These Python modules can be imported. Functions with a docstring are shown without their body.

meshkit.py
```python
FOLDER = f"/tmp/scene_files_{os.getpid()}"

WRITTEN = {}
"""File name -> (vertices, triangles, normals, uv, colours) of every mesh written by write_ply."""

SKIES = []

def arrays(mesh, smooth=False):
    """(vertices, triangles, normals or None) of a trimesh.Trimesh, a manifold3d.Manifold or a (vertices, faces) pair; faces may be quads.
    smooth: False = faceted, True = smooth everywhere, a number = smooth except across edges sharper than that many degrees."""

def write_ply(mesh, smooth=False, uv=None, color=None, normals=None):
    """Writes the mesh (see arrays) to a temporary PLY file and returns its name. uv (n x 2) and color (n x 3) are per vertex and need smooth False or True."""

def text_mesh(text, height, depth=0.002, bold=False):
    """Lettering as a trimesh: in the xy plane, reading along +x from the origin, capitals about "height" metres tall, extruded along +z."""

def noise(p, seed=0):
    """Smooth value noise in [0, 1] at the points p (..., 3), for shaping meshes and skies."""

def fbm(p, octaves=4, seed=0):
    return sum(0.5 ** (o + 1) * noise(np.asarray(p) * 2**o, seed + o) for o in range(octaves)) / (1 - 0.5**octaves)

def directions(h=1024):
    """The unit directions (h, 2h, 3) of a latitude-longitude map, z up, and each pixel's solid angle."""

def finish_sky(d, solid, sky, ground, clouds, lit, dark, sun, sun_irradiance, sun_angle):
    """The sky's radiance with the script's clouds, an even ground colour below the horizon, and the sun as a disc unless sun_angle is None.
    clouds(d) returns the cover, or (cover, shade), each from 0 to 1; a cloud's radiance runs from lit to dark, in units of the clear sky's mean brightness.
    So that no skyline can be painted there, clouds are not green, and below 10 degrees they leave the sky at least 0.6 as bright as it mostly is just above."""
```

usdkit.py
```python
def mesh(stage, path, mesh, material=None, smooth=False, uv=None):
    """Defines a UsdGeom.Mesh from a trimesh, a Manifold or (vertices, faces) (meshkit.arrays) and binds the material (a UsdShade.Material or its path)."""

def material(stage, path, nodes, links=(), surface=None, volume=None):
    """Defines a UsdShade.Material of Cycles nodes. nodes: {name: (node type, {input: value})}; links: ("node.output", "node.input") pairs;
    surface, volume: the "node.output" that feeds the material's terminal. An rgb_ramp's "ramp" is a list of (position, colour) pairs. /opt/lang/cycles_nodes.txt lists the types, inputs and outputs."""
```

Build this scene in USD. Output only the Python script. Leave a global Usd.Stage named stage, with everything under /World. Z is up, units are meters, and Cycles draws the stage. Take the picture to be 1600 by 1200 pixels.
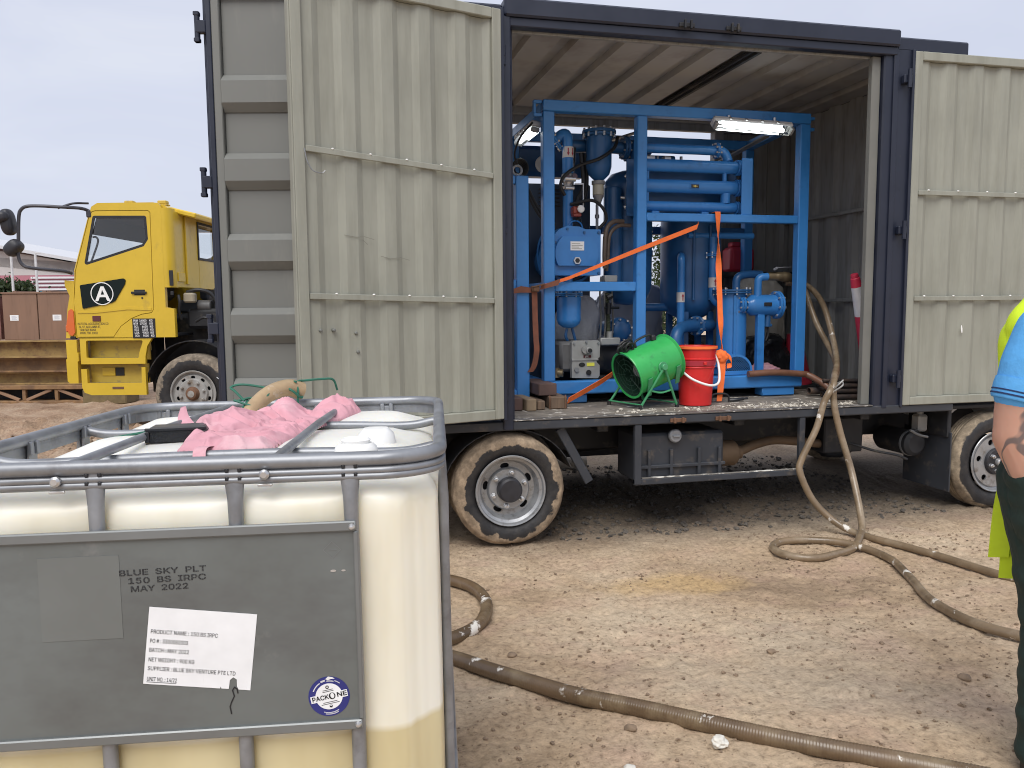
import math, random
import numpy as np, trimesh, shapely
from shapely.geometry import Polygon, Point, LineString, box as sbox
from shapely import affinity
import manifold3d as m3
import usdkit, meshkit
from pxr import Usd, UsdGeom, UsdLux, UsdShade, Gf, Sdf, Vt

stage = Usd.Stage.CreateInMemory()
UsdGeom.SetStageUpAxis(stage, UsdGeom.Tokens.z)
UsdGeom.SetStageMetersPerUnit(stage, 1.0)
UsdGeom.Xform.Define(stage, '/World')
rng = np.random.default_rng(7)

# ------------------------------------------------------------------ camera
YAW, PITCH, ROLL, EYE = .235, .097, -.008, (0., 0., 1.62)
fw = np.array([math.sin(YAW)*math.cos(PITCH), math.cos(YAW)*math.cos(PITCH), -math.sin(PITCH)])
rt = np.array([math.cos(YAW), -math.sin(YAW), 0.])
up = np.cross(rt, fw)
rt, up = math.cos(ROLL)*rt + math.sin(ROLL)*up, -math.sin(ROLL)*rt + math.cos(ROLL)*up
cam = UsdGeom.Camera.Define(stage, '/World/camera')
cam.AddTransformOp().Set(Gf.Matrix4d(*rt, 0, *up, 0, *(-fw), 0, *EYE, 1))
cam.CreateHorizontalApertureAttr(36.0)
cam.CreateVerticalApertureAttr(27.0)
cam.CreateFocalLengthAttr(36.0*1250/1600)
cam.CreateClippingRangeAttr(Gf.Vec2f(.05, 2000))
EXPOSURE = 0.95
cam.CreateExposureAttr(EXPOSURE)

# ------------------------------------------------------------------ sky and sun (overcast)
SUN_EL, SUN_AZ = math.radians(55), math.radians(205)      # azimuth = atan2(x, y) of the direction towards the sun
SKY_STRENGTH, SUN_INT, SUN_ANGLE = .10, .40, 40.
dome = UsdLux.DomeLight.Define(stage, '/World/sky')
sky_m = usdkit.material(stage, '/World/Looks/sky', {
    'tc': ('texture_coordinate', {}),
    'mp': ('mapping', {'scale': (1., 1., 2.6)}),
    'sky': ('sky_texture', {'sky_type': 'single_scattering', 'sun_disc': False, 'sun_elevation': SUN_EL, 'sun_rotation': SUN_AZ, 'altitude': 10., 'aerosol_density': 2.0}),
    'n': ('noise_texture', {'scale': 2.2, 'detail': 5., 'roughness': .55, 'distortion': .6}),
    'rc': ('rgb_ramp', {'ramp': [(0.30, (3.35, 3.55, 4.25)), (0.55, (3.65, 3.83, 4.50)), (0.75, (4.1, 4.25, 4.70))]}),
    'mix': ('mix', {'fac': .93}),
    'bg': ('background_shader', {'strength': SKY_STRENGTH}),
}, [('tc.generated', 'mp.vector'), ('mp.vector', 'n.vector'), ('n.fac', 'rc.fac'), ('sky.color', 'mix.color1'), ('rc.color', 'mix.color2'), ('mix.color', 'bg.color')], surface='bg.background')
UsdShade.MaterialBindingAPI.Apply(dome.GetPrim()).Bind(sky_m)
dome.GetPrim().SetCustomDataByKey('kind', 'structure')
sun = UsdLux.DistantLight.Define(stage, '/World/sun')
sun.CreateIntensityAttr(SUN_INT); sun.CreateAngleAttr(SUN_ANGLE); sun.CreateNormalizeAttr(True)
sun.CreateColorAttr(Gf.Vec3f(1., .97, .93))
sd = np.array([math.sin(SUN_AZ)*math.cos(SUN_EL), math.cos(SUN_AZ)*math.cos(SUN_EL), math.sin(SUN_EL)])
sx = np.cross([0, 0, 1.], sd); sx /= np.linalg.norm(sx); sy = np.cross(sd, sx)
sun.AddTransformOp().Set(Gf.Matrix4d(*sx, 0, *sy, 0, *sd, 0, 0, 0, 20, 1))

# ------------------------------------------------------------------ scene helpers
used = {}
def path_for(parent, name):
    base = parent + '/' + name
    n = used.get(base, 0); used[base] = n + 1
    return base if n == 0 else f'{base}_{n:03d}'

XF = {}
def rotz(a):
    c, s = math.cos(a), math.sin(a)
    return np.array([[c, -s, 0], [s, c, 0], [0, 0, 1.]])

def xform(path, loc=(0, 0, 0), rz=0., R=None):
    x = UsdGeom.Xform.Define(stage, path)
    M = np.eye(4); M[:3, :3] = rotz(rz) if R is None else R; M[:3, 3] = loc
    x.AddTransformOp().Set(Gf.Matrix4d(*M.T.ravel()))
    XF[path] = M
    return x.GetPrim()

def tag(p, label=None, cat=None, group=None, kind=None):
    for k, v in (('label', label), ('category', cat), ('group', group), ('kind', kind)):
        if v: p.SetCustomDataByKey(k, v)
    return p

def thing(name, label, cat, loc=(0, 0, 0), rz=0., group=None, R=None):
    p = path_for('/World', name)
    return tag(xform(p, loc, rz, R), label, cat, group)

def sub(parent, name, loc=(0, 0, 0), rz=0., R=None, label=None):
    return tag(xform(path_for(str(parent.GetPath()), name), loc, rz, R), label)

def part(parent, name, mb, material, smooth=35, world=False, label=None, kind=None):
    pp = str(parent.GetPath())
    v, f = mb.arrays() if isinstance(mb, MB) else mb
    v = np.array(v, float)
    if world:
        M = XF[pp]
        v = (v - M[:3, 3]) @ M[:3, :3]
    path = path_for(pp, name); XF[path] = XF[pp]
    g = usdkit.mesh(stage, path, (v, f), material, smooth=smooth)
    return tag(g.GetPrim(), label=label, kind=kind)

def solo(name, mb, material, label, cat, smooth=35, loc=None, group=None, kind=None):
    """A thing of one mesh, given in world coordinates; its own origin at loc (or the base centre)."""
    v, f = mb.arrays() if isinstance(mb, MB) else mb
    v = np.array(v, float)
    if loc is None:
        loc = np.array([*(v[:, :2].min(0) + v[:, :2].max(0))/2, v[:, 2].min()])
    g = usdkit.mesh(stage, path_for('/World', name), (v - loc, f), material, smooth=smooth)
    g.AddTranslateOp().Set(Gf.Vec3d(*map(float, loc)))
    return tag(g.GetPrim(), label, cat, group, kind)

# ------------------------------------------------------------------ mesh helpers
_corner = np.array([[a, b, c] for a in (-1, 1) for b in (-1, 1) for c in (-1, 1)], float)
def _unit_chamfer():
    p = []
    for c in _corner:
        for k in range(3):
            p.append((c, k))
    pts = np.array([c*np.where(np.arange(3) == k, 1., .8) for c, k in p])
    h = trimesh.convex.convex_hull(pts)
    idx = [int(np.argmin(np.linalg.norm(pts - q, axis=1))) for q in h.vertices]
    return p, np.array(idx)[h.faces]
_CH, _CHF = _unit_chamfer()
_BXF = np.array(trimesh.creation.box([2, 2, 2]).faces); _BXV = np.array(trimesh.creation.box([2, 2, 2]).vertices)

def frame_of(d):
    d = np.asarray(d, float); d = d/np.linalg.norm(d)
    a = np.cross(d, [0, 0, 1.] if abs(d[2]) < .9 else [1., 0, 0]); a /= np.linalg.norm(a)
    return a, np.cross(d, a), d

def spline(pts, n=8, closed=False):
    p = np.asarray(pts, float)
    if closed: p = np.vstack([p[-1], p, p[0], p[1]])
    else: p = np.vstack([2*p[0]-p[1], p, 2*p[-1]-p[-2]])
    out = []
    for i in range(1, len(p)-2):
        t = np.linspace(0, 1, n, endpoint=False)[:, None]
        a, b, c, d = p[i-1], p[i], p[i+1], p[i+2]
        out.append(.5*((2*b) + (c-a)*t + (2*a-5*b+4*c-d)*t*t + (3*b-a-3*c+d)*t**3))
    if not closed: out.append(p[-2][None])
    return np.vstack(out)

def resample(pts, step):
    p = np.asarray(pts, float); s = np.r_[0, np.cumsum(np.linalg.norm(np.diff(p, axis=0), axis=1))]
    k = max(2, int(s[-1]/step)+1); q = np.linspace(0, s[-1], k)
    return np.stack([np.interp(q, s, p[:, i]) for i in range(3)], 1)

class MB:
    def __init__(self): self.v, self.f, self.n = [], [], 0
    def add(self, v, f):
        v = np.asarray(v, float); f = np.asarray(f, int)
        if f.shape[1] == 4: f = np.vstack([f[:, [0, 1, 2]], f[:, [0, 2, 3]]])
        self.v.append(v); self.f.append(f + self.n); self.n += len(v); return self
    def tm(self, m): return self.add(m.vertices, m.faces)
    def man(self, m):
        q = m.to_mesh(); return self.add(q.vert_properties[:, :3], q.tri_verts)
    def arrays(self): return np.vstack(self.v), np.vstack(self.f)
    def bb(self, x0, x1, y0, y1, z0, z1, b=.004, R=None, T=None):
        c = np.array([(x0+x1)/2, (y0+y1)/2, (z0+z1)/2]); h = np.abs(np.array([x1-x0, y1-y0, z1-z0]))/2
        b = min(b, h.min()*.45)
        if b > 0:
            v = np.array([q*np.where(np.arange(3) == k, h, h-b) for q, k in _CH]); f = _CHF
        else: v, f = _BXV*h, _BXF
        v = v + c
        if R is not None: v = v @ np.asarray(R).T
        if T is not None: v = v + T
        return self.add(v, f)
    def bar(self, p0, p1, w, h, b=.004, upv=(0, 0, 1), ext=0.):
        """square bar from p0 to p1: w across, h along upv"""
        p0, p1 = np.asarray(p0, float), np.asarray(p1, float); d = p1-p0; L = np.linalg.norm(d); d /= L
        u = np.asarray(upv, float); u = u - d*(u@d)
        if np.linalg.norm(u) < 1e-6: u = np.array([0, 1., 0]) - d*d[1]
        u /= np.linalg.norm(u); s = np.cross(d, u)
        return self.bb(-w/2, w/2, -ext, L+ext, -h/2, h/2, b, np.stack([s, d, u], 1), p0)
    def cyl(self, p0, p1, r, n=16, r2=None, cap=True, bev=0.):
        p0, p1 = np.asarray(p0, float), np.asarray(p1, float); r2 = r if r2 is None else r2
        L = np.linalg.norm(p1-p0)
        pr = [(0, 0), (r-bev, 0), (r, bev), (r2, L-bev), (r2-bev, L), (0, L)] if bev else [(0, 0), (r, 0), (r2, L), (0, L)]
        if not cap: pr = [(r, 0), (r2, L)]
        return self.rev(pr, p0, p1-p0, n)
    def rev(self, prof, o=(0, 0, 0), axis=(0, 0, 1), n=24, a0=0., a1=2*math.pi, sharp=True):
        a, b, d = frame_of(axis); o = np.asarray(o, float)
        full = abs(a1-a0-2*math.pi) < 1e-6
        th = np.linspace(a0, a1, n, endpoint=False) if full else np.linspace(a0, a1, n)
        pr = np.asarray(prof, float); k = len(pr); N = len(th)
        v = o + (pr[:, 0][None, :, None]*(np.cos(th)[:, None, None]*a + np.sin(th)[:, None, None]*b) + pr[:, 1][None, :, None]*d)
        fs = []
        for i in range(N if full else N-1):
            j = (i+1) % N
            for q in range(k-1):
                A, B, C, D = i*k+q, j*k+q, j*k+q+1, i*k+q+1
                if pr[q, 0] > 1e-9: fs.append((A, B, C))
                if pr[q+1, 0] > 1e-9: fs.append((A, C, D))
        v = v.reshape(-1, 3); f = np.array(fs)
        return self.add(v, f)
    def tube(self, pts, r, n=10, closed=False, caps=True):
        p = np.asarray(pts, float); m = len(p); r = np.broadcast_to(r, (m,))
        t = np.roll(p, -1, 0)-np.roll(p, 1, 0) if closed else np.gradient(p, axis=0)
        t /= np.linalg.norm(t, axis=1, keepdims=True)+1e-12
        a, _, _ = frame_of(t[0]); A = []
        for i in range(m):
            a = a - t[i]*(a@t[i]); a /= np.linalg.norm(a); A.append(a)
        A = np.array(A); B = np.cross(t, A); th = np.arange(n)*2*math.pi/n
        v = p[:, None] + r[:, None, None]*(np.cos(th)[None, :, None]*A[:, None] + np.sin(th)[None, :, None]*B[:, None])
        v = v.reshape(-1, 3); K = m if closed else m-1
        i, j = np.meshgrid(np.arange(K), np.arange(n), indexing='ij')
        q = np.stack([i*n+j, i*n+(j+1) % n, ((i+1) % m)*n+(j+1) % n, ((i+1) % m)*n+j], -1).reshape(-1, 4)
        self.add(v, q)
        if caps and not closed:
            for e, s in ((0, -1), (m-1, 1)):
                c = np.vstack([v[e*n:(e+1)*n], p[e]])
                f = [(k, (k+1) % n, n) if s > 0 else ((k+1) % n, k, n) for k in range(n)]
                self.add(c, f)
        return self
    def poly(self, shape, depth, o=(0, 0, 0), ex=(1, 0, 0), ey=(0, 1, 0)):
        """shapely shape extruded along ex x ey, placed with its own axes ex, ey at o"""
        ex, ey = np.asarray(ex, float), np.asarray(ey, float); ez = np.cross(ex, ey)
        for g in getattr(shape, 'geoms', [shape]):
            if g.is_empty or g.area < 1e-9: continue
            m = trimesh.creation.extrude_polygon(g, depth, engine='earcut')
            self.add(np.asarray(o, float) + m.vertices @ np.stack([ex, ey, ez]), m.faces)
        return self
    def text(self, s, h, o, ex, ey, depth=.0006, bold=False, width=None):
        m = meshkit.text_mesh(s, h, depth, bold); v = np.array(m.vertices)
        if width: v[:, 0] *= width/np.ptp(v[:, 0])
        ex, ey = np.asarray(ex, float), np.asarray(ey, float)
        return self.add(np.asarray(o, float) + v @ np.stack([ex, ey, np.cross(ex, ey)]), m.faces)
    def ribbon(self, pts, w, side, t=.003):
        p = np.asarray(pts, float); s = np.broadcast_to(np.asarray(side, float), p.shape)
        tt = np.gradient(p, axis=0); s = s/np.linalg.norm(s, axis=1, keepdims=True)
        nn = np.cross(tt, s); nn /= np.linalg.norm(nn, axis=1, keepdims=True)+1e-12
        w = np.broadcast_to(w, (len(p),))[:, None]
        c = np.stack([p-s*w/2-nn*t/2, p+s*w/2-nn*t/2, p+s*w/2+nn*t/2, p-s*w/2+nn*t/2], 1).reshape(-1, 3)
        fs = []
        for i in range(len(p)-1):
            for k in range(4):
                fs.append((i*4+k, i*4+(k+1) % 4, (i+1)*4+(k+1) % 4, (i+1)*4+k))
        fs += [(3, 2, 1, 0), tuple((len(p)-1)*4+k for k in range(4))]
        return self.add(c, fs)

def corrug(u0, u1, pitch, depth, flat=.45, t=.004, phase=0.):
    """trapezoid corrugation profile as a shapely polygon in (u, w)"""
    top, u = [], u0 - pitch*2 + phase
    s = pitch*(1-flat-.3)/2
    while u < u1 + pitch:
        for du, w in ((0, 0), (pitch*flat, 0), (pitch*flat+s, depth), (pitch*flat+s+pitch*.3, depth)): top.append((u+du, w))
        u += pitch
    x, w = np.array(top).T
    keep = (x > u0) & (x < u1)
    pts = [(u0, float(np.interp(u0, x, w)))] + [(a, b) for a, b in zip(x[keep], w[keep])] + [(u1, float(np.interp(u1, x, w)))]
    return Polygon(pts + [(a, b-t) for a, b in pts[::-1]])

# ------------------------------------------------------------------ materials
def lin(*c):
    """sRGB 0..255 to linear"""
    return tuple(((x/255+.055)/1.055)**2.4 if x > 10 else x/255/12.92 for x in c)

def mat(name, col, rough=.5, metal=0., var=.12, vs=4., spots=(), bump=None, spec=.5, vmap=(1, 1, 1), extra=None, rvar=.1, world=False):
    """spots: (colour, noise scale, threshold, softness, mapping scale) laid over each other; bump: (scale, strength, distance)"""
    col = np.asarray(col, float)
    N = {'tc': ('texture_coordinate', {}), 'ge': ('geometry', {}), 'm0': ('mapping', {'scale': vmap}),
         'n0': ('noise_texture', {'scale': vs, 'detail': 6., 'roughness': .6}),
         'r0': ('rgb_ramp', {'ramp': [(.28, tuple(col*(1-var))), (.5, tuple(col)), (.72, tuple(np.minimum(col*(1+var), .95)))]}),
         'rr': ('map_range', {'from_min': .3, 'from_max': .7, 'to_min': max(.03, rough-rvar), 'to_max': min(1., rough+rvar)}),
         'p': ('principled_bsdf', {'metallic': metal, 'specular_ior_level': spec, **(extra or {})})}
    src = 'ge.position' if world else 'tc.object'
    L = [(src, 'm0.vector'), ('m0.vector', 'n0.vector'), ('n0.fac', 'r0.fac'), ('n0.fac', 'rr.value'), ('rr.result', 'p.roughness')]
    last = 'r0.color'
    for i, s in enumerate(spots):
        c, sc, th, so = s[:4]; mp = s[4] if len(s) > 4 else (1, 1, 1)
        N[f'sm{i}'] = ('mapping', {'scale': mp, 'location': (3.1*i+1.7, 1.3*i, .7)})
        N[f'sn{i}'] = ('noise_texture', {'scale': sc, 'detail': 7., 'roughness': .65})
        N[f'sr{i}'] = ('map_range', {'from_min': th-so, 'from_max': th+so, 'clamp': True})
        N[f'sx{i}'] = ('mix', {'color2': tuple(c)})
        L += [(src, f'sm{i}.vector'), (f'sm{i}.vector', f'sn{i}.vector'), (f'sn{i}.fac', f'sr{i}.value'), (f'sr{i}.result', f'sx{i}.fac'), (last, f'sx{i}.color1')]
        last = f'sx{i}.color'
    L.append((last, 'p.base_color'))
    if bump:
        N['bn'] = ('noise_texture', {'scale': bump[0], 'detail': 5., 'roughness': .6})
        N['bu'] = ('bump', {'strength': bump[1], 'distance': bump[2] if len(bump) > 2 else .01})
        L += [(src, 'bn.vector'), ('bn.fac', 'bu.height'), ('bu.normal', 'p.normal')]
    return usdkit.material(stage, '/World/Looks/'+name, N, L, surface='p.BSDF')

def plain(name, **kw):
    return usdkit.material(stage, '/World/Looks/'+name, {'p': ('principled_bsdf', kw)}, [], surface='p.BSDF')

DIRT = (.30, .235, .165)
M = {}
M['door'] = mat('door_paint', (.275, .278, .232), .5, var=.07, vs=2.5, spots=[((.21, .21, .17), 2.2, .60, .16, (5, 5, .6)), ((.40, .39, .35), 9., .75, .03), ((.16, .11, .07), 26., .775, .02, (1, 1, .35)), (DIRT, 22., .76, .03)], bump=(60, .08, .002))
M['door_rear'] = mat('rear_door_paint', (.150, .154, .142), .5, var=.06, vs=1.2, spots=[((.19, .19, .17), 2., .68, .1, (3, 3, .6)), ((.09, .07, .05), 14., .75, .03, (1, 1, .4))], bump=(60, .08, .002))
M['navy'] = mat('navy_paint', (.012, .016, .031), .42, var=.2, spots=[((.08, .07, .065), 12., .74, .05)], bump=(40, .06, .002))
M['chassis'] = mat('chassis_black', (.012, .013, .016), .6, var=.3, spots=[((.09, .075, .055), 7., .64, .1)])
M['frame_dark'] = mat('underframe_grey', (.030, .034, .042), .55, var=.2, spots=[((.12, .10, .08), 8., .66, .1)])
M['inner'] = mat('inner_wall', (.24, .245, .24), .55, var=.12, vs=2., spots=[((.16, .15, .14), 4., .6, .12, (5, 5, .6))])
M['ceil'] = mat('ceiling_sheet', (.32, .315, .305), .5, var=.14, vs=1.5, spots=[((.22, .20, .18), 3., .62, .12)])
M['floor'] = mat('deck_board', (.20, .175, .145), .75, var=.25, vs=3., spots=[((.08, .07, .06), 4., .58, .1), ((.62, .59, .53), 9., .62, .05)], bump=(50, .3, .004))
M['blue'] = mat('blue_paint', (.038, .195, .50), .33, var=.1, vs=3., spots=[((.028, .13, .34), 6., .68, .08)], bump=(90, .04, .001))
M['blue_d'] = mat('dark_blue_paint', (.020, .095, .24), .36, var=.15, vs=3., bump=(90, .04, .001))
M['cab'] = mat('electrical_cabinet_blue', (.022, .045, .085), .45, var=.12)
M['steel'] = mat('galvanised_steel', (.25, .26, .275), .46, .55, var=.22, vs=14., spots=[((.17, .17, .18), 10., .64, .08)])
M['bolt'] = mat('zinc_bolt', (.55, .55, .55), .35, .8, var=.1)
M['plate'] = mat('galvanised_plate', (.148, .163, .160), .42, .25, var=.13, vs=3., spots=[((.115, .12, .12), 2.2, .56, .1, (1, 1, 2)), ((.21, .215, .21), 5., .7, .06)], bump=(20, .05, .002), rvar=.14)
M['plate_edge'] = mat('plate_edge', (.18, .19, .19), .4, .4, var=.12)
M['white'] = mat('white_plastic', (.78, .78, .76), .35, var=.05)
M['paper'] = mat('paper', (.72, .73, .74), .7, var=.05, vs=20, spots=[((.45, .45, .45), 14., .72, .05, (4, 4, .4))])
M['ink'] = mat('black_ink', (.012, .012, .014), .6, var=.3, vs=200.)
M['stencil'] = mat('stencil_paint', (.018, .018, .02), .7, var=.4, vs=90.)
M['whiteink'] = plain('white_ink', base_color=(.7, .7, .7), roughness=.6)
M['rubber'] = mat('rubber', (.013, .013, .014), .7, var=.3, vs=12., spots=[((.10, .085, .065), 9., .62, .12)], bump=(70, .15, .002))
M['black'] = mat('black_plastic', (.014, .015, .018), .4, var=.2)
M['cable'] = mat('cable_rubber', (.01, .011, .013), .5, var=.2)
M['wheelgrey'] = mat('wheel_silver', (.33, .34, .35), .38, .55, var=.12, vs=9., spots=[((.14, .12, .10), 10., .62, .08)])
M['wheelwhite'] = mat('wheel_dusty', (.30, .295, .28), .7, 0., var=.15, vs=7., spots=[((.16, .12, .08), 5., .6, .1)])
M['rust'] = mat('rusty_steel', (.16, .085, .05), .8, .2, var=.3, vs=12.)
M['hub'] = mat('hub_black', (.03, .03, .035), .5, .3, var=.3, vs=20.)
M['yellow'] = mat('yellow_paint', (.60, .41, .032), .32, var=.07, vs=2., spots=[((.42, .29, .05), 5., .68, .08, (1, 1, .6))], bump=(30, .03, .002))
M['yellow_dull'] = mat('yellow_paint_scuffed', (.50, .35, .05), .5, var=.15, vs=5., spots=[((.25, .18, .08), 8., .64, .08)])
M['red'] = mat('red_plastic', (.60, .022, .022), .33, var=.08, vs=4., spots=[((.75, .55, .5), 9., .78, .02)])
M['redlid'] = mat('red_band', (.42, .03, .05), .45, var=.15)
M['green'] = mat('green_paint', (.035, .36, .085), .3, var=.1, vs=5., spots=[((.03, .16, .06), 7., .66, .07)], bump=(60, .04, .001))
M['greend'] = mat('green_leg', (.06, .30, .13), .4, var=.15)
M['fanin'] = mat('fan_inside', (.015, .05, .03), .5, var=.2)
M['orange'] = mat('orange_webbing', (.85, .17, .035), .75, var=.1, vs=30., bump=(300, .3, .001))
M['orange_old'] = mat('old_webbing', (.20, .075, .045), .8, var=.25, vs=12.)
M['wood'] = mat('dunnage_wood', (.15, .10, .065), .8, var=.3, vs=6., vmap=(8, 8, 1.), bump=(40, .4, .004))
M['woodp'] = mat('dunnage_wood_purple', (.10, .06, .05), .8, var=.3, vs=6., bump=(40, .4, .004))
M['wood_l'] = mat('dunnage_wood_light', (.22, .16, .10), .8, var=.3, vs=6., bump=(40, .4, .004))
M['ply'] = mat('plywood', (.21, .125, .085), .75, var=.14, vs=2., vmap=(3, 3, .6), spots=[((.15, .085, .055), 3., .62, .1, (3, 3, .4))], bump=(30, .1, .004))
M['beam'] = mat('yellow_steel_beam', (.30, .20, .075), .75, var=.25, vs=3., spots=[((.16, .085, .045), 4., .55, .1), ((.10, .08, .06), 9., .66, .06)])
M['beam2'] = mat('brown_steel_beam', (.24, .14, .065), .8, var=.25, vs=3., spots=[((.13, .075, .045), 4., .55, .1)])
M['lampw'] = mat('lamp_housing', (.55, .56, .57), .5, var=.08, spots=[((.35, .33, .3), 12., .66, .08)])
M['tube'] = usdkit.material(stage, '/World/Looks/lit_tube', {'e': ('emission', {'color': (.95, 1., 1.), 'strength': 2.2})}, [], surface='e.emission')
M['tubeoff'] = plain('lamp_tube', base_color=(.8, .82, .84), roughness=.25)
M['clear'] = usdkit.material(stage, '/World/Looks/clear_pane', {'f': ('fresnel', {'IOR': 1.5}), 't': ('transparent_bsdf', {'color': (.93, .95, .95)}), 'g': ('glossy_bsdf', {'roughness': .03, 'color': (1, 1, 1)}), 'm': ('mix_closure', {})},
    [('f.fac', 'm.fac'), ('t.BSDF', 'm.closure1'), ('g.BSDF', 'm.closure2')], surface='m.closure')
M['glass'] = usdkit.material(stage, '/World/Looks/tinted_pane', {'f': ('fresnel', {'IOR': 1.7}), 't': ('transparent_bsdf', {'color': (.90, .93, .93)}), 'g': ('glossy_bsdf', {'roughness': .02, 'color': (1, 1, 1)}), 'm': ('mix_closure', {})},
    [('f.fac', 'm.fac'), ('t.BSDF', 'm.closure1'), ('g.BSDF', 'm.closure2')], surface='m.closure')
M['amber'] = plain('amber_lens', base_color=(.62, .12, .02), roughness=.2, coat_weight=.5)
M['maroon'] = plain('reflector_maroon', base_color=(.10, .025, .03), roughness=.25)
M['mirror_b'] = mat('mirror_black', (.022, .022, .027), .45, var=.2)
M['armgrey'] = mat('mirror_arm', (.055, .055, .065), .45, .3, var=.15)
M['seat'] = mat('seat_grey', (.06, .065, .075), .8, var=.2)
M['pink'] = mat('pink_cloth', (.56, .285, .325), .9, var=.12, vs=8., spots=[((.64, .43, .45), 6., .62, .1)], bump=(120, .25, .003))
M['rope'] = mat('green_rope', (.025, .13, .085), .7, var=.2, vs=40.)
M['tusk'] = mat('tan_hose', (.38, .27, .15), .4, var=.25, vs=9., spots=[((.55, .48, .38), 12., .64, .06)])
M['hose'] = mat('clear_brown_hose', (.115, .076, .043), .30, var=.3, vs=5., spots=[((.20, .15, .09), 6., .60, .1), ((.70, .67, .61), 7., .625, .02)])
M['hose2'] = mat('tan_clear_hose', (.18, .13, .08), .30, var=.3, vs=5., spots=[((.28, .22, .15), 6., .58, .1), ((.70, .67, .61), 8., .63, .02)])
M['brownhose'] = mat('flat_brown_hose', (.16, .075, .045), .4, var=.3, vs=8.)
M['darkpipe'] = mat('dark_pipe', (.035, .03, .03), .55, var=.3, vs=8., spots=[((.12, .075, .05), 6., .6, .1)])
M['tarp'] = mat('grey_tarp', (.36, .37, .40), .5, var=.15, vs=4., bump=(14, .5, .02))
M['sack'] = mat('beige_sack', (.30, .285, .25), .8, var=.15, vs=4., bump=(20, .4, .02))
M['blackbag'] = mat('black_bag', (.008, .009, .011), .35, var=.2, bump=(14, .6, .02))
M['crimson'] = mat('crimson_plastic', (.35, .02, .04), .45, var=.15)
M['cone_r'] = mat('cone_red', (.52, .03, .07), .45, var=.1)
M['cone_w'] = mat('cone_white', (.62, .63, .65), .35, var=.12, vs=8.)
M['pump'] = mat('pump_casting', (.30, .30, .29), .55, .3, var=.12, vs=14., bump=(120, .1, .001))
M['pumpd'] = mat('pump_casting_dark', (.12, .12, .12), .6, .3, var=.15, vs=14.)
M['gold'] = mat('nameplate_black', (.02, .02, .02), .4, var=.1)
M['glassjar'] = mat('sight_glass', (.50, .47, .36), .2, var=.15)
M['tan'] = mat('transmitter_red', (.28, .05, .03), .45, var=.1)
M['brass'] = mat('dirty_brass', (.17, .13, .075), .45, .5, var=.3, vs=16.)
M['exh'] = mat('rusty_silencer', (.13, .085, .05), .7, .3, var=.25, vs=8.)
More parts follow.
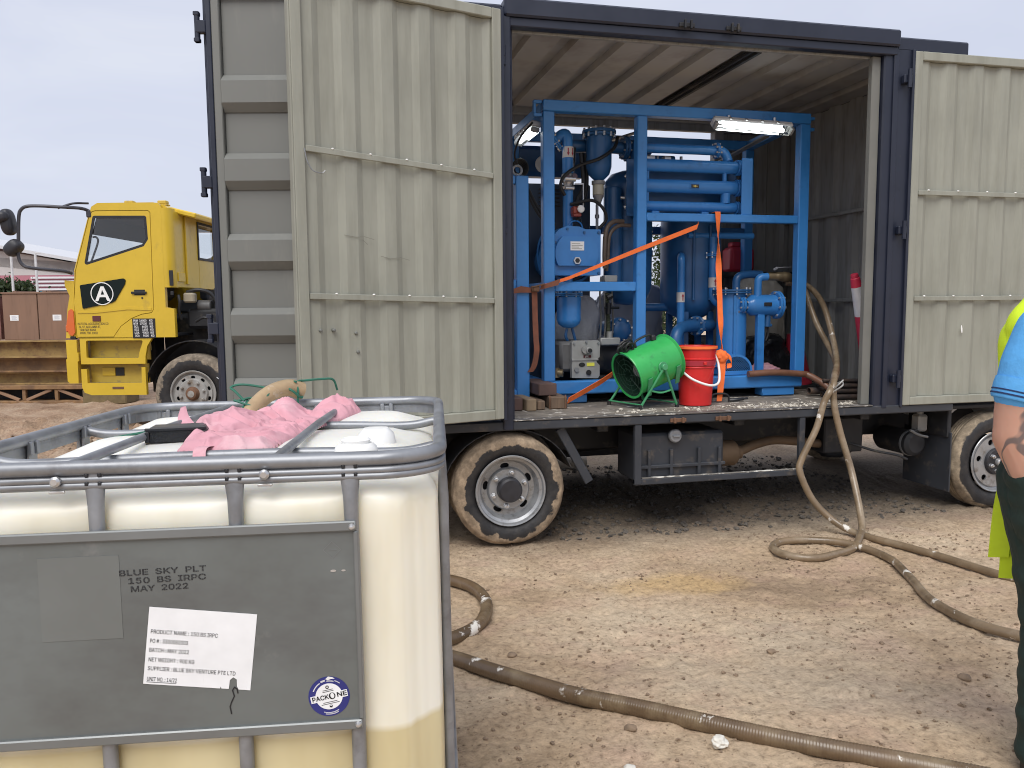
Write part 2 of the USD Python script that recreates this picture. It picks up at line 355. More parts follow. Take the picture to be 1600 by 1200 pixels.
# milky tank: oil stands in it up to a level, which shows through the wall
M['tank'] = usdkit.material(stage, '/World/Looks/milky_tank', {
    'tc': ('texture_coordinate', {}), 'sp': ('separate_xyz', {}),
    'n': ('noise_texture', {'scale': 2.2, 'detail': 4.}), 'mm': ('mapping', {'scale': (2.5, 2.5, .6)}),
    'r': ('rgb_ramp', {'ramp': [(.28, (.62, .57, .43)), (.42, (.72, .68, .55)), (.55, (.765, .735, .615)), (.72, (.79, .765, .66))]}),
    'lv': ('map_range', {'from_min': .606, 'from_max': .590, 'clamp': True}),
    'oil': ('rgb_ramp', {'ramp': [(.3, (.50, .42, .235)), (.7, (.60, .52, .31))]}),
    'tp': ('map_range', {'from_min': 1.06, 'from_max': 1.11, 'clamp': True}), 'mxt': ('mix', {'color2': (.77, .76, .69)}),
    'mx': ('mix', {}), 'bn': ('noise_texture', {'scale': 9., 'detail': 3.}), 'bu': ('bump', {'strength': .12, 'distance': .01}),
    'p': ('principled_bsdf', {'roughness': .36, 'subsurface_weight': .35, 'subsurface_scale': .02, 'subsurface_radius': (1., .8, .5)})},
    [('tc.object', 'mm.vector'), ('mm.vector', 'n.vector'), ('n.fac', 'r.fac'), ('n.fac', 'oil.fac'), ('tc.object', 'sp.vector'), ('sp.z', 'lv.value'), ('sp.z', 'tp.value'), ('tp.result', 'mxt.fac'), ('r.color', 'mxt.color1'),
     ('mxt.color', 'mx.color1'), ('oil.color', 'mx.color2'), ('lv.result', 'mx.fac'), ('mx.color', 'p.base_color'), ('tc.object', 'bn.vector'), ('bn.fac', 'bu.height'), ('bu.normal', 'p.normal')], surface='p.BSDF')

def tyre_mat(name, r_mud, mud, wob=.03):
    """rubber with caked mud from the tread down to an uneven edge on the sidewall"""
    return usdkit.material(stage, '/World/Looks/'+name, {
        'tc': ('texture_coordinate', {}), 'ml': ('vector_math', {'math_type': 'multiply', 'vector2': (1, 0, 1)}), 'ln': ('vector_math', {'math_type': 'length'}),
        'n': ('noise_texture', {'scale': 7., 'detail': 6., 'roughness': .6}), 'ma': ('math', {'math_type': 'multiply_add', 'value2': wob*4, 'value3': -wob*2}),
        'ad': ('math', {'math_type': 'add'}), 'mr': ('map_range', {'from_min': r_mud-.004, 'from_max': r_mud+.004, 'clamp': True}),
        'n2': ('noise_texture', {'scale': 16., 'detail': 7., 'roughness': .65}), 'rm': ('rgb_ramp', {'ramp': [(.3, tuple(np.array(mud)*.55)), (.52, mud), (.72, tuple(np.minimum(np.array(mud)*1.7, .8)))]}),
        'rb': ('rgb_ramp', {'ramp': [(.35, (.012, .012, .014)), (.75, (.035, .032, .03))]}), 'mx': ('mix', {}),
        'rg': ('map_range', {'to_min': .62, 'to_max': .95}), 'bu': ('bump', {'strength': .5, 'distance': .012}), 'p': ('principled_bsdf', {})},
        [('tc.object', 'ml.vector1'), ('ml.vector', 'ln.vector1'), ('tc.object', 'n.vector'), ('n.fac', 'ma.value1'), ('ln.value', 'ad.value1'), ('ma.value', 'ad.value2'), ('ad.value', 'mr.value'),
         ('tc.object', 'n2.vector'), ('n2.fac', 'rm.fac'), ('n2.fac', 'rb.fac'), ('rb.color', 'mx.color1'), ('rm.color', 'mx.color2'), ('mr.result', 'mx.fac'), ('mx.color', 'p.base_color'),
         ('mr.result', 'rg.value'), ('rg.result', 'p.roughness'), ('n2.fac', 'bu.height'), ('bu.normal', 'p.normal')], surface='p.BSDF')
M['tyre_a'] = tyre_mat('muddy_tyre', .318, (.27, .205, .14), .045)
M['tyre_b'] = tyre_mat('muddy_tyre_front', .352, (.25, .20, .14), .02)
M['tyre_c'] = tyre_mat('dusty_truck_tyre', .44, (.20, .165, .125), .05)

# ================================================================== GROUND
def rise(y):
    t = np.clip((4.3-np.asarray(y, float))/2.3, 0, 1); return .15*t*t*(3-2*t)

def gz(x, y):
    x, y = np.asarray(x, float), np.asarray(y, float)
    P = np.stack([x, y, np.zeros_like(x)], -1)
    near = (meshkit.fbm(P*2.2, 4, 3)-.5)*.035 + (meshkit.fbm(P*11, 4, 5)-.5)*.030 - np.abs(meshkit.fbm(P*6.5, 3, 19)-.5)*.022 + (meshkit.fbm(P*31, 2, 8)-.5)*.013
    mud = np.clip((-.2-x)/1.5, 0, 1)*np.clip((y-4.2)/1.5, 0, 1)*np.clip((16-y)/4, 0, 1)
    lump = (np.clip(meshkit.fbm(P*3.1, 5, 11)-.42, 0, 1)*.55+np.clip(meshkit.fbm(P*9., 3, 14)-.5, 0, 1)*.22)*mud
    rut = np.exp(-((y-5.05)/.16)**2)*np.clip((x-2.2)/1.5, 0, 1)*-.012
    far = np.clip((np.hypot(x, y-4)-7)/6, 0, 1)
    z = rise(y) + near*(1-far*.5) + lump + rut
    return z

def gz0(x, y):
    """height without the finest grain, for laying things"""
    return float(rise(y)) 

def axis(*seg):
    out = []
    for a, b, s in seg: out.append(np.arange(a, b, s))
    return np.concatenate(out + [[seg[-1][1]]])
gx = axis((-400, -40, 40), (-40, -14, 3), (-14, -6, .22), (-6, -.6, .07), (-.6, 5.2, .019), (5.2, 9, .12), (9, 40, 2.), (40, 400, 40))
gy = axis((-60, -4, 6), (-4, 1.2, .25), (1.2, 5.7, .019), (5.7, 12.5, .07), (12.5, 20, .3), (20, 60, 3.), (60, 900, 40))
X, Y = np.meshgrid(gx, gy, indexing='ij')
Z = gz(X, Y)
nx, ny = X.shape
i, j = np.meshgrid(np.arange(nx-1), np.arange(ny-1), indexing='ij')
q = np.stack([i*ny+j, (i+1)*ny+j, (i+1)*ny+j+1, i*ny+j+1], -1).reshape(-1, 4)
tri = np.vstack([q[:, [0, 1, 2]], q[:, [0, 2, 3]]])
M['ground'] = usdkit.material(stage, '/World/Looks/dirt_ground', {
    'g': ('geometry', {}),
    'n1': ('noise_texture', {'scale': .9, 'detail': 8., 'roughness': .62, 'distortion': .5}),
    'r1': ('rgb_ramp', {'ramp': [(.28, (.27, .195, .128)), (.42, (.455, .335, .22)), (.54, (.54, .415, .285)), (.74, (.60, .49, .355))]}),
    'n2': ('noise_texture', {'scale': 2.3, 'detail': 6., 'roughness': .6}), 'm2': ('map_range', {'from_min': .50, 'from_max': .68, 'to_max': .6, 'clamp': True}),
    'x2': ('mix', {'color2': (.50, .345, .255)}),
    'n3': ('noise_texture', {'scale': 34., 'detail': 8., 'roughness': .74}), 'r3': ('rgb_ramp', {'ramp': [(.30, (.26, .235, .21)), (.43, (.80, .79, .78)), (.55, (1.0, 1.0, 1.0)), (.75, (1.28, 1.25, 1.2))]}),
    'x3': ('mix', {'mix_type': 'multiply', 'fac': 1.}),
    'mw': ('mapping', {'location': (2.1, 0, 0)}), 'n4': ('noise_texture', {'scale': .55, 'detail': 5.}), 'm4': ('map_range', {'from_min': .55, 'from_max': .70, 'to_max': .55, 'clamp': True}), 'x4': ('mix', {'color2': (.34, .305, .245)}),
    # the dried orange silt patch in the middle of the yard
    'sd': ('mapping', {'location': (-1.98, -4.17, 0)}), 'ss': ('vector_math', {'math_type': 'multiply', 'vector2': (1.15, 2.6, 0)}), 'sl': ('vector_math', {'math_type': 'length'}),
    'sa': ('math', {'math_type': 'multiply_add', 'value2': .9, 'value3': -.45}), 'sb': ('math', {'math_type': 'add'}), 'sr': ('map_range', {'from_min': .60, 'from_max': .28, 'to_max': .75, 'clamp': True}), 'x5': ('mix', {'color2': (.56, .385, .19)}),
    # dark gravel and painted-in shade along the strip that the lorry stands over
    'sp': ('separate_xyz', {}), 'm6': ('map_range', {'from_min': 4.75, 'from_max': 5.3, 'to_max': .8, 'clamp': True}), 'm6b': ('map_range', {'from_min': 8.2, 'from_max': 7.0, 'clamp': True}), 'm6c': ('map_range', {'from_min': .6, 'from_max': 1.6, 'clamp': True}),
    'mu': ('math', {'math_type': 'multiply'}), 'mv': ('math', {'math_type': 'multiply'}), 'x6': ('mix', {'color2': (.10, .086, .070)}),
    'm7': ('map_range', {'from_min': -.5, 'from_max': -1.8, 'to_max': .75, 'clamp': True}), 'm7b': ('map_range', {'from_min': 4.3, 'from_max': 5.6, 'clamp': True}), 'my': ('math', {'math_type': 'multiply'}),
    'n8': ('noise_texture', {'scale': 1.7, 'detail': 7., 'roughness': .7}), 'r8': ('rgb_ramp', {'ramp': [(.35, (.17, .10, .065)), (.5, (.31, .205, .14)), (.66, (.46, .36, .27))]}), 'x7': ('mix', {}),
    'bn': ('noise_texture', {'scale': 60., 'detail': 8., 'roughness': .72}), 'bu': ('bump', {'strength': .9, 'distance': .014}),
    'p': ('principled_bsdf', {'roughness': .88, 'specular_ior_level': .25})},
    [('g.position', 'n1.vector'), ('n1.fac', 'r1.fac'), ('g.position', 'n2.vector'), ('n2.fac', 'm2.value'), ('m2.result', 'x2.fac'), ('r1.color', 'x2.color1'),
     ('g.position', 'mw.vector'), ('mw.vector', 'n4.vector'), ('n4.fac', 'm4.value'), ('m4.result', 'x4.fac'), ('x2.color', 'x4.color1'),
     ('g.position', 'sd.vector'), ('sd.vector', 'ss.vector1'), ('ss.vector', 'sl.vector1'), ('n2.fac', 'sa.value1'), ('sa.value', 'sb.value1'), ('sl.value', 'sb.value2'), ('sb.value', 'sr.value'), ('sr.result', 'x5.fac'), ('x4.color', 'x5.color1'),
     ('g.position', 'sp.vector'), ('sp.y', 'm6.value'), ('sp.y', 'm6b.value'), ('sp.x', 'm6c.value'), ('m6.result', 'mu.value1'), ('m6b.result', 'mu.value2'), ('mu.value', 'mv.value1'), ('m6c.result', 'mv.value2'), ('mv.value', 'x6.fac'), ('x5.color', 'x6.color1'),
     ('sp.x', 'm7.value'), ('sp.y', 'm7b.value'), ('m7.result', 'my.value1'), ('m7b.result', 'my.value2'), ('my.value', 'x7.fac'), ('g.position', 'n8.vector'), ('n8.fac', 'r8.fac'), ('x6.color', 'x7.color1'), ('r8.color', 'x7.color2'),
     ('g.position', 'n3.vector'), ('n3.fac', 'r3.fac'), ('x7.color', 'x3.color1'), ('r3.color', 'x3.color2'), ('x3.color', 'p.base_color'),
     ('g.position', 'bn.vector'), ('bn.fac', 'bu.height'), ('bu.normal', 'p.normal')], surface='p.BSDF')
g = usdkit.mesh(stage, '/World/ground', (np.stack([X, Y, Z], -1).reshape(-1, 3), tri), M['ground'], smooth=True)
tag(g.GetPrim(), kind='structure')

def lump_mesh(r, seed, flat=.6, sub=2, rough=.35):
    m = trimesh.creation.icosphere(sub, 1.)
    d = meshkit.fbm(m.vertices*1.7+seed*7.3, 3, seed)-.5
    v = m.vertices*(1+d[:, None]*2*rough)*r
    v[:, 2] *= flat
    return v, np.array(m.faces)

M['clod'] = mat('dirt_clod', (.21, .15, .10), .9, var=.45, vs=20., bump=(60, .5, .006), world=True)
M['clod_l'] = mat('pale_lump', (.62, .60, .54), .8, var=.2, vs=20., bump=(60, .4, .004))
# loose crumbs of soil and grit, uncountable
mb = MB(); r_ = np.random.default_rng(21)
protos = []
for k in range(8):
    v, f = lump_mesh(1, k, .62, 1, .6); protos.append((v*np.random.default_rng(60+k).uniform(.62, 1.3, (len(v), 1)), f))
xs = r_.uniform(.2, 5.6, 11000); ys = 1.3 + 4.2*r_.random(11000)**.9
for a, b in zip(xs, ys):
    cl = meshkit.fbm(np.array([a, b, 0])*2.3, 3, 31)
    if r_.random() > (cl-.40)*5: continue
    s = .0022 + .0085*r_.random()**6
    v, f = protos[r_.integers(8)]; mb.add(v*s @ rotz(r_.random()*6.3).T + [a, b, float(gz(a, b))+s*.25], f)
xs = r_.uniform(-5., .3, 900); ys = r_.uniform(4.6, 11, 900)
for a, b in zip(xs, ys):
    s = .012 + .06*r_.random()**3
    v, f = protos[r_.integers(8)]; mb.add(v*s @ rotz(r_.random()*6.3).T + [a, b, float(gz(a, b))+s*.2], f)
solo('soil_crumbs', mb, M['clod'], None, None, smooth=False, loc=(0, 0, 0), kind='stuff')
M['gravel'] = mat('shade_tinted_gravel', (.085, .074, .062), .9, var=.5, vs=14., bump=(60, .5, .006), world=True)  # gravel colour darkened to carry the shade under the lorry
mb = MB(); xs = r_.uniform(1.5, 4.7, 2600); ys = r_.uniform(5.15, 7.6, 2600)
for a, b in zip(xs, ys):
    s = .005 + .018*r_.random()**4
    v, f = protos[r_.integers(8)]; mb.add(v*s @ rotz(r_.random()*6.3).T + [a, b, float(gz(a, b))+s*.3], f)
solo('shade_tinted_gravel', mb, M['gravel'], None, None, smooth=False, loc=(0, 0, 0), kind='stuff')
for k, (a, b, s, lab) in enumerate([
        (.801, 3.387, .022, 'dark clod of soil just right of the ground hose near the white tank'),
        (1.023, 2.521, .022, 'flattened clod of soil lying half under the near ground hose'),
        (1.90, 3.05, .020, 'small dark clod of soil alone on the bare yard between the hoses'),
        (2.45, 2.55, .024, 'dark brown clod of soil near the lower right of the yard'),
        (2.72, 2.42, .030, 'flat pale brown stone at the lower right edge of the yard'),
        (3.30, 3.02, .024, 'brown clod of soil right of the lower clear hose beside the person')]):
    v, f = lump_mesh(s, 40+k, .6)
    solo('dirt_clod', (v+[a, b, float(gz(a, b))+s*.25], f), M['clod'], lab, 'clod', loc=(a, b, float(gz(a, b))))
v, f = lump_mesh(.025, 77, .75, 3, .6)
solo('white_lump', (v+[1.256, 2.31, float(gz(1.256, 2.31))+.018], f), M['clod_l'], 'crumbly white lump lying in front of the near ground hose', 'lump')
v, f = lump_mesh(.020, 78, .45, 2, .5)
solo('white_lump', (v+[.92, 2.27, float(gz(.92, 2.27))+.004], f), M['clod_l'], 'thin white chip on the soil at the bottom edge of the photo', 'lump')

solo('pale_log', MB().cyl((1.55, 7.62, .065), (2.55, 7.50, .06), .07, 14, bev=.008), mat('pale_bark', (.42, .37, .30), .85, var=.35, vs=9., bump=(20, .6, .01), world=True), 'pale log lying on the ground beyond the lorry rear wheel', 'log')

# ================================================================== WHEELS
def wheel(parent, name, loc, r, w, rim_r, mats, style, face=-1, dual=False, mirror=1):
    """axis along y, outer face at y = 0 looking to -y (face=-1); style 'dish' (rear), 'flush' (front), 'big' (ten-hole)"""
    t = sub(parent, name, loc, rz=0. if face < 0 else math.pi)
    ax = (0, 1, 0)
    sw = (r-rim_r)
    prof = [(rim_r-.01, .03), (rim_r+.004, .008), (rim_r+sw*.28, -.012), (rim_r+sw*.55, -.016), (rim_r+sw*.8, -.004), (r-.022, .012), (r-.008, .026), (r, .05)]
    k = 5
    for q in range(1, k):
        c = .05 + (w-.1)*q/k
        prof += [(r, c-.007), (r-.010, c-.004), (r-.010, c+.004), (r, c+.007)]
    prof += [(r, w-.05), (r-.022, w-.012), (rim_r+sw*.5, w+.016), (rim_r, w-.01), (rim_r-.012, w-.03)]
    a, b, d = frame_of(ax)
    mb = MB().rev(prof, (0, 0, 0), ax, 72)
    v, f = mb.arrays()
    ang = np.arctan2(v[:, 2], v[:, 0]); rad = np.hypot(v[:, 0], v[:, 2])
    nz = (meshkit.fbm(np.stack([np.cos(ang)*5, np.sin(ang)*5, v[:, 1]*9], -1), 3, 5)-.5)*.018*np.clip((rad-(rim_r+sw*.6))/(sw*.4), 0, 1)
    sq = np.where(v[:, 2] < -(r-.012), (-(r-.012)-v[:, 2]), 0)            # flattened where it carries the load
    v[:, 0] *= 1+nz/r; v[:, 2] *= 1+nz/r; v[:, 2] += sq*.8
    part(t, 'tyre', (v, f), mats[0], smooth=50)
    if dual:
        part(t, 'inner_tyre', MB().rev(prof, (0, w+.035, 0), ax, 40), mats[0], smooth=50)
    mb = MB()
    R0 = rim_r
    if style == 'dish':
        mb.rev([(R0-.006, .0), (R0, -.008), (R0-.004, -.013), (R0-.014, -.010), (R0-.020, .012), (R0-.038, .022), (R0-.044, .05), (R0-.058, .085)], ax and (0, 0, 0), ax, 64)
        dy, ro, hub_r, nut_r, hubd = .085, R0-.05, .062, .115, -.03
        hole = affinity.scale(Point(0, 0).buffer(.02), 1.55, .95)
        holes = [affinity.rotate(affinity.translate(hole, 0, .158), a, origin=(0, 0)) for a in (8, 80, 152, 224, 296)]
    elif style == 'flush':
        mb.rev([(R0-.006, .0), (R0, -.008), (R0-.004, -.013), (R0-.014, -.010), (R0-.022, .012), (R0-.035, .018), (R0-.045, .004)], (0, 0, 0), ax, 64)
        dy, ro, hub_r, nut_r, hubd = .004, R0-.04, .05, .072, -.05
        holes = [affinity.rotate(affinity.translate(affinity.scale(Point(0, 0).buffer(.021), 1.1, 1.1), 0, .160), a, origin=(0, 0)) for a in range(20, 360, 60)]
    else:
        mb.rev([(R0-.006, .0), (R0, -.012), (R0-.006, -.020), (R0-.020, -.014), (R0-.030, .02), (R0-.055, .03), (R0-.07, .006)], (0, 0, 0), ax, 64)
        dy, ro, hub_r, nut_r, hubd = .006, R0-.06, .085, .155, -.05
        holes = [affinity.rotate(affinity.translate(affinity.scale(Point(0, 0).buffer(.022), 1.3, 1.0), 0, .215), a, origin=(0, 0)) for a in range(0, 360, 36)]
    disc = Point(0, 0).buffer(ro, 24).difference(shapely.union_all(holes))
    mb.poly(disc, .012, (0, dy+.012, 0), (1, 0, 0), (0, 0, 1))
    if style == 'dish':
        mb.rev([(0, dy-.03), (.135, dy-.03), (.142, dy-.024), (.148, dy-.001)], (0, 0, 0), ax, 48)
    if style == 'big':
        mb.rev([(0, -.03), (.185, -.03), (.192, -.02), (.200, .008)], (0, 0, 0), ax, 48)
    part(t, 'rim', mb, mats[1], smooth=40)
    # drum behind the holes
    part(t, 'brake_drum', MB().cyl((0, dy+.05, 0), (0, w*.9, 0), ro-.006, 32), M['chassis'], smooth=40)
    hb = MB()
    if style == 'flush':
        hb.rev([(0, -.022), (.098, -.020), (.104, -.012), (.108, .006)], (0, 0, 0), ax, 40)
        part(t, 'hub_cover', hb, M['hub'], smooth=40)
        part(t, 'hub_cap', MB().rev([(0, -.052), (.022, -.050), (.028, -.04), (.030, -.018)], (0, 0, 0), ax, 24), M['bolt'], smooth=40)
    elif style == 'dish':
        hb.rev([(0, -.012), (.070, -.010), (.082, .002), (.086, .06)], (0, 0, 0), ax, 40)
        part(t, 'hub', hb, M['hub'], smooth=40)
    else:
        hb.rev([(.045, -.095), (.068, -.088), (.078, -.07), (.095, -.028)], (0, 0, 0), ax, 24)
        part(t, 'hub', hb, M['rust'], smooth=40)
        part(t, 'hub_cap', MB().rev([(0, -.10), (.043, -.098), (.048, -.09), (.05, -.07)], (0, 0, 0), ax, 24), M['wheelwhite'], smooth=40)
    n = {'dish': 6, 'flush': 6, 'big': 8}[style]
    ny = {'dish': dy-.03, 'flush': -.018, 'big': -.028}[style]
    for q in range(n):
        a = 2*math.pi*(q+.35)/n
        c = np.array([math.cos(a)*nut_r, 0, math.sin(a)*nut_r])
        s = .016 if style != 'big' else .02
        nb = MB().rev([(0, ny-s*2.0), (s*.55, ny-s*2.0), (s*.6, ny-s*1.5), (s, ny-s*1.3), (s, ny-.003), (s*1.25, ny)], c, ax, 6)
        part(t, 'wheel_nut', nb, M['bolt'] if style != 'big' else M['wheelwhite'], smooth=False)
    return t

# ================================================================== BOX LORRY
truck = thing('box_truck', 'dark navy box lorry standing on dirt with grey-green side doors folded open', 'truck', (2.05, 6.28, 0))
def tp(name, mb, m, smooth=35, label=None, kind=None, parent=None): return part(parent or truck, name, mb, m, smooth, True, label, kind)
# roof skin: corrugated across the box, seen from inside
prof = corrug(-.58, 4.68, .335, .045, .62, .006)
mb = MB(); mt = trimesh.creation.extrude_polygon(prof, 2.16, engine='earcut')
v = np.array(mt.vertices); mb.add(np.stack([v[:, 0], 5.21+v[:, 2], 3.418+v[:, 1]], 1), mt.faces[:, ::-1])
tp('ceiling', mb, M['ceil'], smooth=False)
tp('roof', MB().bb(-.60, 4.70, 5.17, 7.39, 3.475, 3.50, .01), M['navy'])
tp('header_beam', MB().bb(1.19, 4.09, 5.085, 5.20, 3.44, 3.555, .012).bb(1.195, 4.085, 5.11, 5.19, 3.385, 3.442, .006), M['navy'])
tp('roof_rail', MB().bb(-.60, 1.188, 5.13, 5.21, 3.42, 3.522, .012), M['navy'])
tp('roof_rail', MB().bb(4.092, 4.705, 5.13, 5.21, 3.42, 3.522, .012), M['navy'])
tp('roof_rail', MB().bb(-.60, 4.70, 7.34, 7.41, 3.30, 3.52, .012), M['navy'])
tp('header_drip', MB().bb(1.23, 3.98, 5.20, 5.235, 3.375, 3.42, .004), M['inner'])
tp('ceiling_rail', MB().bb(3.03, 3.11, 5.25, 7.3, 3.395, 3.422, .004).bb(3.055, 3.085, 5.25, 7.3, 3.375, 3.396, .003), M['chassis'])
tp('door_post', MB().bb(1.165, 1.232, 5.10, 5.20, .80, 3.445, .008), M['navy'])
tp('door_post', MB().bb(3.99, 4.23, 5.13, 5.215, .80, 3.445, .01).bb(4.06, 4.10, 5.115, 5.14, .84, 3.43, .004), M['navy'])
tp('jamb_strip', MB().bb(3.918, 3.988, 5.165, 5.215, .865, 3.385, .006), mat('jamb_paint', (.15, .15, .135), .55, var=.1))
tp('jamb_strip', MB().bb(1.234, 1.256, 5.17, 5.22, .865, 3.40, .004), M['navy'])
tp('near_wall', MB().bb(-.58, 1.163, 5.16, 5.19, .865, 3.42, .004), M['navy'])
tp('near_wall', MB().bb(4.232, 4.69, 5.16, 5.19, .865, 3.42, .004), M['navy'])
tp('corner_post', MB().bb(-.605, -.545, 5.11, 5.20, .80, 3.44, .01), M['navy'])
tp('corner_post', MB().bb(-.605, -.545, 7.32, 7.41, .80, 3.44, .01), M['navy'])
# front bulkhead, corrugated
prof = corrug(5.20, 7.36, .30, .045, .5, .006)
mt = trimesh.creation.extrude_polygon(prof, 2.54, engine='earcut'); v = np.array(mt.vertices)
tp('front_bulkhead', MB().add(np.stack([4.66-v[:, 1], v[:, 0], .87+v[:, 2]], 1), mt.faces), M['inner'], smooth=False)
tp('bulkhead_rail', MB().bb(4.585, 4.613, 5.21, 7.34, 2.415, 2.445, .004), M['inner'])
tp('bulkhead_rail', MB().bb(4.585, 4.613, 5.21, 7.34, 1.635, 1.665, .004), M['inner'])
tp('bulkhead_cladding', MB().bb(4.668, 4.70, 5.17, 7.39, .80, 3.47, .006), M['navy'])
prof = corrug(3.83, 4.665, .30, .04, .5, .006)
mt = trimesh.creation.extrude_polygon(prof, 2.46, engine='earcut'); v = np.array(mt.vertices)
tp('far_wall', MB().add(np.stack([v[:, 0], 7.39-v[:, 1], .87+v[:, 2]], 1), mt.faces), M['inner'], smooth=False)
tp('far_wall', MB().bb(-.54, .95, 7.36, 7.39, .87, 3.3, .004), M['inner'])
tp('far_header', MB().bb(-.54, 4.6, 7.30, 7.338, 3.29, 3.42, .006).bb(-.54, 4.6, 7.20, 7.298, 3.355, 3.42, .006), M['inner'])
tp('far_post', MB().bb(3.80, 3.90, 7.30, 7.40, .865, 3.30, .006), M['inner'])
tp('far_post', MB().bb(.95, 1.05, 7.30, 7.40, .865, 3.30, .006), M['inner'])
tp('far_side_board', MB().bb(1.052, 3.798, 7.33, 7.37, .862, 1.30, .006), M['inner'])
tp('far_board_edge', MB().bb(1.052, 3.798, 7.325, 7.375, 1.3015, 1.318, .003), M['steel'])
# deck of wide boards
yy = np.linspace(5.205, 7.36, 10)
for a, b in zip(yy[:-1], yy[1:]):
    tp('deck_board', MB().bb(-.58, 4.66, a, b-.004, .835, .860+float(r_.uniform(-.0012, .0012)), .003), M['floor'])
tp('sill_beam', MB().bb(-.60, 4.70, 5.12, 5.20, .795, .858, .008), M['frame_dark'])
tp('sill_lip', MB().bb(1.234, 3.985, 5.115, 5.203, .8585, .866, .003), mat('scuffed_sill', (.10, .09, .08), .6, var=.2, spots=[((.62, .60, .55), 14., .60, .05)]))
tp('sill_beam', MB().bb(-.60, 4.70, 7.33, 7.41, .78, .858, .008), M['frame_dark'])
for xc in (2.427, 2.768):
    tp('latch_keeper', MB().bb(xc-.055, xc+.055, 5.068, 5.084, 3.45, 3.478, .004).bb(xc-.028, xc-.016, 5.045, 5.07, 3.435, 3.492, .003).bb(xc+.016, xc+.028, 5.045, 5.07, 3.435, 3.492, .003), M['chassis'])
for xc in (2.415, 2.761):
    tp('latch_keeper', MB().bb(xc-.06, xc+.06, 5.105, 5.119, .805, .832, .004).bb(xc-.04, xc-.022, 5.088, 5.106, .80, .838, .003).bb(xc+.022, xc+.04, 5.088, 5.106, .80, .838, .003), M['rust'])
for xc in (1.16, 4.16):
    for zc in (3.22, 2.15, 1.06):
        tp('hinge', MB().bb(xc-.035, xc+.035, 5.085, 5.128, zc-.03, zc+.03, .006).cyl((xc, 5.075, zc-.065), (xc, 5.075, zc+.065), .014, 12), M['navy'])
# chassis
for yc in (5.82, 6.72):
    tp('chassis_rail', MB().bb(-.55, 6.6, yc-.04, yc+.04, .52, .74, .008), M['chassis'])
for xc in (-.5, .55, 1.9, 2.95, 4.0):
    tp('cross_member', MB().bb(xc-.04, xc+.04, 5.22, 7.32, .742, .832, .006), M['chassis'])
tp('rear_axle', MB().cyl((1.216, 5.35, .385), (1.216, 7.2, .385), .06, 16).rev([(0, -.15), (.1, -.12), (.16, 0), (.1, .12), (0, .15)], (1.216, 6.27, .385), (0, 1, 0), 16), M['chassis'])
tp('propeller_shaft', MB().cyl((1.3, 6.27, .42), (4.9, 6.27, .58), .045, 12), M['chassis'])
wheel(truck, 'wheel', (1.216-2.05, 5.14-6.28, .385), .385, .21, .243, (M['tyre_a'], M['wheelgrey']), 'dish', dual=True)
wheel(truck, 'wheel', (1.216-2.05, 7.42-6.28, .385), .385, .21, .243, (M['tyre_a'], M['wheelgrey']), 'dish', face=1, dual=True)
wheel(truck, 'wheel', (5.155-2.05, 5.16-6.28, .372), .385, .21, .243, (M['tyre_b'], M['wheelgrey']), 'flush')
wheel(truck, 'wheel', (5.155-2.05, 7.40-6.28, .372), .385, .21, .243, (M['tyre_b'], M['wheelgrey']), 'flush', face=1)
# mudguards
mb = MB()
for a in np.linspace(math.radians(20), math.radians(160), 15)[:-1]:
    b = a+math.radians(10)*1.02
    for aa in (a,):
        p0 = np.array([1.216+.46*math.cos(a), 0, .37+.43*math.sin(a)]); p1 = np.array([1.216+.46*math.cos(b), 0, .37+.43*math.sin(b)])
        n_ = np.array([math.cos((a+b)/2), 0, math.sin((a+b)/2)])
        mb.bar((p0[0], 5.36, p0[2]), (p1[0], 5.36, p1[2]), .40, .006, 0, n_, .002)
tp('mudguard', mb, M['chassis'], smooth=60)
tp('mud_flap', MB().bb(.70, .712, 5.16, 5.58, .16, .78, .003), M['rubber'])
tp('mud_flap', MB().bb(4.715, 4.727, 5.15, 5.66, .155, .62, .003), M['frame_dark'])
tp('wheel_arch', MB().bb(4.735, 5.58, 5.17, 5.60, .80, .83, .006).bb(4.70, 4.735, 5.17, 5.6, .58, .83, .006), M['chassis'])
# underside equipment
fuel = tp('fuel_tank', MB().bb(2.15, 2.825, 5.21, 5.60, .36, .715, .02), M['frame_dark'])
for xc in (2.235, 2.405, 2.62, 2.78): tp('tank_rib', MB().bb(xc-.012, xc+.012, 5.185, 5.212, .365, .60, .004), M['frame_dark'])
tp('tank_rib', MB().bb(2.15, 2.825, 5.186, 5.211, .468, .492, .004), M['frame_dark'])
tp('tank_cap', MB().rev([(0, -.03), (.04, -.03), (.048, -.02), (.048, 0)], (2.426, 5.195, .697), (0, 1, 0), 24).bb(2.40, 2.452, 5.15, 5.167, .69, .704, .003), M['steel'])
gr = M['frame_dark']
tp('side_guard', MB().bb(2.10, 2.152, 5.125, 5.165, .372, .795, .006), gr)
tp('side_guard', MB().bb(3.385, 3.43, 5.125, 5.165, .42, .795, .006), gr)
tp('side_guard', MB().bb(2.10, 3.43, 5.128, 5.162, .368, .412, .005), gr)
tp('guard_crust', MB().bb(2.16, 3.40, 5.130, 5.160, .4125, .4165, .001), mat('white_crust', (.15, .14, .125), .8, var=.3, spots=[((.70, .68, .62), 13., .53, .05)]))
tp('brace', MB().bar((1.57, 5.18, .79), (1.79, 5.20, .40), .03, .062, .005, (1, 0, .5)), gr)
tp('silencer', MB().rev([(0, 0), (.085, .004), (.096, .02), (.096, .10), (.098, .104), (.098, .112), (.096, .116), (.096, .205), (.085, .222), (.05, .225), (.05, .27), (0, .27)], (2.80, 5.42, .505), (1, 0, 0), 28), M['exh'])
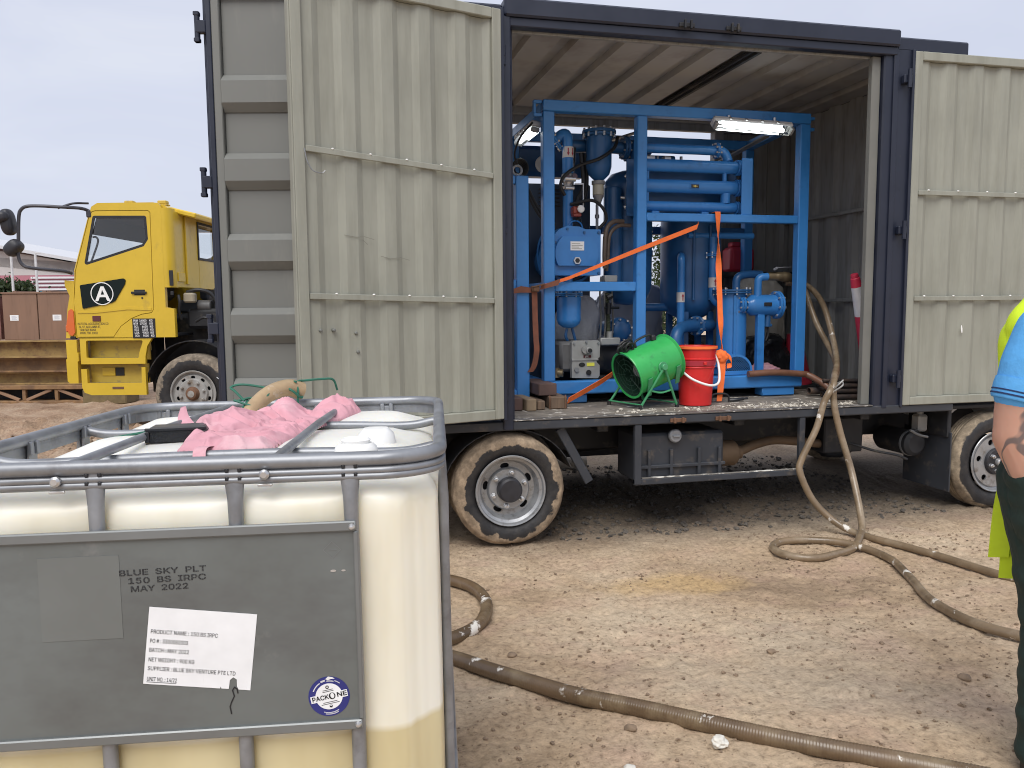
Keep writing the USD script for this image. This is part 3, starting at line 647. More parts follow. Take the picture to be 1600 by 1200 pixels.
tp('exhaust_pipe', MB().tube(spline([(3.05, 5.42, .505), (3.25, 5.45, .56), (3.5, 5.52, .56), (4.1, 5.6, .47)], 6), .035, 12), M['exh'])
tp('air_tank', MB().rev([(0, 0), (.07, .005), (.098, .03), (.10, .05), (.10, .38), (.07, .43), (0, .44)], (4.54, 5.30, .515), (0, 1, 0), 28), M['chassis'])
tp('air_tank_band', MB().rev([(.1005, 0), (.104, 0), (.104, .02), (.1005, .02)], (4.54, 5.36, .515), (0, 1, 0), 28), M['steel'])
tp('reservoir', MB().bb(4.605, 4.69, 5.36, 5.46, .60, .735, .015).cyl((4.65, 5.41, .735), (4.65, 5.41, .765), .025, 16), mat('reservoir_plastic', (.42, .42, .40), .5, var=.15))
tp('battery_box', MB().bb(3.85, 4.2, 5.5, 5.76, .44, .72, .01), M['chassis'])
tp('air_line', MB().tube(spline([(4.05, 5.45, .52), (4.2, 5.35, .47), (4.35, 5.3, .44), (4.45, 5.3, .40)], 6), .010, 8), M['chassis'])
tp('air_line', MB().tube(spline([(4.42, 5.24, .64), (4.5, 5.24, .60), (4.58, 5.24, .58)], 5), .010, 8), M['pumpd'])
tp('added_tool_locker', MB().bb(1.75, 2.95, 7.0, 7.36, .22, .78, .01), M['chassis'])  # added far-side box that darkens the gap under the body
tp('added_far_tank', MB().bb(3.05, 4.25, 6.95, 7.36, .24, .76, .03), M['chassis'])  # second added box, closing off the bright view beneath
tp('spare_wheel_carrier', MB().cyl((3.3, 6.27, .40), (3.3, 6.27, .62), .36, 28, bev=.05), M['rubber'])
# cab of the lorry beyond the doors (mostly outside the frame)
cabp = Polygon([(4.80, .55), (6.55, .55), (6.60, 1.1), (6.50, 1.45), (6.22, 2.35), (5.95, 2.48), (4.85, 2.48)]).difference(Point(5.155, .372).buffer(.47))
tp('cab', MB().poly(cabp, 1.9, (0, 7.22, 0), (1, 0, 0), (0, 0, 1)), mat('lorry_cab_paint', (.5, .5, .5), .35, var=.05), smooth=30)
tp('windscreen', MB().bar((6.525, 6.27, 1.46), (6.25, 6.27, 2.30), 1.7, .01, .002, (1, 0, .3)), M['black'])
tp('cab_window', MB().bb(5.2, 5.95, 5.305, 5.317, 1.55, 2.25, .004), M['black'])

# ---- doors: leaf frame + corrugated sheet + two rails, inner face to +n
def door_leaf(name, hinge, ang, L, z0, z1, m, rails, hinge_z, off=0., label=None):
    """local x along the leaf from its hinge, local -y the inner (seen) face"""
    d = sub(truck, name, (hinge[0]-2.05, hinge[1]-6.28, 0), ang, label=label)
    P = lambda nm, mb, mm, **k: part(d, nm, mb, mm, **k)
    fwid = .062
    P('door_skin', MB().bb(0, L, .018, .034, z0-.01, z1+.01, .003), M['navy'])
    P('door_edge', MB().bb(-.022, .0, -.028, .036, z0-.012, z1+.012, .004), M['navy'])
    P('door_edge', MB().bb(L, L+.010, -.026, .036, z0-.012, z1+.012, .004), M['navy'] if L > 1.32 else M['door'])
    P('door_frame', MB().bb(0, fwid, -.03, .016, z0, z1, .005), m)
    P('door_frame', MB().bb(L-fwid, L, -.03, .016, z0, z1, .005), m)
    P('door_frame', MB().bb(fwid, L-fwid, -.029, .016, z0, z0+fwid, .005), m)
    P('door_frame', MB().bb(fwid, L-fwid, -.029, .016, z1-fwid, z1, .005), m)
    pr = corrug(fwid+.002, L-fwid-.002, .238, .020, .36, .003, off)
    mt = trimesh.creation.extrude_polygon(pr, z1-z0-2*fwid-.004, engine='earcut'); v = np.array(mt.vertices)
    P('corrugated_sheet', MB().add(np.stack([v[:, 0], .012-v[:, 1], z0+fwid+.002+v[:, 2]], 1), mt.faces), m, smooth=False)
    for za, zb in rails:
        mb = MB().bar((fwid+.003, -.024, za), (L-fwid-.003, -.024, zb), .014, .034, .003)
        P('door_rail', mb, m)
        mb = MB()
        for q in np.linspace(.15, L-.15, 5):
            zz = za+(zb-za)*q/L
            v, f = lump_mesh(.009, int(q*50), .7, 1); mb.add(v+[q, -.028, zz+.018], f)
        P('weld_spot', mb, M['white'])
    for zc in hinge_z:
        P('hinge', MB().bb(-.05, .05, -.012, .012, zc-.028, zc+.028, .004, T=(-.03, .05, 0)).cyl((-.045, .02, zc-.06), (-.045, .02, zc+.06), .013, 12), M['navy'])
    return d
a_l = math.atan2(-.287, -.957)
dl = door_leaf('side_door', (1.147, 5.068), a_l, 1.318, .888, 3.458, M['door'], [], [3.2, 2.15, 1.06], .05, 'left grey-green door leaf swung back towards the tank')
# the leaf turned by about 197 degrees looks the other way: mirror its parts front to back
for p in dl.GetChildren():
    g = UsdGeom.Mesh(p); pts = np.array(g.GetPointsAttr().Get()); pts[:, 1] *= -1
    g.GetPointsAttr().Set(Vt.Vec3fArray.FromNumpy(pts.astype(np.float32)))
    f = np.array(g.GetFaceVertexIndicesAttr().Get()).reshape(-1, 3)[:, ::-1]
    g.GetFaceVertexIndicesAttr().Set(Vt.IntArray.FromNumpy(np.ascontiguousarray(f).ravel().astype(np.int32)))
    if g.GetNormalsAttr().Get():
        nn = np.array(g.GetNormalsAttr().Get()); nn[:, 1] *= -1; g.GetNormalsAttr().Set(Vt.Vec3fArray.FromNumpy(nn.astype(np.float32)))
for za, zb in ((2.437, 2.503), (1.655, 1.685)):
    part(dl, 'door_rail', MB().bar((.065, .024, za), (1.253, .024, zb), .014, .034, .003), M['door'])
    mb = MB()
    for q in np.linspace(.2, 1.1, 5):
        v, f = lump_mesh(.008, int(q*50), .7, 1); mb.add(v+[q, .028, za+(zb-za)*q/1.3+.018], f)
    part(dl, 'weld_spot', mb, M['white'])
for q, z in ((1.195, 1.49), (1.115, 1.49), (.985, 1.47), (.975, 1.36)): part(dl, 'bolt_head', MB().rev([(0, 0), (.006, .001), (.010, .006), (.011, .030)], (q, .020, z), (0, -1, 0), 12), M['door_rear'])
mk = [[(1.04, 2.035), (.97, 2.025), (.92, 2.03), (.86, 2.015)], [(.82, 1.92), (.76, 1.905), (.70, 1.915), (.64, 1.90)], [(.93, 2.01), (.90, 1.985)]]
part(dl, 'scratch', MB().poly(shapely.union_all([LineString([(-a, b) for a, b in m_]).buffer(.0013) for m_ in mk]), .0008, (0, .0125, 0), (-1, 0, 0), (0, 0, 1)), mat('scratch_dark', (.17, .165, .135), .7), False)
part(dl, 'wire', MB().tube(spline([(1.262, .035, 2.50), (1.25, .04, 2.43), (1.22, .045, 2.38), (1.17, .045, 2.37), (1.15, .045, 2.385)], 6), .003, 6), M['steel'])
dr = door_leaf('side_door', (4.232, 5.135), 0., 1.33, .856, 3.424, M['door'], [(2.425, 2.425), (1.652, 1.652)], [3.22, 2.15, 1.06], .10, 'right grey-green door leaf folded flat along the body')
part(dr, 'scrape_mark', MB().poly(affinity.rotate(affinity.scale(Point(0, 0).buffer(.009), .7, 3.4), 8), .0012, (.50, -.0225, 1.42), (1, 0, 0), (0, 0, 1)), M['white'])
# rear door leaf, swung right round against the near side
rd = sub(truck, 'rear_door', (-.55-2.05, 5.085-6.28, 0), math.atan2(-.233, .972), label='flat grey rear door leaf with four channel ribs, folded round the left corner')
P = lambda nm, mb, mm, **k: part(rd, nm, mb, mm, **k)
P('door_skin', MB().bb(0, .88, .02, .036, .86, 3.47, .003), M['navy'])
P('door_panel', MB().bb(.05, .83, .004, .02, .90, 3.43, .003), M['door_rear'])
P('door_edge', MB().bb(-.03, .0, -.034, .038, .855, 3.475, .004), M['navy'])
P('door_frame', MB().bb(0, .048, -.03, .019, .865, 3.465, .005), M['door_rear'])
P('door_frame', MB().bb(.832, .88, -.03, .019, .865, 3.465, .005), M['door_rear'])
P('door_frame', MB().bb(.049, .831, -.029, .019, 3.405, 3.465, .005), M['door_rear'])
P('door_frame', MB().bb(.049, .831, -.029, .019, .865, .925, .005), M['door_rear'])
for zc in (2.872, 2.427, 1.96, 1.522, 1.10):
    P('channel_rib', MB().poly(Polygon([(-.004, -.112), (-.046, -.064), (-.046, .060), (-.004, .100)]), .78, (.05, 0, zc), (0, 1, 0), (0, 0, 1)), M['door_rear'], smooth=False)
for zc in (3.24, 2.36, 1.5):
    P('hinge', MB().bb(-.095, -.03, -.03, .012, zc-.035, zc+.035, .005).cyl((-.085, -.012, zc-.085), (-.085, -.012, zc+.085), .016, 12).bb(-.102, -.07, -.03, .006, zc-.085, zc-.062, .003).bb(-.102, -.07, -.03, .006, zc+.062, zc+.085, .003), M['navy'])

# ================================================================== BLUE OIL PURIFIER SKID
sk = thing('oil_purifier_skid', 'blue oil purifier skid of pipes and tanks in an open frame inside the lorry', 'machine', (2.8, 6.5, .86))
def sp(name, mb, m=None, smooth=40, parent=None, **k): return part(parent or sk, name, mb, m or M['blue'], smooth, True, **k)
FY, BY = 5.93, 7.02
sp('frame_post', MB().bb(1.668, 1.757, FY-.03, FY+.05, 1.04, 3.068, .006))
sp('frame_post', MB().bb(2.421, 2.503, FY-.03, FY+.05, 1.04, 3.068, .006))
sp('frame_post', MB().bb(3.832, 3.922, FY-.03, FY+.05, 1.04, 3.068, .006))
for x in (1.668, 3.96):
    sp('frame_post', MB().bb(x, x+.085, BY-.04, BY+.04, 1.04, 3.068, .006))
sp('top_beam', MB().bb(1.668, 3.922, FY-.032, FY+.052, 3.07, 3.152, .006))
sp('top_beam', MB().bb(1.668, 4.045, BY-.04, BY+.04, 3.07, 3.15, .006))
sp('top_beam', MB().bb(1.67, 1.754, FY+.053, BY-.042, 3.072, 3.148, .006))
sp('top_beam', MB().bar((3.88, FY+.06, 3.11), (4.0, BY-.05, 3.11), .08, .076, .006))
sp('base_beam', MB().bb(1.64, 3.90, FY-.04, FY+.06, .935, 1.038, .01))
sp('base_beam', MB().bb(1.64, 4.0, BY-.06, BY+.04, .935, 1.038, .01))
sp('base_beam', MB().bb(1.64, 1.74, FY+.062, BY-.062, .937, 1.036, .01))
sp('base_beam', MB().bb(3.84, 3.94, FY+.062, BY-.062, .937, 1.036, .01))
sp('base_beam', MB().bb(2.42, 2.52, FY+.062, BY-.062, .937, 1.036, .01))
sp('drip_pan', MB().bb(1.742, 3.838, FY+.064, BY-.064, .94, .955, .004), M['blue_d'])
sp('skid_foot', MB().bb(3.54, 3.84, FY-.02, FY+.10, .866, .934, .006))
sp('skid_foot', MB().bb(1.75, 2.02, FY-.02, FY+.10, .866, .934, .006), M['blue_d'])
sp('skid_foot', MB().bb(3.54, 3.84, BY-.1, BY+.02, .866, .934, .006), M['blue_d'])
sp('skid_foot', MB().bb(1.75, 2.02, BY-.1, BY+.02, .866, .934, .006), M['blue_d'])
sp('cross_beam', MB().bb(1.759, 2.419, FY-.025, FY+.045, 1.73, 1.802, .005))
sp('cross_beam', MB().bb(2.505, 3.830, FY-.025, FY+.045, 2.274, 2.337, .005))
sp('cross_beam', MB().bb(1.759, 3.958, BY-.03, BY+.03, 2.27, 2.34, .005), M['blue_d'])
sp('cross_beam', MB().bb(1.675, 1.75, FY+.055, BY-.045, 1.73, 1.80, .005))
sp('end_plate', MB().bb(3.33, 3.425, FY+.0, FY+.012, 2.339, 2.785, .003).bb(3.413, 3.425, FY+.013, FY+.17, 2.339, 2.785, .003))
sp('lashing_lug', MB().bb(1.60, 1.666, FY-.012, FY+.03, 3.125, 3.15, .004).bb(1.60, 1.666, FY-.012, FY+.03, 3.03, 3.055, .004).bb(1.60, 1.618, FY-.012, FY+.03, 3.054, 3.126, .003))
sp('lashing_lug', MB().bb(3.924, 3.968, FY-.012, FY+.03, 3.105, 3.13, .004))
sp('lashing_lug', MB().bb(3.924, 3.968, FY-.012, FY+.03, 3.02, 3.045, .004))

def flange(parent, c, ax, r, t=.02, n=8, m=None, name='flange'):
    ax = np.asarray(ax, float); ax /= np.linalg.norm(ax); a, b, d = frame_of(ax); c = np.asarray(c, float)
    mb = MB().cyl(c-ax*t, c-ax*.0015, r, 24, bev=.003).cyl(c+ax*.0015, c+ax*t, r, 24, bev=.003)
    fl = sp(name, mb, m or M['blue'], parent=parent)
    mb = MB()
    for k in range(n):
        th = 2*math.pi*(k+.5)/n; o = c + (a*math.cos(th)+b*math.sin(th))*r*.85
        mb.cyl(o-ax*(t+.014), o+ax*(t+.014), .0085, 6)
    sp('flange_bolts', mb, M['bolt'], smooth=False, parent=parent, kind='stuff')
    return fl

def pipe(pts, r, name='pipe', m=None, n=14, bend=6, parent=None, **k):
    """pipe through straight runs with rounded elbows"""
    p = [np.asarray(q, float) for q in pts]; out = [p[0]]
    for a, b, c in zip(p[:-2], p[1:-1], p[2:]):
        u, v = a-b, c-b; lu, lv = np.linalg.norm(u), np.linalg.norm(v); rr = min(r*2.6, lu*.49, lv*.49)
        s, e = b+u/lu*rr, b+v/lv*rr
        for t in np.linspace(0, 1, bend+2): out.append((1-t)**2*s+2*t*(1-t)*b+t*t*e)
    out.append(p[-1]); out = np.array(out)
    keep = np.r_[True, np.linalg.norm(np.diff(out, axis=0), axis=1) > 1e-5]
    return sp(name, MB().tube(out[keep], r, n), m or M['blue'], parent=parent, **k)

# three horizontal heater tubes with end flanges
for zc, r in ((2.728, .050), (2.567, .053), (2.408, .040)):
    sp('heater_tube', MB().cyl((2.515, 6.06, zc), (3.345, 6.06, zc), r, 28, bev=.004))
    sp('tube_flange', MB().cyl((3.346, 6.06, zc), (3.362, 6.06, zc), r*1.28, 28, bev=.003).cyl((3.364, 6.06, zc), (3.380, 6.06, zc), r*1.28, 28, bev=.003).cyl((3.381, 6.06, zc), (3.40, 6.06, zc), r*.9, 28, bev=.005), M['blue'])
for x, z0, z1, r in ((3.245, 2.614, 2.686, .018), (3.255, 2.440, 2.520, .040), (2.572, 2.61, 2.69, .014), (2.572, 2.44, 2.52, .014)):
    sp('riser', MB().cyl((x, 6.06, z0), (x, 6.06, z1), r, 16))
for x in (2.60, 3.03): sp('tube_saddle', MB().bb(x, x+.06, 6.02, 6.10, 2.339, 2.366, .003))
np_ = sp('nameplate', MB().bb(2.915, 2.997, 6.000, 6.012, 2.545, 2.583, .003), M['blue'])
sp('nameplate_face', MB().bb(2.923, 2.989, 5.9965, 5.9995, 2.550, 2.578, 0), M['gold'], parent=np_)
sp('nameplate_logo', MB().poly(Point(0, 0).buffer(.009).union(sbox(-.022, -.002, .022, .002)), .0008, (2.956, 5.9962, 2.564), (1, 0, 0), (0, 0, 1)), mat('logo_yellow', (.6, .45, .1), .4), parent=np_)
pipe([(2.51, 6.12, 2.872), (3.27, 6.12, 2.872), (3.29, 6.08, 2.775)], .038)
flange(sk, (3.20, 6.12, 2.872), (1, 0, 0), .064, .012)
pipe([(3.0, 6.5, 2.86), (2.55, 6.5, 2.86)], .03, m=M['blue_d'])
for x, w in ((2.60, .10), (2.78, .06)): sp('gauge_block', MB().bb(x, x+w, 6.2, 6.26, 2.79, 2.83), M['bolt'])
for x in (2.74, 2.95): sp('gauge_stem', MB().cyl((x, 6.25, 2.78), (x, 6.25, 2.84), .012, 10), M['bolt'])
sp('heater_back_panel', MB().bb(2.46, 3.44, 6.22, 6.236, 2.345, 2.80, .003), M['blue_d'])
sp('fire_tray', MB().bb(3.45, 3.66, 6.9, 6.96, 2.18, 2.33, .006), M['blue_d'])

# tall vacuum column in the left bay and its fittings
sp('vacuum_column', MB().rev([(0, 0), (.10, .012), (.175, .06), (.205, .14), (.21, .20), (.21, 1.0), (.20, 1.06), (.15, 1.12), (.06, 1.15), (0, 1.152)], (2.63, 6.62, 1.62), (0, 0, 1), 40), M['blue_d'])
sp('column_jacket', MB().cyl((2.42, 6.42, 1.75), (2.42, 6.42, 2.60), .075, 28, bev=.01), M['blue_d'])
for zc in (2.25, 2.05): sp('column_band', MB().rev([(.211, 0), (.218, 0), (.218, .04), (.211, .04)], (2.63, 6.62, zc), (0, 0, 1), 40), M['blue_d'])
sp('vacuum_tank', MB().rev([(0, -.02), (.10, -.005), (.20, .05), (.255, .13), (.26, .20), (.26, .92), (.25, .98), (.2, 1.03), (0, 1.06)], (3.24, 6.66, 1.50), (0, 0, 1), 44), M['blue_d'])
for a in (-1.9, -1.35, -.9):
    sp('tank_stay', MB().cyl((3.24+.275*math.cos(a), 6.66+.275*math.sin(a), 1.66), (3.24+.275*math.cos(a), 6.66+.275*math.sin(a), 2.3), .012, 8), M['blue_d'])
for a in (-2.2, -.9, .7, 2.2):
    sp('tank_leg', MB().bar((3.24+.2*math.cos(a), 6.66+.2*math.sin(a), .96), (3.24+.2*math.cos(a), 6.66+.2*math.sin(a), 1.56), .05, .05, .004, (1, 0, 0)), M['blue_d'])
sp('tank_outlet', MB().cyl((2.80, 6.66, 1.60), (3.05, 6.66, 1.60), .035, 16), M['blue_d'])

# down pipe with elbow, arrow band, ball valve
pipe([(1.87, 6.36, 2.93), (1.98, 6.3, 3.02), (1.986, 6.30, 2.68)], .044)
flange(sk, (1.905, 6.35, 2.945), (.7, -.35, .5), .088, .014)
pipe([(1.986, 6.30, 2.55), (1.986, 6.30, 2.22)], .042)
def arrow_label(x, y, zc, r, upw, w=.045, h=.085, n=2):
    lb = sp('arrow_label', MB().rev([(r+.001, -h/2), (r+.0025, -h/2), (r+.0025, h/2), (r+.001, h/2)], (x, y, zc), (0, 0, 1), 20), mat('label_white_%d' % int(x*1000), (.62, .58, .54), .5, var=.05))
    s = 1 if upw else -1
    for k in range(n):
        th = math.radians(-90 - (18 if n == 2 else 0) + k*48 + 5)
        c = np.array([x+(r+.003)*math.cos(th), y+(r+.003)*math.sin(th), zc]); ex = np.array([-math.sin(th), math.cos(th), 0])
        ar = Polygon([(-.0045, -.03*s), (.0045, -.03*s), (.0045, .006*s), (.012, .006*s), (0, .031*s), (-.012, .006*s), (-.0045, .006*s)])
        sp('arrow', MB().poly(ar, .0008, c, ex, (0, 0, 1)), M['crimson'], parent=lb, smooth=False)
arrow_label(1.986, 6.30, 2.846, .044, False)
sp('ball_valve', MB().rev([(.05, -.06), (.055, -.04), (.03, -.03), (.045, 0), (.03, .03), (.055, .04), (.05, .06)], (1.986, 6.30, 2.615), (0, 0, 1), 16).cyl((1.94, 6.24, 2.63), (2.03, 6.24, 2.63), .022, 12).cyl((1.95, 6.25, 2.56), (2.02, 6.25, 2.56), .016, 10), M['bolt'])
M['valvep'] = mat('valve_purple', (.10, .06, .08), .5)
for x in (1.955, 2.02): sp('valve_knob', MB().cyl((x, 6.22, 2.65), (x, 6.25, 2.65), .022, 8), M['valvep'])
sp('valve_lever', MB().bar((2.03, 6.26, 2.595), (2.10, 6.25, 2.595), .01, .012, .002).cyl((2.10, 6.25, 2.60), (2.10, 6.25, 2.40), .006, 8), M['bolt'])
# filter bowl with bolted lid, sight glass below
fb = sp('filter_bowl', MB().rev([(.03, -.06), (.05, -.045), (.085, -.01), (.103, .05), (.104, .29), (.128, .292), (.128, .31)], (2.25, 6.30, 2.69), (0, 0, 1), 40), M['blue_d'])
sp('bowl_lid', MB().rev([(0, .035), (.10, .034), (.136, .024), (.138, .020), (.138, 0), (0, 0)], (2.25, 6.30, 3.003), (0, 0, 1), 40), M['blue_d'], parent=fb)
mb = MB()
for k in range(12):
    th = k*math.pi/6; mb.cyl((2.25+.125*math.cos(th), 6.30+.125*math.sin(th), 2.97), (2.25+.125*math.cos(th), 6.30+.125*math.sin(th), 3.045), .010, 6)
sp('lid_bolts', mb, M['bolt'], smooth=False, parent=fb, kind='stuff')
sg = sp('sight_glass', MB().cyl((2.245, 6.30, 2.515), (2.245, 6.30, 2.60), .046, 24, bev=.004), M['glassjar'])
sp('glass_collar', MB().cyl((2.245, 6.30, 2.601), (2.245, 6.30, 2.63), .054, 24), M['pump'], parent=sg)
sp('glass_collar', MB().rev([(.012, -.07), (.02, -.06), (.044, 0), (.046, .008)], (2.245, 6.30, 2.505), (0, 0, 1), 20), M['pump'], parent=sg)
sp('drain_tube', MB().cyl((2.235, 6.30, 2.20), (2.235, 6.30, 2.44), .012, 12).cyl((2.235, 6.30, 2.33), (2.235, 6.30, 2.36), .018, 12), M['steel'])
# header pipe behind
pipe([(2.0, 6.42, 2.925), (2.75, 6.42, 2.925)], .05, m=M['blue_d'])
flange(sk, (2.52, 6.42, 2.925), (1, 0, 0), .095, .022, m=M['blue_d'])
sp('bellows', MB().rev([(.05 + .018*(k % 2), k*.010) for k in range(12)], (2.545, 6.42, 2.925), (1, 0, 0), 28), M['blue_d'], smooth=20)
pipe([(2.60, 6.38, 2.925), (2.60, 6.38, 2.55), (2.62, 6.42, 2.35)], .04, m=M['blue_d'])
for zc in (2.74, 2.52, 2.40): sp('coupling', MB().cyl((2.60, 6.38, zc-.02), (2.60, 6.38, zc+.02), .058, 16, bev=.004).cyl((2.56, 6.30, zc), (2.64, 6.30, zc), .016, 10), M['blue_d'])
for a, b, r in (((2.50, 6.28, 2.73), (2.54, 6.26, 2.75), .02), ((2.47, 6.3, 2.42), (2.52, 6.28, 2.44), .018), ((2.5, 6.3, 2.56), (2.55, 6.27, 2.6), .014), ((2.46, 6.26, 2.66), (2.48, 6.25, 2.68), .015), ((2.44, 6.3, 2.50), (2.47, 6.29, 2.50), .014)): sp('fitting', MB().cyl(a, b, r, 10), M['bolt'])
# black hoses and cables
for pts, r in (([(2.40, 6.27, 2.98), (2.33, 6.17, 2.87), (2.20, 6.15, 2.78), (2.05, 6.2, 2.73), (1.93, 6.2, 2.65), (1.90, 6.22, 2.57), (1.94, 6.24, 2.50)], .014),
               ([(1.99, 6.25, 2.43), (2.15, 6.2, 2.46), (2.24, 6.18, 2.40), (2.27, 6.18, 2.31), (2.22, 6.2, 2.24)], .013),
               ([(2.12, 6.36, 2.86), (2.14, 6.36, 2.6), (2.08, 6.36, 2.45), (2.1, 6.36, 2.3)], .022),
               ([(2.17, 6.38, 2.86), (2.17, 6.38, 2.58), (2.12, 6.38, 2.4)], .018),
               ([(2.06, 6.36, 2.9), (2.05, 6.38, 2.65), (2.04, 6.38, 2.5)], .014),
               ([(1.62, 6.2, 2.55), (1.70, 6.2, 2.40), (1.79, 6.2, 2.30), (1.85, 6.2, 2.26)], .014),
               ([(1.62, 6.2, 2.50), (1.70, 6.2, 2.36), (1.79, 6.2, 2.25)], .012)):
    sp('black_hose', MB().tube(spline(pts, 7), r, 8), M['cable'])
sp('transmitter', MB().cyl((2.05, 6.19, 2.385), (2.05, 6.26, 2.385), .030, 16, bev=.006).bb(1.995, 2.03, 6.19, 6.27, 2.35, 2.41, .01).bb(2.0, 2.07, 6.2, 6.26, 2.33, 2.36, .006), M['tan'])
sp('transmitter_cap', MB().cyl((2.058, 6.17, 2.388), (2.056, 6.189, 2.388), .030, 18, bev=.006), M['white'])
sp('valve_wheel', MB().tube(np.stack([2.03+.06*np.cos(np.linspace(0, 6.283, 25)[:-1]), np.full(24, 6.24), 2.24+.06*np.sin(np.linspace(0, 6.283, 25)[:-1])], 1), .006, 6, closed=True), M['blue'])
for pts, r in (([(2.43, 6.22, 2.30), (2.33, 6.18, 2.29), (2.265, 6.16, 2.22), (2.25, 6.16, 2.05), (2.26, 6.18, 1.92)], .019), ([(2.50, 6.24, 2.27), (2.38, 6.2, 2.26), (2.30, 6.18, 2.18), (2.285, 6.18, 2.0), (2.28, 6.2, 1.9)], .016)):
    sp('brown_hose', MB().tube(spline(pts, 8), r, 10), mat('brown_hose_%d' % int(r*1000), (.11, .08, .06), .5, var=.2))
# blower casing with round cover, plate and sight plug
cs = Polygon([(1.80, 1.86), (2.21, 1.86), (2.21, 2.225), (2.08, 2.225), (2.03, 2.245), (1.93, 2.25), (1.86, 2.22), (1.80, 2.15), (1.775, 2.02), (1.785, 1.92)])
bl = sp('blower_casing', MB().poly(cs.buffer(-.01).buffer(.01), .30, (0, 6.44, 0), (1, 0, 0), (0, 0, 1)), M['blue'], smooth=50)
cv = Point(2.0, 2.03).buffer(.178, 32).intersection(sbox(1.7, 1.935, 2.3, 2.165))
sp('blower_cover', MB().poly(cv, .03, (0, 6.136, 0), (1, 0, 0), (0, 0, 1)), M['blue'], parent=bl)
sp('blower_plate', MB().bb(1.945, 2.058, 6.1025, 6.1055, 2.055, 2.125, .001), M['white'], parent=bl)
mb = MB()
for k, w in ((0, .07), (1, .09), (2, .06), (3, .085)): mb.bb(1.955, 1.955+w, 6.1015, 6.1024, 2.105-k*.013, 2.109-k*.013, 0)
sp('plate_print', mb, mat('plate_print', (.25, .24, .2), .6), parent=bl)
sp('sight_plug', MB().rev([(0, -.016), (.020, -.016), (.021, -.02), (.031, -.02), (.033, -.002), (.033, .02)], (1.999, 6.11, 1.975), (0, 1, 0), 6), M['bolt'], smooth=False, parent=bl)
sp('sight_pane', MB().cyl((1.999, 6.088, 1.975), (1.999, 6.094, 1.975), .018, 20), M['black'], parent=bl)
mb = MB()
for x, z in ((1.93, 2.225), (2.07, 2.2), (2.19, 2.2), (2.19, 1.88), (1.83, 2.12)): mb.cyl((x, 6.126, z), (x, 6.14, z), .010, 6)
sp('casing_bolts', mb, M['blue_d'], smooth=False, parent=bl, kind='stuff')
sp('casing_ring', MB().rev([(.185, 0), (.205, .01), (.205, .05), (.185, .06)], (1.98, 6.18, 2.0), (0, 1, 0), 40), M['blue_d'])
sp('blower_motor', MB().cyl((1.98, 6.46, 2.0), (1.98, 6.85, 2.0), .16, 28, bev=.02), M['blue_d'])
sp('pipe_elbow_left', MB().rev([(.16, -.03), (.19, -.03), (.19, .03), (.16, .03)], (1.87, 6.42, 2.05), (1, .2, 0), 36), M['blue'])
# electrical cabinet behind the left bay
ec = sp('electrical_cabinet', MB().bb(1.60, 2.33, 6.74, 6.94, .96, 2.665, .01), M['cab'])
for k in range(5): sp('louvre', MB().bb(1.86, 2.05, 6.728, 6.741, 2.47+k*.035, 2.482+k*.035, .002), M['black'], parent=ec)
# small cylinder under the cross beam
sv = sp('condensate_pot', MB().rev([(0, -.02), (.05, -.012), (.085, .015), (.097, .05), (.097, .225), (.09, .235)], (1.935, 6.12, 1.46), (0, 0, 1), 32))
sp('pot_flange', MB().cyl((1.935, 6.12, 1.697), (1.935, 6.12, 1.708), .112, 28, bev=.002).cyl((1.935, 6.12, 1.711), (1.935, 6.12, 1.722), .112, 28, bev=.002), parent=sv)
mb = MB()
for k in range(8): th = k*math.pi/4+.3; mb.cyl((1.935+.103*math.cos(th), 6.12+.103*math.sin(th), 1.688), (1.935+.103*math.cos(th), 6.12+.103*math.sin(th), 1.735), .007, 6)
sp('pot_bolts', mb, M['bolt'], smooth=False, parent=sv, kind='stuff')
sp('pot_pipe', MB().cyl((1.935, 6.12, 1.723), (1.935, 6.12, 1.85), .03, 14), M['blue_d'])
sp('pot_drain', MB().tube(spline([(1.92, 6.12, 1.44), (1.91, 6.12, 1.38), (1.93, 6.14, 1.34)], 5), .012, 8), M['blue_d'])
sp('pot_drain', MB().tube(spline([(1.96, 6.12, 1.45), (1.98, 6.12, 1.38), (2.0, 6.14, 1.33)], 5), .012, 8), M['blue_d'])
# grey vacuum pump
vp = sp('vacuum_pump', MB().poly(Polygon([(1.915, 1.055), (2.128, 1.048), (2.143, 1.07), (2.143, 1.15), (2.118, 1.175), (2.118, 1.20), (2.143, 1.215), (2.147, 1.33), (2.128, 1.347), (1.922, 1.347), (1.912, 1.333), (1.912, 1.2), (1.916, 1.18), (1.912, 1.16)]), .05, (0, 6.02, 0), (1, 0, 0), (0, 0, 1)), M['pump'], smooth=30)
sp('pump_body', MB().bb(1.83, 2.125, 6.022, 6.50, 1.10, 1.338, .025), M['pumpd'], parent=vp)
sp('pump_seam', MB().bb(1.912, 2.13, 5.963, 5.9695, 1.19, 1.203, .002), M['pump'], parent=vp)
sp('pump_port', MB().cyl((2.045, 5.93, 1.272), (2.045, 5.969, 1.272), .026, 18, bev=.004).cyl((2.02, 5.945, 1.275), (2.02, 5.969, 1.275), .030, 18), M['pump'], parent=vp)
sp('port_bore', MB().cyl((2.048, 5.926, 1.270), (2.048, 5.931, 1.270), .017, 16), M['black'], parent=vp)
sp('red_badge', MB().bb(2.008, 2.070, 5.9665, 5.9697, 1.212, 1.232, 0), M['maroon'], parent=vp)
sp('badge_print', MB().text('LTE', .012, (2.019, 5.966, 1.216), (1, 0, 0), (0, 0, 1), bold=True), M['whiteink'], parent=vp, smooth=False)
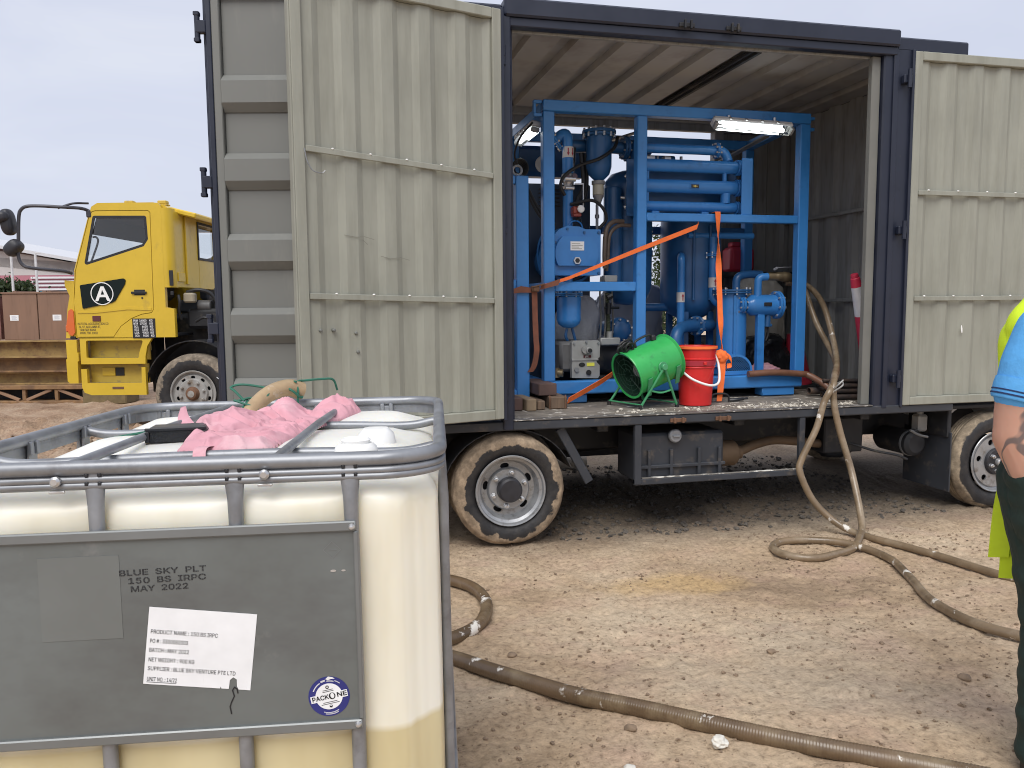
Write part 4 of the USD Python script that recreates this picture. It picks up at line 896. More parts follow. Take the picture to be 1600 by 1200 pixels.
sp('oil_window', MB().poly(affinity.scale(Point(0, 0).buffer(.017), 1.5, 1), .004, (1.995, 5.9695, 1.158), (1, 0, 0), (0, 0, 1)), M['black'], parent=vp)
sp('yellow_label', MB().bb(2.035, 2.098, 5.9665, 5.9697, 1.145, 1.172, 0), mat('label_yellow', (.62, .60, .08), .5), parent=vp)
sp('drain_plug', MB().cyl((1.95, 5.955, 1.12), (1.95, 5.969, 1.12), .019, 6), M['steel'], parent=vp)
sp('fill_plug', MB().cyl((2.05, 5.960, 1.095), (2.05, 5.969, 1.095), .021, 18), M['black'], parent=vp)
for x, z in ((1.93, 1.325), (2.03, 1.335), (2.13, 1.325)): sp('corner_screw', MB().cyl((x, 5.958, z), (x, 5.969, z), .009, 6), M['steel'], parent=vp)
sp('side_port', MB().cyl((1.80, 5.985, 1.095), (1.84, 5.965, 1.095), .030, 20, bev=.003).cyl((1.73, 6.02, 1.095), (1.80, 5.985, 1.095), .022, 14).cyl((1.79, 5.995, 1.06), (1.79, 5.995, 1.135), .03, 10), M['brass'], parent=vp)
sp('side_bore', MB().cyl((1.8405, 5.9648, 1.095), (1.844, 5.963, 1.095), .018, 16), M['black'], parent=vp)
# transfer pump and thin lines between the pump and the middle post
sp('flex_line', MB().tube(np.stack([np.full(80, 2.285)+.006*np.sin(np.linspace(0, 6, 80)), np.full(80, 6.18), np.linspace(1.36, 1.72, 80)], 1), .019+.003*np.sin(np.arange(80)*2.1), 10), mat('braid_green', (.07, .08, .05), .5))
for x, y in ((2.19, 6.1), (2.245, 6.15), (2.33, 6.2)): sp('copper_line', MB().tube(spline([(x, y, 1.33), (x+.01, y, 1.5), (x, y, 1.72), (x+.01, y, 1.85)], 5), .008, 8), M['pumpd'])
sp('manifold', MB().bb(2.19, 2.36, 6.08, 6.16, 1.30, 1.36, .008).cyl((2.28, 6.12, 1.355), (2.28, 6.12, 1.41), .024, 12), M['pump'])
sp('manifold', MB().bb(2.23, 2.34, 6.1, 6.18, 1.805, 1.86, .006), M['pump'])
sp('needle_valve', MB().cyl((2.27, 6.12, 1.55), (2.27, 6.12, 1.64), .022, 10).cyl((2.24, 6.12, 1.60), (2.36, 6.12, 1.60), .010, 8).cyl((2.26, 6.12, 1.68), (2.30, 6.12, 1.70), .024, 8), M['cable'])
sp('circulation_pump', MB().rev([(0, 0), (.05, 0), (.085, .02), (.10, .05), (.10, .09), (.07, .12), (.07, .38), (.06, .40), (0, .40)], (2.42, 6.20, 1.42), (0, 1, 0), 28), M['blue_d'])
mb = MB()
for k in range(8): th = k*math.pi/4+.2; mb.cyl((2.42+.085*math.cos(th), 6.195, 1.42+.085*math.sin(th)), (2.42+.085*math.cos(th), 6.23, 1.42+.085*math.sin(th)), .008, 6)
sp('pump_bolts', mb, M['bolt'], smooth=False, kind='stuff')
sp('pump_motor', MB().cyl((2.15, 6.42, 1.16), (2.58, 6.42, 1.16), .13, 24, bev=.02).bb(2.2, 2.5, 6.3, 6.55, .956, 1.04, .01), M['chassis'])
# right bay: pipes A and B, horizontal strainer, upright filter vessel, coupling guard
pipe([(3.09, 6.52, 2.04), (3.033, 6.40, 2.04), (3.033, 6.40, 1.27)], .033)
flange(sk, (3.033, 6.40, 1.255), (0, 0, 1), .072, .016)
pipe([(3.033, 6.40, 1.24), (3.033, 6.45, 1.12), (2.9, 6.5, 1.1)], .036, m=M['blue_d'])
arrow_label(3.033, 6.40, 1.685, .033, True, n=1)
pipe([(3.10, 6.42, 2.215), (3.72, 6.42, 2.215)], .027)
pipe([(3.325, 6.40, 2.20), (3.325, 6.38, 1.628), (3.48, 6.22, 1.622)], .036)
pipe([(2.84, 6.10, 1.10), (2.86, 6.12, 1.40), (3.00, 6.25, 1.44), (3.35, 6.45, 1.44)], .05, m=M['blue_d'])
flange(sk, (3.15, 6.336, 1.44), (.87, .5, 0), .085, .016, m=M['blue_d'])
flange(sk, (3.325, 6.395, 2.045), (0, 0, 1), .066, .012, 6)
arrow_label(3.325, 6.385, 1.81, .036, True, n=1)
flange(sk, (3.475, 6.17, 1.615), (1, 0, 0), .072, .022)
stn = sp('strainer', MB().rev([(0, 0), (.05, .0), (.055, .01), (.088, .05), (.088, .265)], (3.51, 6.15, 1.612), (1, 0, 0), 36))
sp('strainer_flange', MB().cyl((3.776, 6.15, 1.612), (3.796, 6.15, 1.612), .118, 32, bev=.003).cyl((3.80, 6.15, 1.612), (3.818, 6.15, 1.612), .118, 32, bev=.003), parent=stn)
mb = MB()
for k in range(8): th = k*math.pi/4+.2; mb.cyl((3.765, 6.15+.104*math.cos(th), 1.612+.104*math.sin(th)), (3.83, 6.15+.104*math.cos(th), 1.612+.104*math.sin(th)), .010, 6)
sp('strainer_bolts', mb, M['bolt'], smooth=False, parent=stn, kind='stuff')
sp('strainer_plate', MB().bb(3.63, 3.70, 6.052, 6.062, 1.605, 1.635, .002), M['gold'], parent=stn)
pipe([(3.615, 6.14, 1.69), (3.615, 6.14, 1.845), (3.70, 6.13, 1.852)], .032)
hp = sp('hose_tail', MB().tube(spline([(3.70, 6.13, 1.852), (3.78, 6.12, 1.852), (3.84, 6.12, 1.85), (3.95, 6.15, 1.84)], 6), np.array([.034]*6+[.038]*6+[.044]*4+[.034]*3), 14), M['brass'])
sp('valve_handle', MB().bar((3.73, 6.09, 1.905), (3.765, 6.09, 1.925), .012, .02).bar((3.765, 6.09, 1.925), (3.89, 6.09, 1.93), .014, .008), M['steel'], parent=hp)
pipe([(3.49, 6.28, 1.74), (3.49, 6.28, 1.86), (3.62, 6.30, 1.88), (3.74, 6.3, 1.875)], .034, m=M['blue_d'])
vf = sp('filter_vessel', MB().rev([(0, 0), (.125, 0), (.125, .64), (.13, .645)], (3.445, 6.27, 1.065), (0, 0, 1), 36))
sp('vessel_flange', MB().cyl((3.445, 6.27, 1.712), (3.445, 6.27, 1.727), .165, 36, bev=.002).cyl((3.445, 6.27, 1.731), (3.445, 6.27, 1.746), .165, 36, bev=.002), M['blue_d'], parent=vf)
mb = MB()
for k in range(10): th = k*math.pi/5+.1; mb.cyl((3.445+.15*math.cos(th), 6.27+.15*math.sin(th), 1.70), (3.445+.15*math.cos(th), 6.27+.15*math.sin(th), 1.762), .009, 6)
sp('vessel_bolts', mb, M['bolt'], smooth=False, parent=vf, kind='stuff')
sp('vessel_strip', MB().bb(3.395, 3.42, 6.135, 6.147, 1.10, 1.70, .003), parent=vf)
sp('strainer_leg', MB().bb(3.60, 3.665, 6.10, 6.15, 1.04, 1.535, .004))
sp('drain_cock', MB().cyl((3.71, 6.14, 1.525), (3.71, 6.14, 1.43), .028, 14).cyl((3.68, 6.14, 1.44), (3.75, 6.14, 1.44), .013, 8), M['blue_d'])
sp('drain_tail', MB().tube(spline([(3.70, 6.14, 1.43), (3.69, 6.14, 1.34), (3.66, 6.16, 1.28)], 5), .009, 8), M['cable'])
sp('drain_tail', MB().tube(spline([(3.72, 6.14, 1.43), (3.72, 6.14, 1.36), (3.70, 6.14, 1.31)], 5), .009, 8), M['cable'])
# arched coupling guard with expanded mesh
arc = [(3.20, 1.042), (3.20, 1.10)] + [(3.33+.145*math.cos(t), 1.075+.135*math.sin(t)) for t in np.linspace(math.pi*.93, 0, 14)] + [(3.475, 1.042)]
gp = Polygon(arc); inner = gp.buffer(-.018)
gd = sp('coupling_guard', MB().poly(gp.difference(inner), .20, (0, 6.16, 0), (1, 0, 0), (0, 0, 1)).bb(3.2, 3.475, 5.955, 5.962, 1.042, 1.075, .001), M['blue'])
mesh2 = []
for k in range(-20, 40):
    x = 3.1+k*.0165
    mesh2 += [LineString([(x, 1.0), (x+.25, 1.3)]).buffer(.0018, cap_style=2), LineString([(x, 1.3), (x+.25, 1.0)]).buffer(.0018, cap_style=2)]
sp('guard_mesh', MB().poly(shapely.union_all(mesh2).intersection(inner.intersection(sbox(3, 1.076, 4, 2))), .003, (0, 5.965, 0), (1, 0, 0), (0, 0, 1)), M['blue_d'], smooth=False, parent=gd)
sp('coupling', MB().cyl((3.22, 6.05, 1.10), (3.45, 6.05, 1.10), .05, 16), M['chassis'], parent=gd)
# fluorescent battens on the frame
def batten(p0, p1, faced, lit, mats):
    """housing from p0 to p1, tube on the side 'faced'"""
    p0, p1, fd = np.array(p0, float), np.array(p1, float), np.array(faced, float); d = (p1-p0)/np.linalg.norm(p1-p0); L = np.linalg.norm(p1-p0)
    fl = sp('batten_lamp', MB().bar(p0, p1, .085, .045, .012, fd), M['lampw'])
    sp('lamp_diffuser', MB().bar(p0+d*.02+fd*.045, p1-d*.02+fd*.045, .075, .042, .016, fd), M['clear'], parent=fl)
    sp('lamp_tube', MB().cyl(p0+d*.085+fd*.045, p1-d*.085+fd*.045, .016, 16), mats, parent=fl)
    for q in (.2, .4, .6, .8): sp('lamp_clip', MB().bar(p0+d*L*q-d*.012+fd*.004, p0+d*L*q+d*.012+fd*.004, .10, .022, .004, fd), M['bolt'], parent=fl)
    for q in (.0, 1.): sp('end_cap', MB().bar(p0+d*(L*q-.03*q)+fd*.045, p0+d*(L*q+.03*(1-q))+fd*.045, .065, .036, .008, fd), M['pump'], parent=fl)
batten((3.03, 5.87, 3.045), (3.72, 5.87, 3.025), (0, -.62, -.785), True, M['tube'])
batten((1.65, 6.02, 3.00), (1.65, 6.58, 3.00), (-.2, 0, -.98), True, M['tube'])
for x in (3.18, 3.58): sp('lamp_bolt', MB().cyl((x, 5.885, 3.068), (x, 5.885, 3.10), .012, 6).bb(x-.015, x+.015, 5.86, 5.898, 3.066, 3.072, .001), M['bolt'])
sp('lamp_cord', MB().tube(spline([(1.60, 5.95, 2.99), (1.53, 6.05, 2.9), (1.52, 6.2, 2.8), (1.56, 6.25, 2.72)], 6), .008, 8), M['cable'])
sp('cable_tray', MB().bar((2.58, 6.3, 3.03), (2.30, 7.0, 3.00), .05, .012, .002), M['steel'])
sp('cable_tray', MB().bar((3.64, 6.1, 3.0), (3.45, 7.0, 2.82), .06, .012, .002), M['steel'])
# bar with reflectors behind and the cord coil hanging from it
sp('rear_tank', MB().bb(1.40, 2.42, 7.06, 7.24, 2.78, 3.05, .05), M['blue_d'])
sp('rear_lamp', MB().cyl((1.99, 7.02, 2.88), (1.99, 7.055, 2.88), .075, 24, bev=.01), M['white'])
mb = MB()
for k in range(5):
    th = np.linspace(0, 6.283, 21)[:-1]
    mb.tube(np.stack([1.585+(.062-.006*k)*np.cos(th), np.full(20, 6.28+.012*k), 2.71+(.07-.007*k)*np.sin(th)], 1), .009, 6, closed=True)
sp('cord_coil', mb, M['cable'])

# ================================================================== SECOND UNIT, LEFT, MOSTLY HIDDEN
s2 = thing('blue_framed_cabinet', 'blue framed cabinet with a lifting eye on its corner post, left of the big skid', 'cabinet', (.95, 6.4, .86))
def s2p(name, mb, m=None, smooth=40, **k): return part(s2, name, mb, m or M['blue'], smooth, True, **k)
s2p('frame_post', MB().bb(1.45, 1.548, 5.88, 5.97, .905, 2.585, .006))
s2p('frame_post', MB().bb(.32, .41, 5.88, 5.97, .905, 2.585, .006))
s2p('frame_post', MB().bb(1.45, 1.548, 6.9, 6.99, .905, 2.585, .006), M['blue_d'])
s2p('top_beam', MB().bb(.412, 1.448, 5.885, 5.965, 2.525, 2.583, .005))
s2p('mid_beam', MB().bb(.412, 1.448, 5.885, 5.965, 1.745, 1.818, .005))
s2p('base_beam', MB().bb(.412, 1.448, 5.885, 5.965, .905, .985, .005))
s2p('side_beam', MB().bb(1.46, 1.54, 5.972, 6.898, .905, .985, .005), M['blue_d'])
s2p('side_beam', MB().bb(1.46, 1.54, 5.972, 6.898, 2.525, 2.583, .005), M['blue_d'])
s2p('lifting_eye', MB().tube(np.stack([1.47+.034*np.cos(np.linspace(0, 6.283, 21)[:-1]), np.full(20, 5.92), 2.628+.034*np.sin(np.linspace(0, 6.283, 21)[:-1])], 1), .009, 8, closed=True), M['steel'])
s2p('panel', MB().bb(.41, 1.36, 6.1, 6.13, 1.82, 2.52, .004), M['blue_d'])
s2p('trim_strip', MB().bb(1.385, 1.40, 5.99, 6.0, 1.9, 2.5, .002), M['steel'])
for z in (2.20, 2.02): s2p('hinge_block', MB().bb(1.30, 1.36, 5.99, 6.03, z, z+.07, .004), M['pumpd'])
s2p('lower_tank', MB().cyl((.5, 6.4, 1.35), (1.40, 6.4, 1.35), .2, 24, bev=.03), M['tarp'])

# ================================================================== THINGS STANDING IN THE LORRY
DZ = .8615     # top of the deck
# green drum fan on its stand
fan = thing('ventilation_fan', 'green portable drum fan tilted on its tubular stand at the edge of the lorry deck', 'fan', (2.36, 5.58, DZ))
def fp(name, mb, m, smooth=40, parent=None, **k): return part(parent or fan, name, mb, m, smooth, True, **k)
fa = np.array([.905, .20, .31]); fa /= np.linalg.norm(fa); fc0 = np.array([2.185, 5.50, 1.105]); FL, FR = .40, .168
fp('drum', MB().rev([(FR+.012, -.004), (FR+.014, .004), (FR, .014), (FR, FL-.014), (FR+.014, FL-.004), (FR+.012, FL+.004), (FR-.004, FL), (FR-.004, 0), (FR+.012, -.004)], fc0, fa, 56), M['green'])
fp('drum_lining', MB().rev([(FR-.005, .002), (FR-.005, FL-.002)], fc0, fa, 48), M['fanin'])
a_, b_, d_ = frame_of(fa)
mb = MB()
for k in range(6):
    th = k*math.pi/3; e = a_*math.cos(th)+b_*math.sin(th); t_ = np.cross(fa, e)
    mb.bar(fc0+fa*.16+e*.04, fc0+fa*.16+e*.155, .07, .005, .002, fa*.8+t_*.6)
fp('fan_blades', mb, M['fanin'])
fp('fan_motor', MB().cyl(fc0+fa*.09, fc0+fa*.30, .052, 24, bev=.01), M['pump'])
for off in (.012, FL-.012):
    mb = MB(); th = np.linspace(0, 6.283, 41)[:-1]
    for rr in (.05, .085, .12, .15): mb.tube(fc0+fa*off+rr*(np.cos(th)[:, None]*a_+np.sin(th)[:, None]*b_), .0016, 5, closed=True)
    for k in range(8):
        e = a_*math.cos(k*math.pi/4)+b_*math.sin(k*math.pi/4); mb.cyl(fc0+fa*off+e*.03, fc0+fa*off+e*.162, .0016, 5)
    fp('grille', mb, M['fanin'])
cen = fc0+fa*FL*.52
side = np.array([.20, -.97, 0]); side -= fa*(side@fa); side /= np.linalg.norm(side)
pv = cen+side*(FR+.022)
fp('pivot_knob', MB().cyl(cen+side*(FR-.002), cen+side*(FR+.01), .040, 20, bev=.003).cyl(pv-side*.012, pv+side*.014, .024, 16, bev=.004), M['greend'])
ft = {'f': (2.262, 5.425), 'r': (2.575, 5.475), 'lb': (2.145, 5.76), 'rb': (2.46, 5.84)}
foot = {k: np.array([*v, DZ+.012]) for k, v in ft.items()}
pv2 = cen-side*(FR+.022)
for k, p in (('f', pv), ('r', pv), ('lb', pv2), ('rb', pv2)): fp('stand_leg', MB().cyl(foot[k], p, .0095, 10), M['greend'])
def lerp(a, b, t): return a+(b-a)*t
mb = MB().tube(spline([lerp(foot['f'], pv, .42), lerp(lerp(foot['f'], pv, .42), lerp(foot['r'], pv, .42), .5)-np.array([0, 0, .018]), lerp(foot['r'], pv, .42)], 6), .007, 8)
fp('stand_stay', mb, M['greend'])
for a, b in (('f', 'lb'), ('r', 'rb')): fp('stand_stay', MB().cyl(foot[a]+[0, 0, .02], foot[b]+[0, 0, .02], .006, 8), M['greend'])
for k in foot: fp('rubber_foot', MB().cyl(foot[k]-[0, 0, .012], foot[k]+[0, 0, .02], .015, 12), M['rubber'])
for q in (.20, .86):
    nb_ = side*.86-np.array([0, 0, .5]); nb_ -= fa*(nb_@fa); nb_ /= np.linalg.norm(nb_); tb_ = np.cross(fa, nb_); tb_ *= -np.sign(tb_[2])
    c = fc0+fa*FL*q+nb_*(FR+.004)
    fp('flat_bracket', MB().bar(c-tb_*.05, c+tb_*.115, .040, .006, .002, nb_), M['greend'])
top = np.array([0, 0, 1.])-fa*fa[2]; top /= np.linalg.norm(top)
hc_ = fc0+fa*.22+top*FR
fp('carry_handle', MB().tube(spline([hc_-fa*.08, hc_-fa*.07+top*.045, hc_+fa*.06+top*.05, hc_+fa*.085], 6), .009, 8).bb(-.02, .02, -.02, .02, -.02, .02, .006, T=hc_+fa*.085+top*.015), M['black'])
mb = MB()
rr_ = np.random.default_rng(4)
cc = fc0+fa*.06+top*(FR+.03)
for k in range(7):
    th = np.linspace(0, 6.283, 19)[:-1]; w = rr_.normal(0, .012, 3)
    mb.tube(cc+w+(.062-.004*k)*np.cos(th)[:, None]*fa+(.042+.003*rr_.random())*np.sin(th)[:, None]*(top*.8+side*.3), .0075, 6, closed=True)
fp('mains_cord', mb, M['cable'])

# red bucket
bk = thing('bucket', 'red plastic bucket with white handle and orange strap tied at its rim', 'bucket', (2.765, 5.56, DZ+.001))
B0 = np.array([2.765, 5.56, DZ+.001])
def bp(name, mb, m, parent=None, **k): return part(parent or bk, name, mb, m, 45, True, **k)
bp('bucket_body', MB().rev([(0, .004), (.112, 0), (.119, .006), (.137, .285), (.143, .288), (.143, .296), (.139, .30), (.142, .345), (.150, .348), (.150, .358), (.145, .361), (.148, .425), (.156, .430), (.157, .444), (.150, .446), (.144, .43), (.115, .01), (0, .008)], B0, (0, 0, 1), 56), M['red'])
bp('bucket_band', MB().rev([(.1405, .303), (.1465, .305), (.150, .34), (.145, .343)], B0, (0, 0, 1), 56), M['redlid'])
bp('rim_webbing', MB().rev([(.1575, .428), (.160, .43), (.160, .447), (.1575, .449)], B0, (0, 0, 1), 56), M['orange'])
hb0 = B0+np.array([-.142, -.05, .26]); hb1 = B0+np.array([.150, -.05, .33])
bp('bucket_handle', MB().tube(spline([B0+[-.138, -.055, .262], B0+[-.09, -.15, .205], B0+[.02, -.195, .165], B0+[.115, -.15, .185], B0+[.158, -.06, .30], B0+[.150, -.01, .385], B0+[.13, -.055, .40]], 8), .009, 10), M['white'])
bp('bucket_tag', MB().rev([(.1375, .225), (.139, .225), (.1425, .272), (.141, .272)], B0, (0, 0, 1), 6, math.radians(4), math.radians(24)), M['paper'])
bp('band_lug', MB().bb(-.012, .012, -.163, -.144, .312, .336, .003, T=B0), M['red'])

# orange webbing
st = thing('lashing_strap', 'long orange lashing strap slanting across the skid to a ratchet', 'strap', (2.2, 5.85, 1.75))
def stp(p, name, mb, m, **k): return part(p, name, mb, m, 40, True, **k)
up_ = np.array([.35, 0, 1.])
stp(st, 'webbing', MB().ribbon(np.array([(2.95, 5.93, 2.272), (2.93, 5.893, 2.235), (2.42, 5.885, 2.045), (1.86, 5.88, 1.83), (1.64, 5.88, 1.765)]), [.045, .045, .043, .03, .028], up_), M['orange'])
stp(st, 'webbing', MB().ribbon(np.array([(1.565, 5.86, 1.738), (1.48, 5.86, 1.745), (1.40, 5.86, 1.728)]), [.036, .05, .03], (0, 0, 1)).ribbon(np.array([(1.78, 5.865, 1.80), (1.69, 5.865, 1.775), (1.63, 5.865, 1.755)]), [.05, .042, .03], up_), M['orange_old'])
stp(st, 'ratchet', MB().bb(1.555, 1.62, 5.84, 5.875, 1.725, 1.77, .006).bar((1.56, 5.85, 1.76), (1.66, 5.845, 1.785), .03, .01, .003).cyl((1.58, 5.83, 1.745), (1.58, 5.885, 1.745), .012, 12), M['rust'])
stp(st, 'strap_tail', MB().ribbon(spline([(1.585, 5.87, 1.73), (1.59, 5.88, 1.6), (1.595, 5.875, 1.4), (1.60, 5.87, 1.28), (1.58, 5.87, 1.17), (1.55, 5.875, 1.12)], 5), .045, (1, .2, 0), .006), M['orange_old'])
s3 = thing('lashing_strap', 'upright orange lashing strap twisted above the red bucket and knotted beside it', 'strap', (3.0, 5.76, DZ))
tw = np.linspace(0, 1, 34); pts = np.stack([3.100-.03*tw-.008*np.sin(tw*3), 5.885-.16*tw, 2.34-(2.34-1.27)*tw], 1)
ang = np.where(tw < .28, tw/.28*math.pi*.5, math.pi*.5+np.clip((tw-.28)/.2, 0, 1)*math.pi*.5) + np.clip((tw-.8)/.2, 0, 1)*1.45
stp(s3, 'webbing', MB().ribbon(pts, .046, np.stack([np.cos(ang), np.sin(ang), 0*ang], 1)).ribbon(np.array([(3.10, 5.95, 2.35), (3.10, 5.89, 2.352), (3.10, 5.884, 2.33)]), .046, (1, 0, 0)), M['orange'])
stp(s3, 'webbing', MB().ribbon(spline([(3.045, 5.68, 1.22), (3.035, 5.66, 1.1), (3.02, 5.645, .97), (3.005, 5.635, DZ+.01)], 6), np.linspace(.07, .042, 19), (1, 0, 0)), M['orange'])
kn = MB(); v, f = lump_mesh(.052, 91, 1.05, 2, .6); kn.add(v+[3.05, 5.70, 1.215], f)
kn.ribbon(spline([(3.07, 5.69, 1.24), (3.12, 5.68, 1.20), (3.13, 5.68, 1.15), (3.09, 5.68, 1.14)], 5), .04, (.2, .4, 1)).ribbon(spline([(3.03, 5.70, 1.20), (2.95, 5.67, 1.23), (2.90, 5.64, 1.27)], 5), .022, (0, 0, 1))
stp(s3, 'knot', kn, M['orange'])
stp(s3, 'floor_hook', MB().tube(spline([(2.935, 5.63, DZ+.005), (2.94, 5.63, .915), (2.97, 5.63, .93), (3.04, 5.62, .93), (3.075, 5.62, .91), (3.08, 5.62, DZ+.005)], 5), .008, 8), M['chassis'])
s4 = thing('lashing_strap', 'short orange lashing strap hooked to the deck in front of the timber blocks', 'strap', (1.95, 5.78, DZ))
stp(s4, 'webbing', MB().ribbon(np.array([(2.22, 5.875, 1.09), (2.10, 5.83, 1.03), (1.80, 5.73, .905)]), [.06, .062, .058], (.35, -.25, .9)), M['orange'])
stp(s4, 'hook', MB().tube(spline([(1.80, 5.73, .905), (1.76, 5.72, .895), (1.73, 5.72, .885), (1.74, 5.72, DZ+.006), (1.77, 5.73, DZ+.006)], 5), .008, 8), M['steel'])
tl = MB().tube(spline([(3.10, 5.66, DZ+.012), (3.16, 5.64, DZ+.016), (3.22, 5.65, DZ+.02)], 5), .013, 8).cyl((3.21, 5.65, DZ+.02), (3.26, 5.655, DZ+.022), .009, 8)
solo('pliers', tl, M['black'], 'small black hand tool lying on the deck right of the red bucket', 'tool')

# timber dunnage
def block(p0, p1, w, h, m, label):
    solo('timber_block', MB().bar(p0, p1, w, h, .006, (0, 0, 1)), m, label, 'timber block', smooth=20)
block((1.375, 5.60, DZ+.048), (1.36, 5.86, DZ+.048), .095, .094, M['woodp'], 'purplish timber block standing furthest left against the door post')
block((1.475, 5.55, DZ+.044), (1.44, 6.2, DZ+.044), .075, .086, M['wood_l'], 'pale ended timber block, second from the left door post')
block((1.56, 5.60, DZ+.034), (1.58, 6.2, DZ+.034), .06, .066, M['wood'], 'low dark timber block between the pale ended block and the stack')
block((1.70, 5.62, DZ+.045), (1.72, 6.10, DZ+.045), .13, .088, M['wood'], 'lower timber block of the two stacked ones, under the chain hook')
block((1.64, 5.70, DZ+.137), (1.62, 6.15, DZ+.137), .14, .090, M['woodp'], 'upper timber block of the two stacked ones beside the blue frame foot')
ch = MB()
for x in (1.745, 1.625): ch.tube(spline([(x, 5.60, DZ+.005), (x, 5.598, DZ+.09), (x+.01, 5.64, DZ+.096)], 5), .006, 8)
solo('iron_staple', ch, M['rust'], 'rusty iron staple hung over the end of the lower stacked timber', 'staple')

# cone leaning behind the right jamb
ca = np.array([4.085, 5.52, 1.85]); cb = np.array([4.41, 5.62, .91]); cd = cb-ca; CLn = np.linalg.norm(cd); cd /= CLn
tc = thing('traffic_cone', 'tall red and white traffic cone leaning behind the right door jamb', 'cone', tuple(cb))
def rad(t): return .036+.062*t
for nm, t0, t1, m in (('cone_tip', 0, .105, 'cone_r'), ('reflective_band', .105, .34, 'cone_w'), ('cone_body', .34, 1, 'cone_r')):
    pr = [(rad(t0), t0*CLn), (rad(t1), t1*CLn)]
    if t0 == 0: pr = [(0, 0), (.026, 0), (.030, .008), (.030, .03), (.036, .035), (rad(t1), t1*CLn)]
    part(tc, nm, MB().rev(pr, ca, cd, 28), M[m], 40, True)
part(tc, 'cone_foot', MB().rev([(rad(1), 0), (.2, .005), (.2, .03), (.1, .032)], cb-cd*.035, cd, 8), M['chassis'], 40, True)
tc2 = thing('traffic_cone', 'dull red cone end showing low behind the hose bundle', 'cone', (4.25, 6.5, DZ))
part(tc2, 'cone_body', MB().cyl((4.25, 6.5, DZ+.03), (4.2, 6.5, 1.35), .13, 24, r2=.06), M['crimson'], 40, True)
part(tc2, 'cone_foot', MB().bb(4.08, 4.42, 6.33, 6.67, DZ, DZ+.03, .01), M['chassis'], 40, True)

# bundle of pipes on the deck, right
pl = [((3.95, 5.60, .885), (4.44, 5.50, .885), .022), ((3.98, 5.68, .883), (4.48, 5.60, .883), .021), ((3.92, 5.53, .884), (4.36, 5.44, .884), .022), ((3.99, 5.76, .884), (4.5, 5.72, .884), .022),
      ((3.97, 5.63, .925), (4.45, 5.54, .922), .020), ((3.94, 5.56, .926), (4.38, 5.49, .924), .019), ((4.0, 5.72, .925), (4.5, 5.66, .925), .020), ((3.98, 5.60, .962), (4.42, 5.53, .960), .018), ((4.0, 5.68, .963), (4.46, 5.62, .960), .018),
      ((3.9, 5.80, .905), (4.5, 5.86, .905), .03), ((3.96, 5.70, .998), (4.4, 5.60, .995), .016)]
names_ = ['nearest of the floor layer', 'second of the floor layer', 'front one at the deck edge', 'rear one of the floor layer', 'middle layer, centre', 'middle layer, front', 'middle layer, rear', 'upper layer, front', 'upper layer, rear', 'thick one behind', 'thin one on top']
for (a, b, r), s in zip(pl, names_):
    solo('steel_pipe', MB().rev([(r-.004, 0), (r, 0), (r, np.linalg.norm(np.subtract(b, a))), (r-.004, np.linalg.norm(np.subtract(b, a))), (r-.004, 0)], a, np.subtract(b, a), 14), M['darkpipe'], 'dark pipe in the bundle by the right jamb, ' + s, 'pipe', group='pipes bundled on the deck')
# flat brown hose over the base beam
bh = MB().tube(spline([(3.38, 5.86, 1.055), (3.6, 5.855, 1.062), (3.85, 5.85, 1.045), (3.92, 5.83, 1.03), (3.98, 5.72, .97), (4.02, 5.64, .905)], 8), .026, 12)
v, f = bh.arrays(); 
solo('flat_hose', (v, f), M['brownhose'], 'reddish brown hose lying on the skid base beam, drooping off its right end', 'hose')

# sacks, bags, bundles in the box
def heap(name, c, s, seed, m, label, cat, rough=.22, flat=True, sub=4):
    mesh_ = trimesh.creation.icosphere(sub, 1.); p = mesh_.vertices.copy()
    p = np.sign(p)*np.abs(p)**.75
    d = 1+(meshkit.fbm(p*1.4+seed, 3, seed)-.5)*2*rough+(np.abs(meshkit.fbm(p*4+seed, 3, seed+1)-.5))*rough*.8
    p = p*d[:, None]*np.array(s)
    p[:, 2] = np.maximum(p[:, 2], -s[2]*.9)
    return solo(name, (p+np.array(c), mesh_.faces), m, label, cat, smooth=True)
heap('wrapped_bundle', (2.83, 7.14, 1.36), (.36, .11, .46), 3, M['tarp'], 'grey plastic wrapped bundle behind the green fan', 'bundle', .25)
heap('wrapped_bundle', (2.16, 6.62, 1.40), (.20, .09, .30), 5, M['tarp'], 'whitish wrapped bundle behind the grey vacuum pump', 'bundle', .25)
heap('sack', (4.05, 6.85, 1.38), (.23, .2, .52), 9, M['sack'], 'big beige sack standing behind the right frame post', 'sack', .2)
heap('bin_bag', (3.98, 6.62, 1.10), (.25, .2, .24), 12, M['blackbag'], 'black plastic bag slumped below the beige sack', 'bag', .3)
heap('rag', (3.80, 6.38, 1.0), (.15, .10, .085), 14, M['pink'], 'pink rag crumpled beside the black bag in the skid', 'rag', .5)
heap('plastic_sheet', (3.30, 7.0, 1.16), (.24, .10, .20), 18, M['blackbag'], 'black plastic sheet heaped behind the upright pipe', 'sheet', .4)
rc = thing('jerry_can', 'dark red jerry can on the shelf in the far right corner', 'can', (3.98, 7.15, 1.93))
part(rc, 'can_body', MB().bb(3.86, 4.12, 7.05, 7.25, 1.93, 2.17, .03), M['crimson'], 40, True)
part(rc, 'can_neck', MB().bb(3.90, 4.08, 7.1, 7.2, 2.171, 2.22, .012).cyl((4.08, 7.15, 2.171), (4.08, 7.15, 2.25), .03, 14), M['crimson'], 40, True)
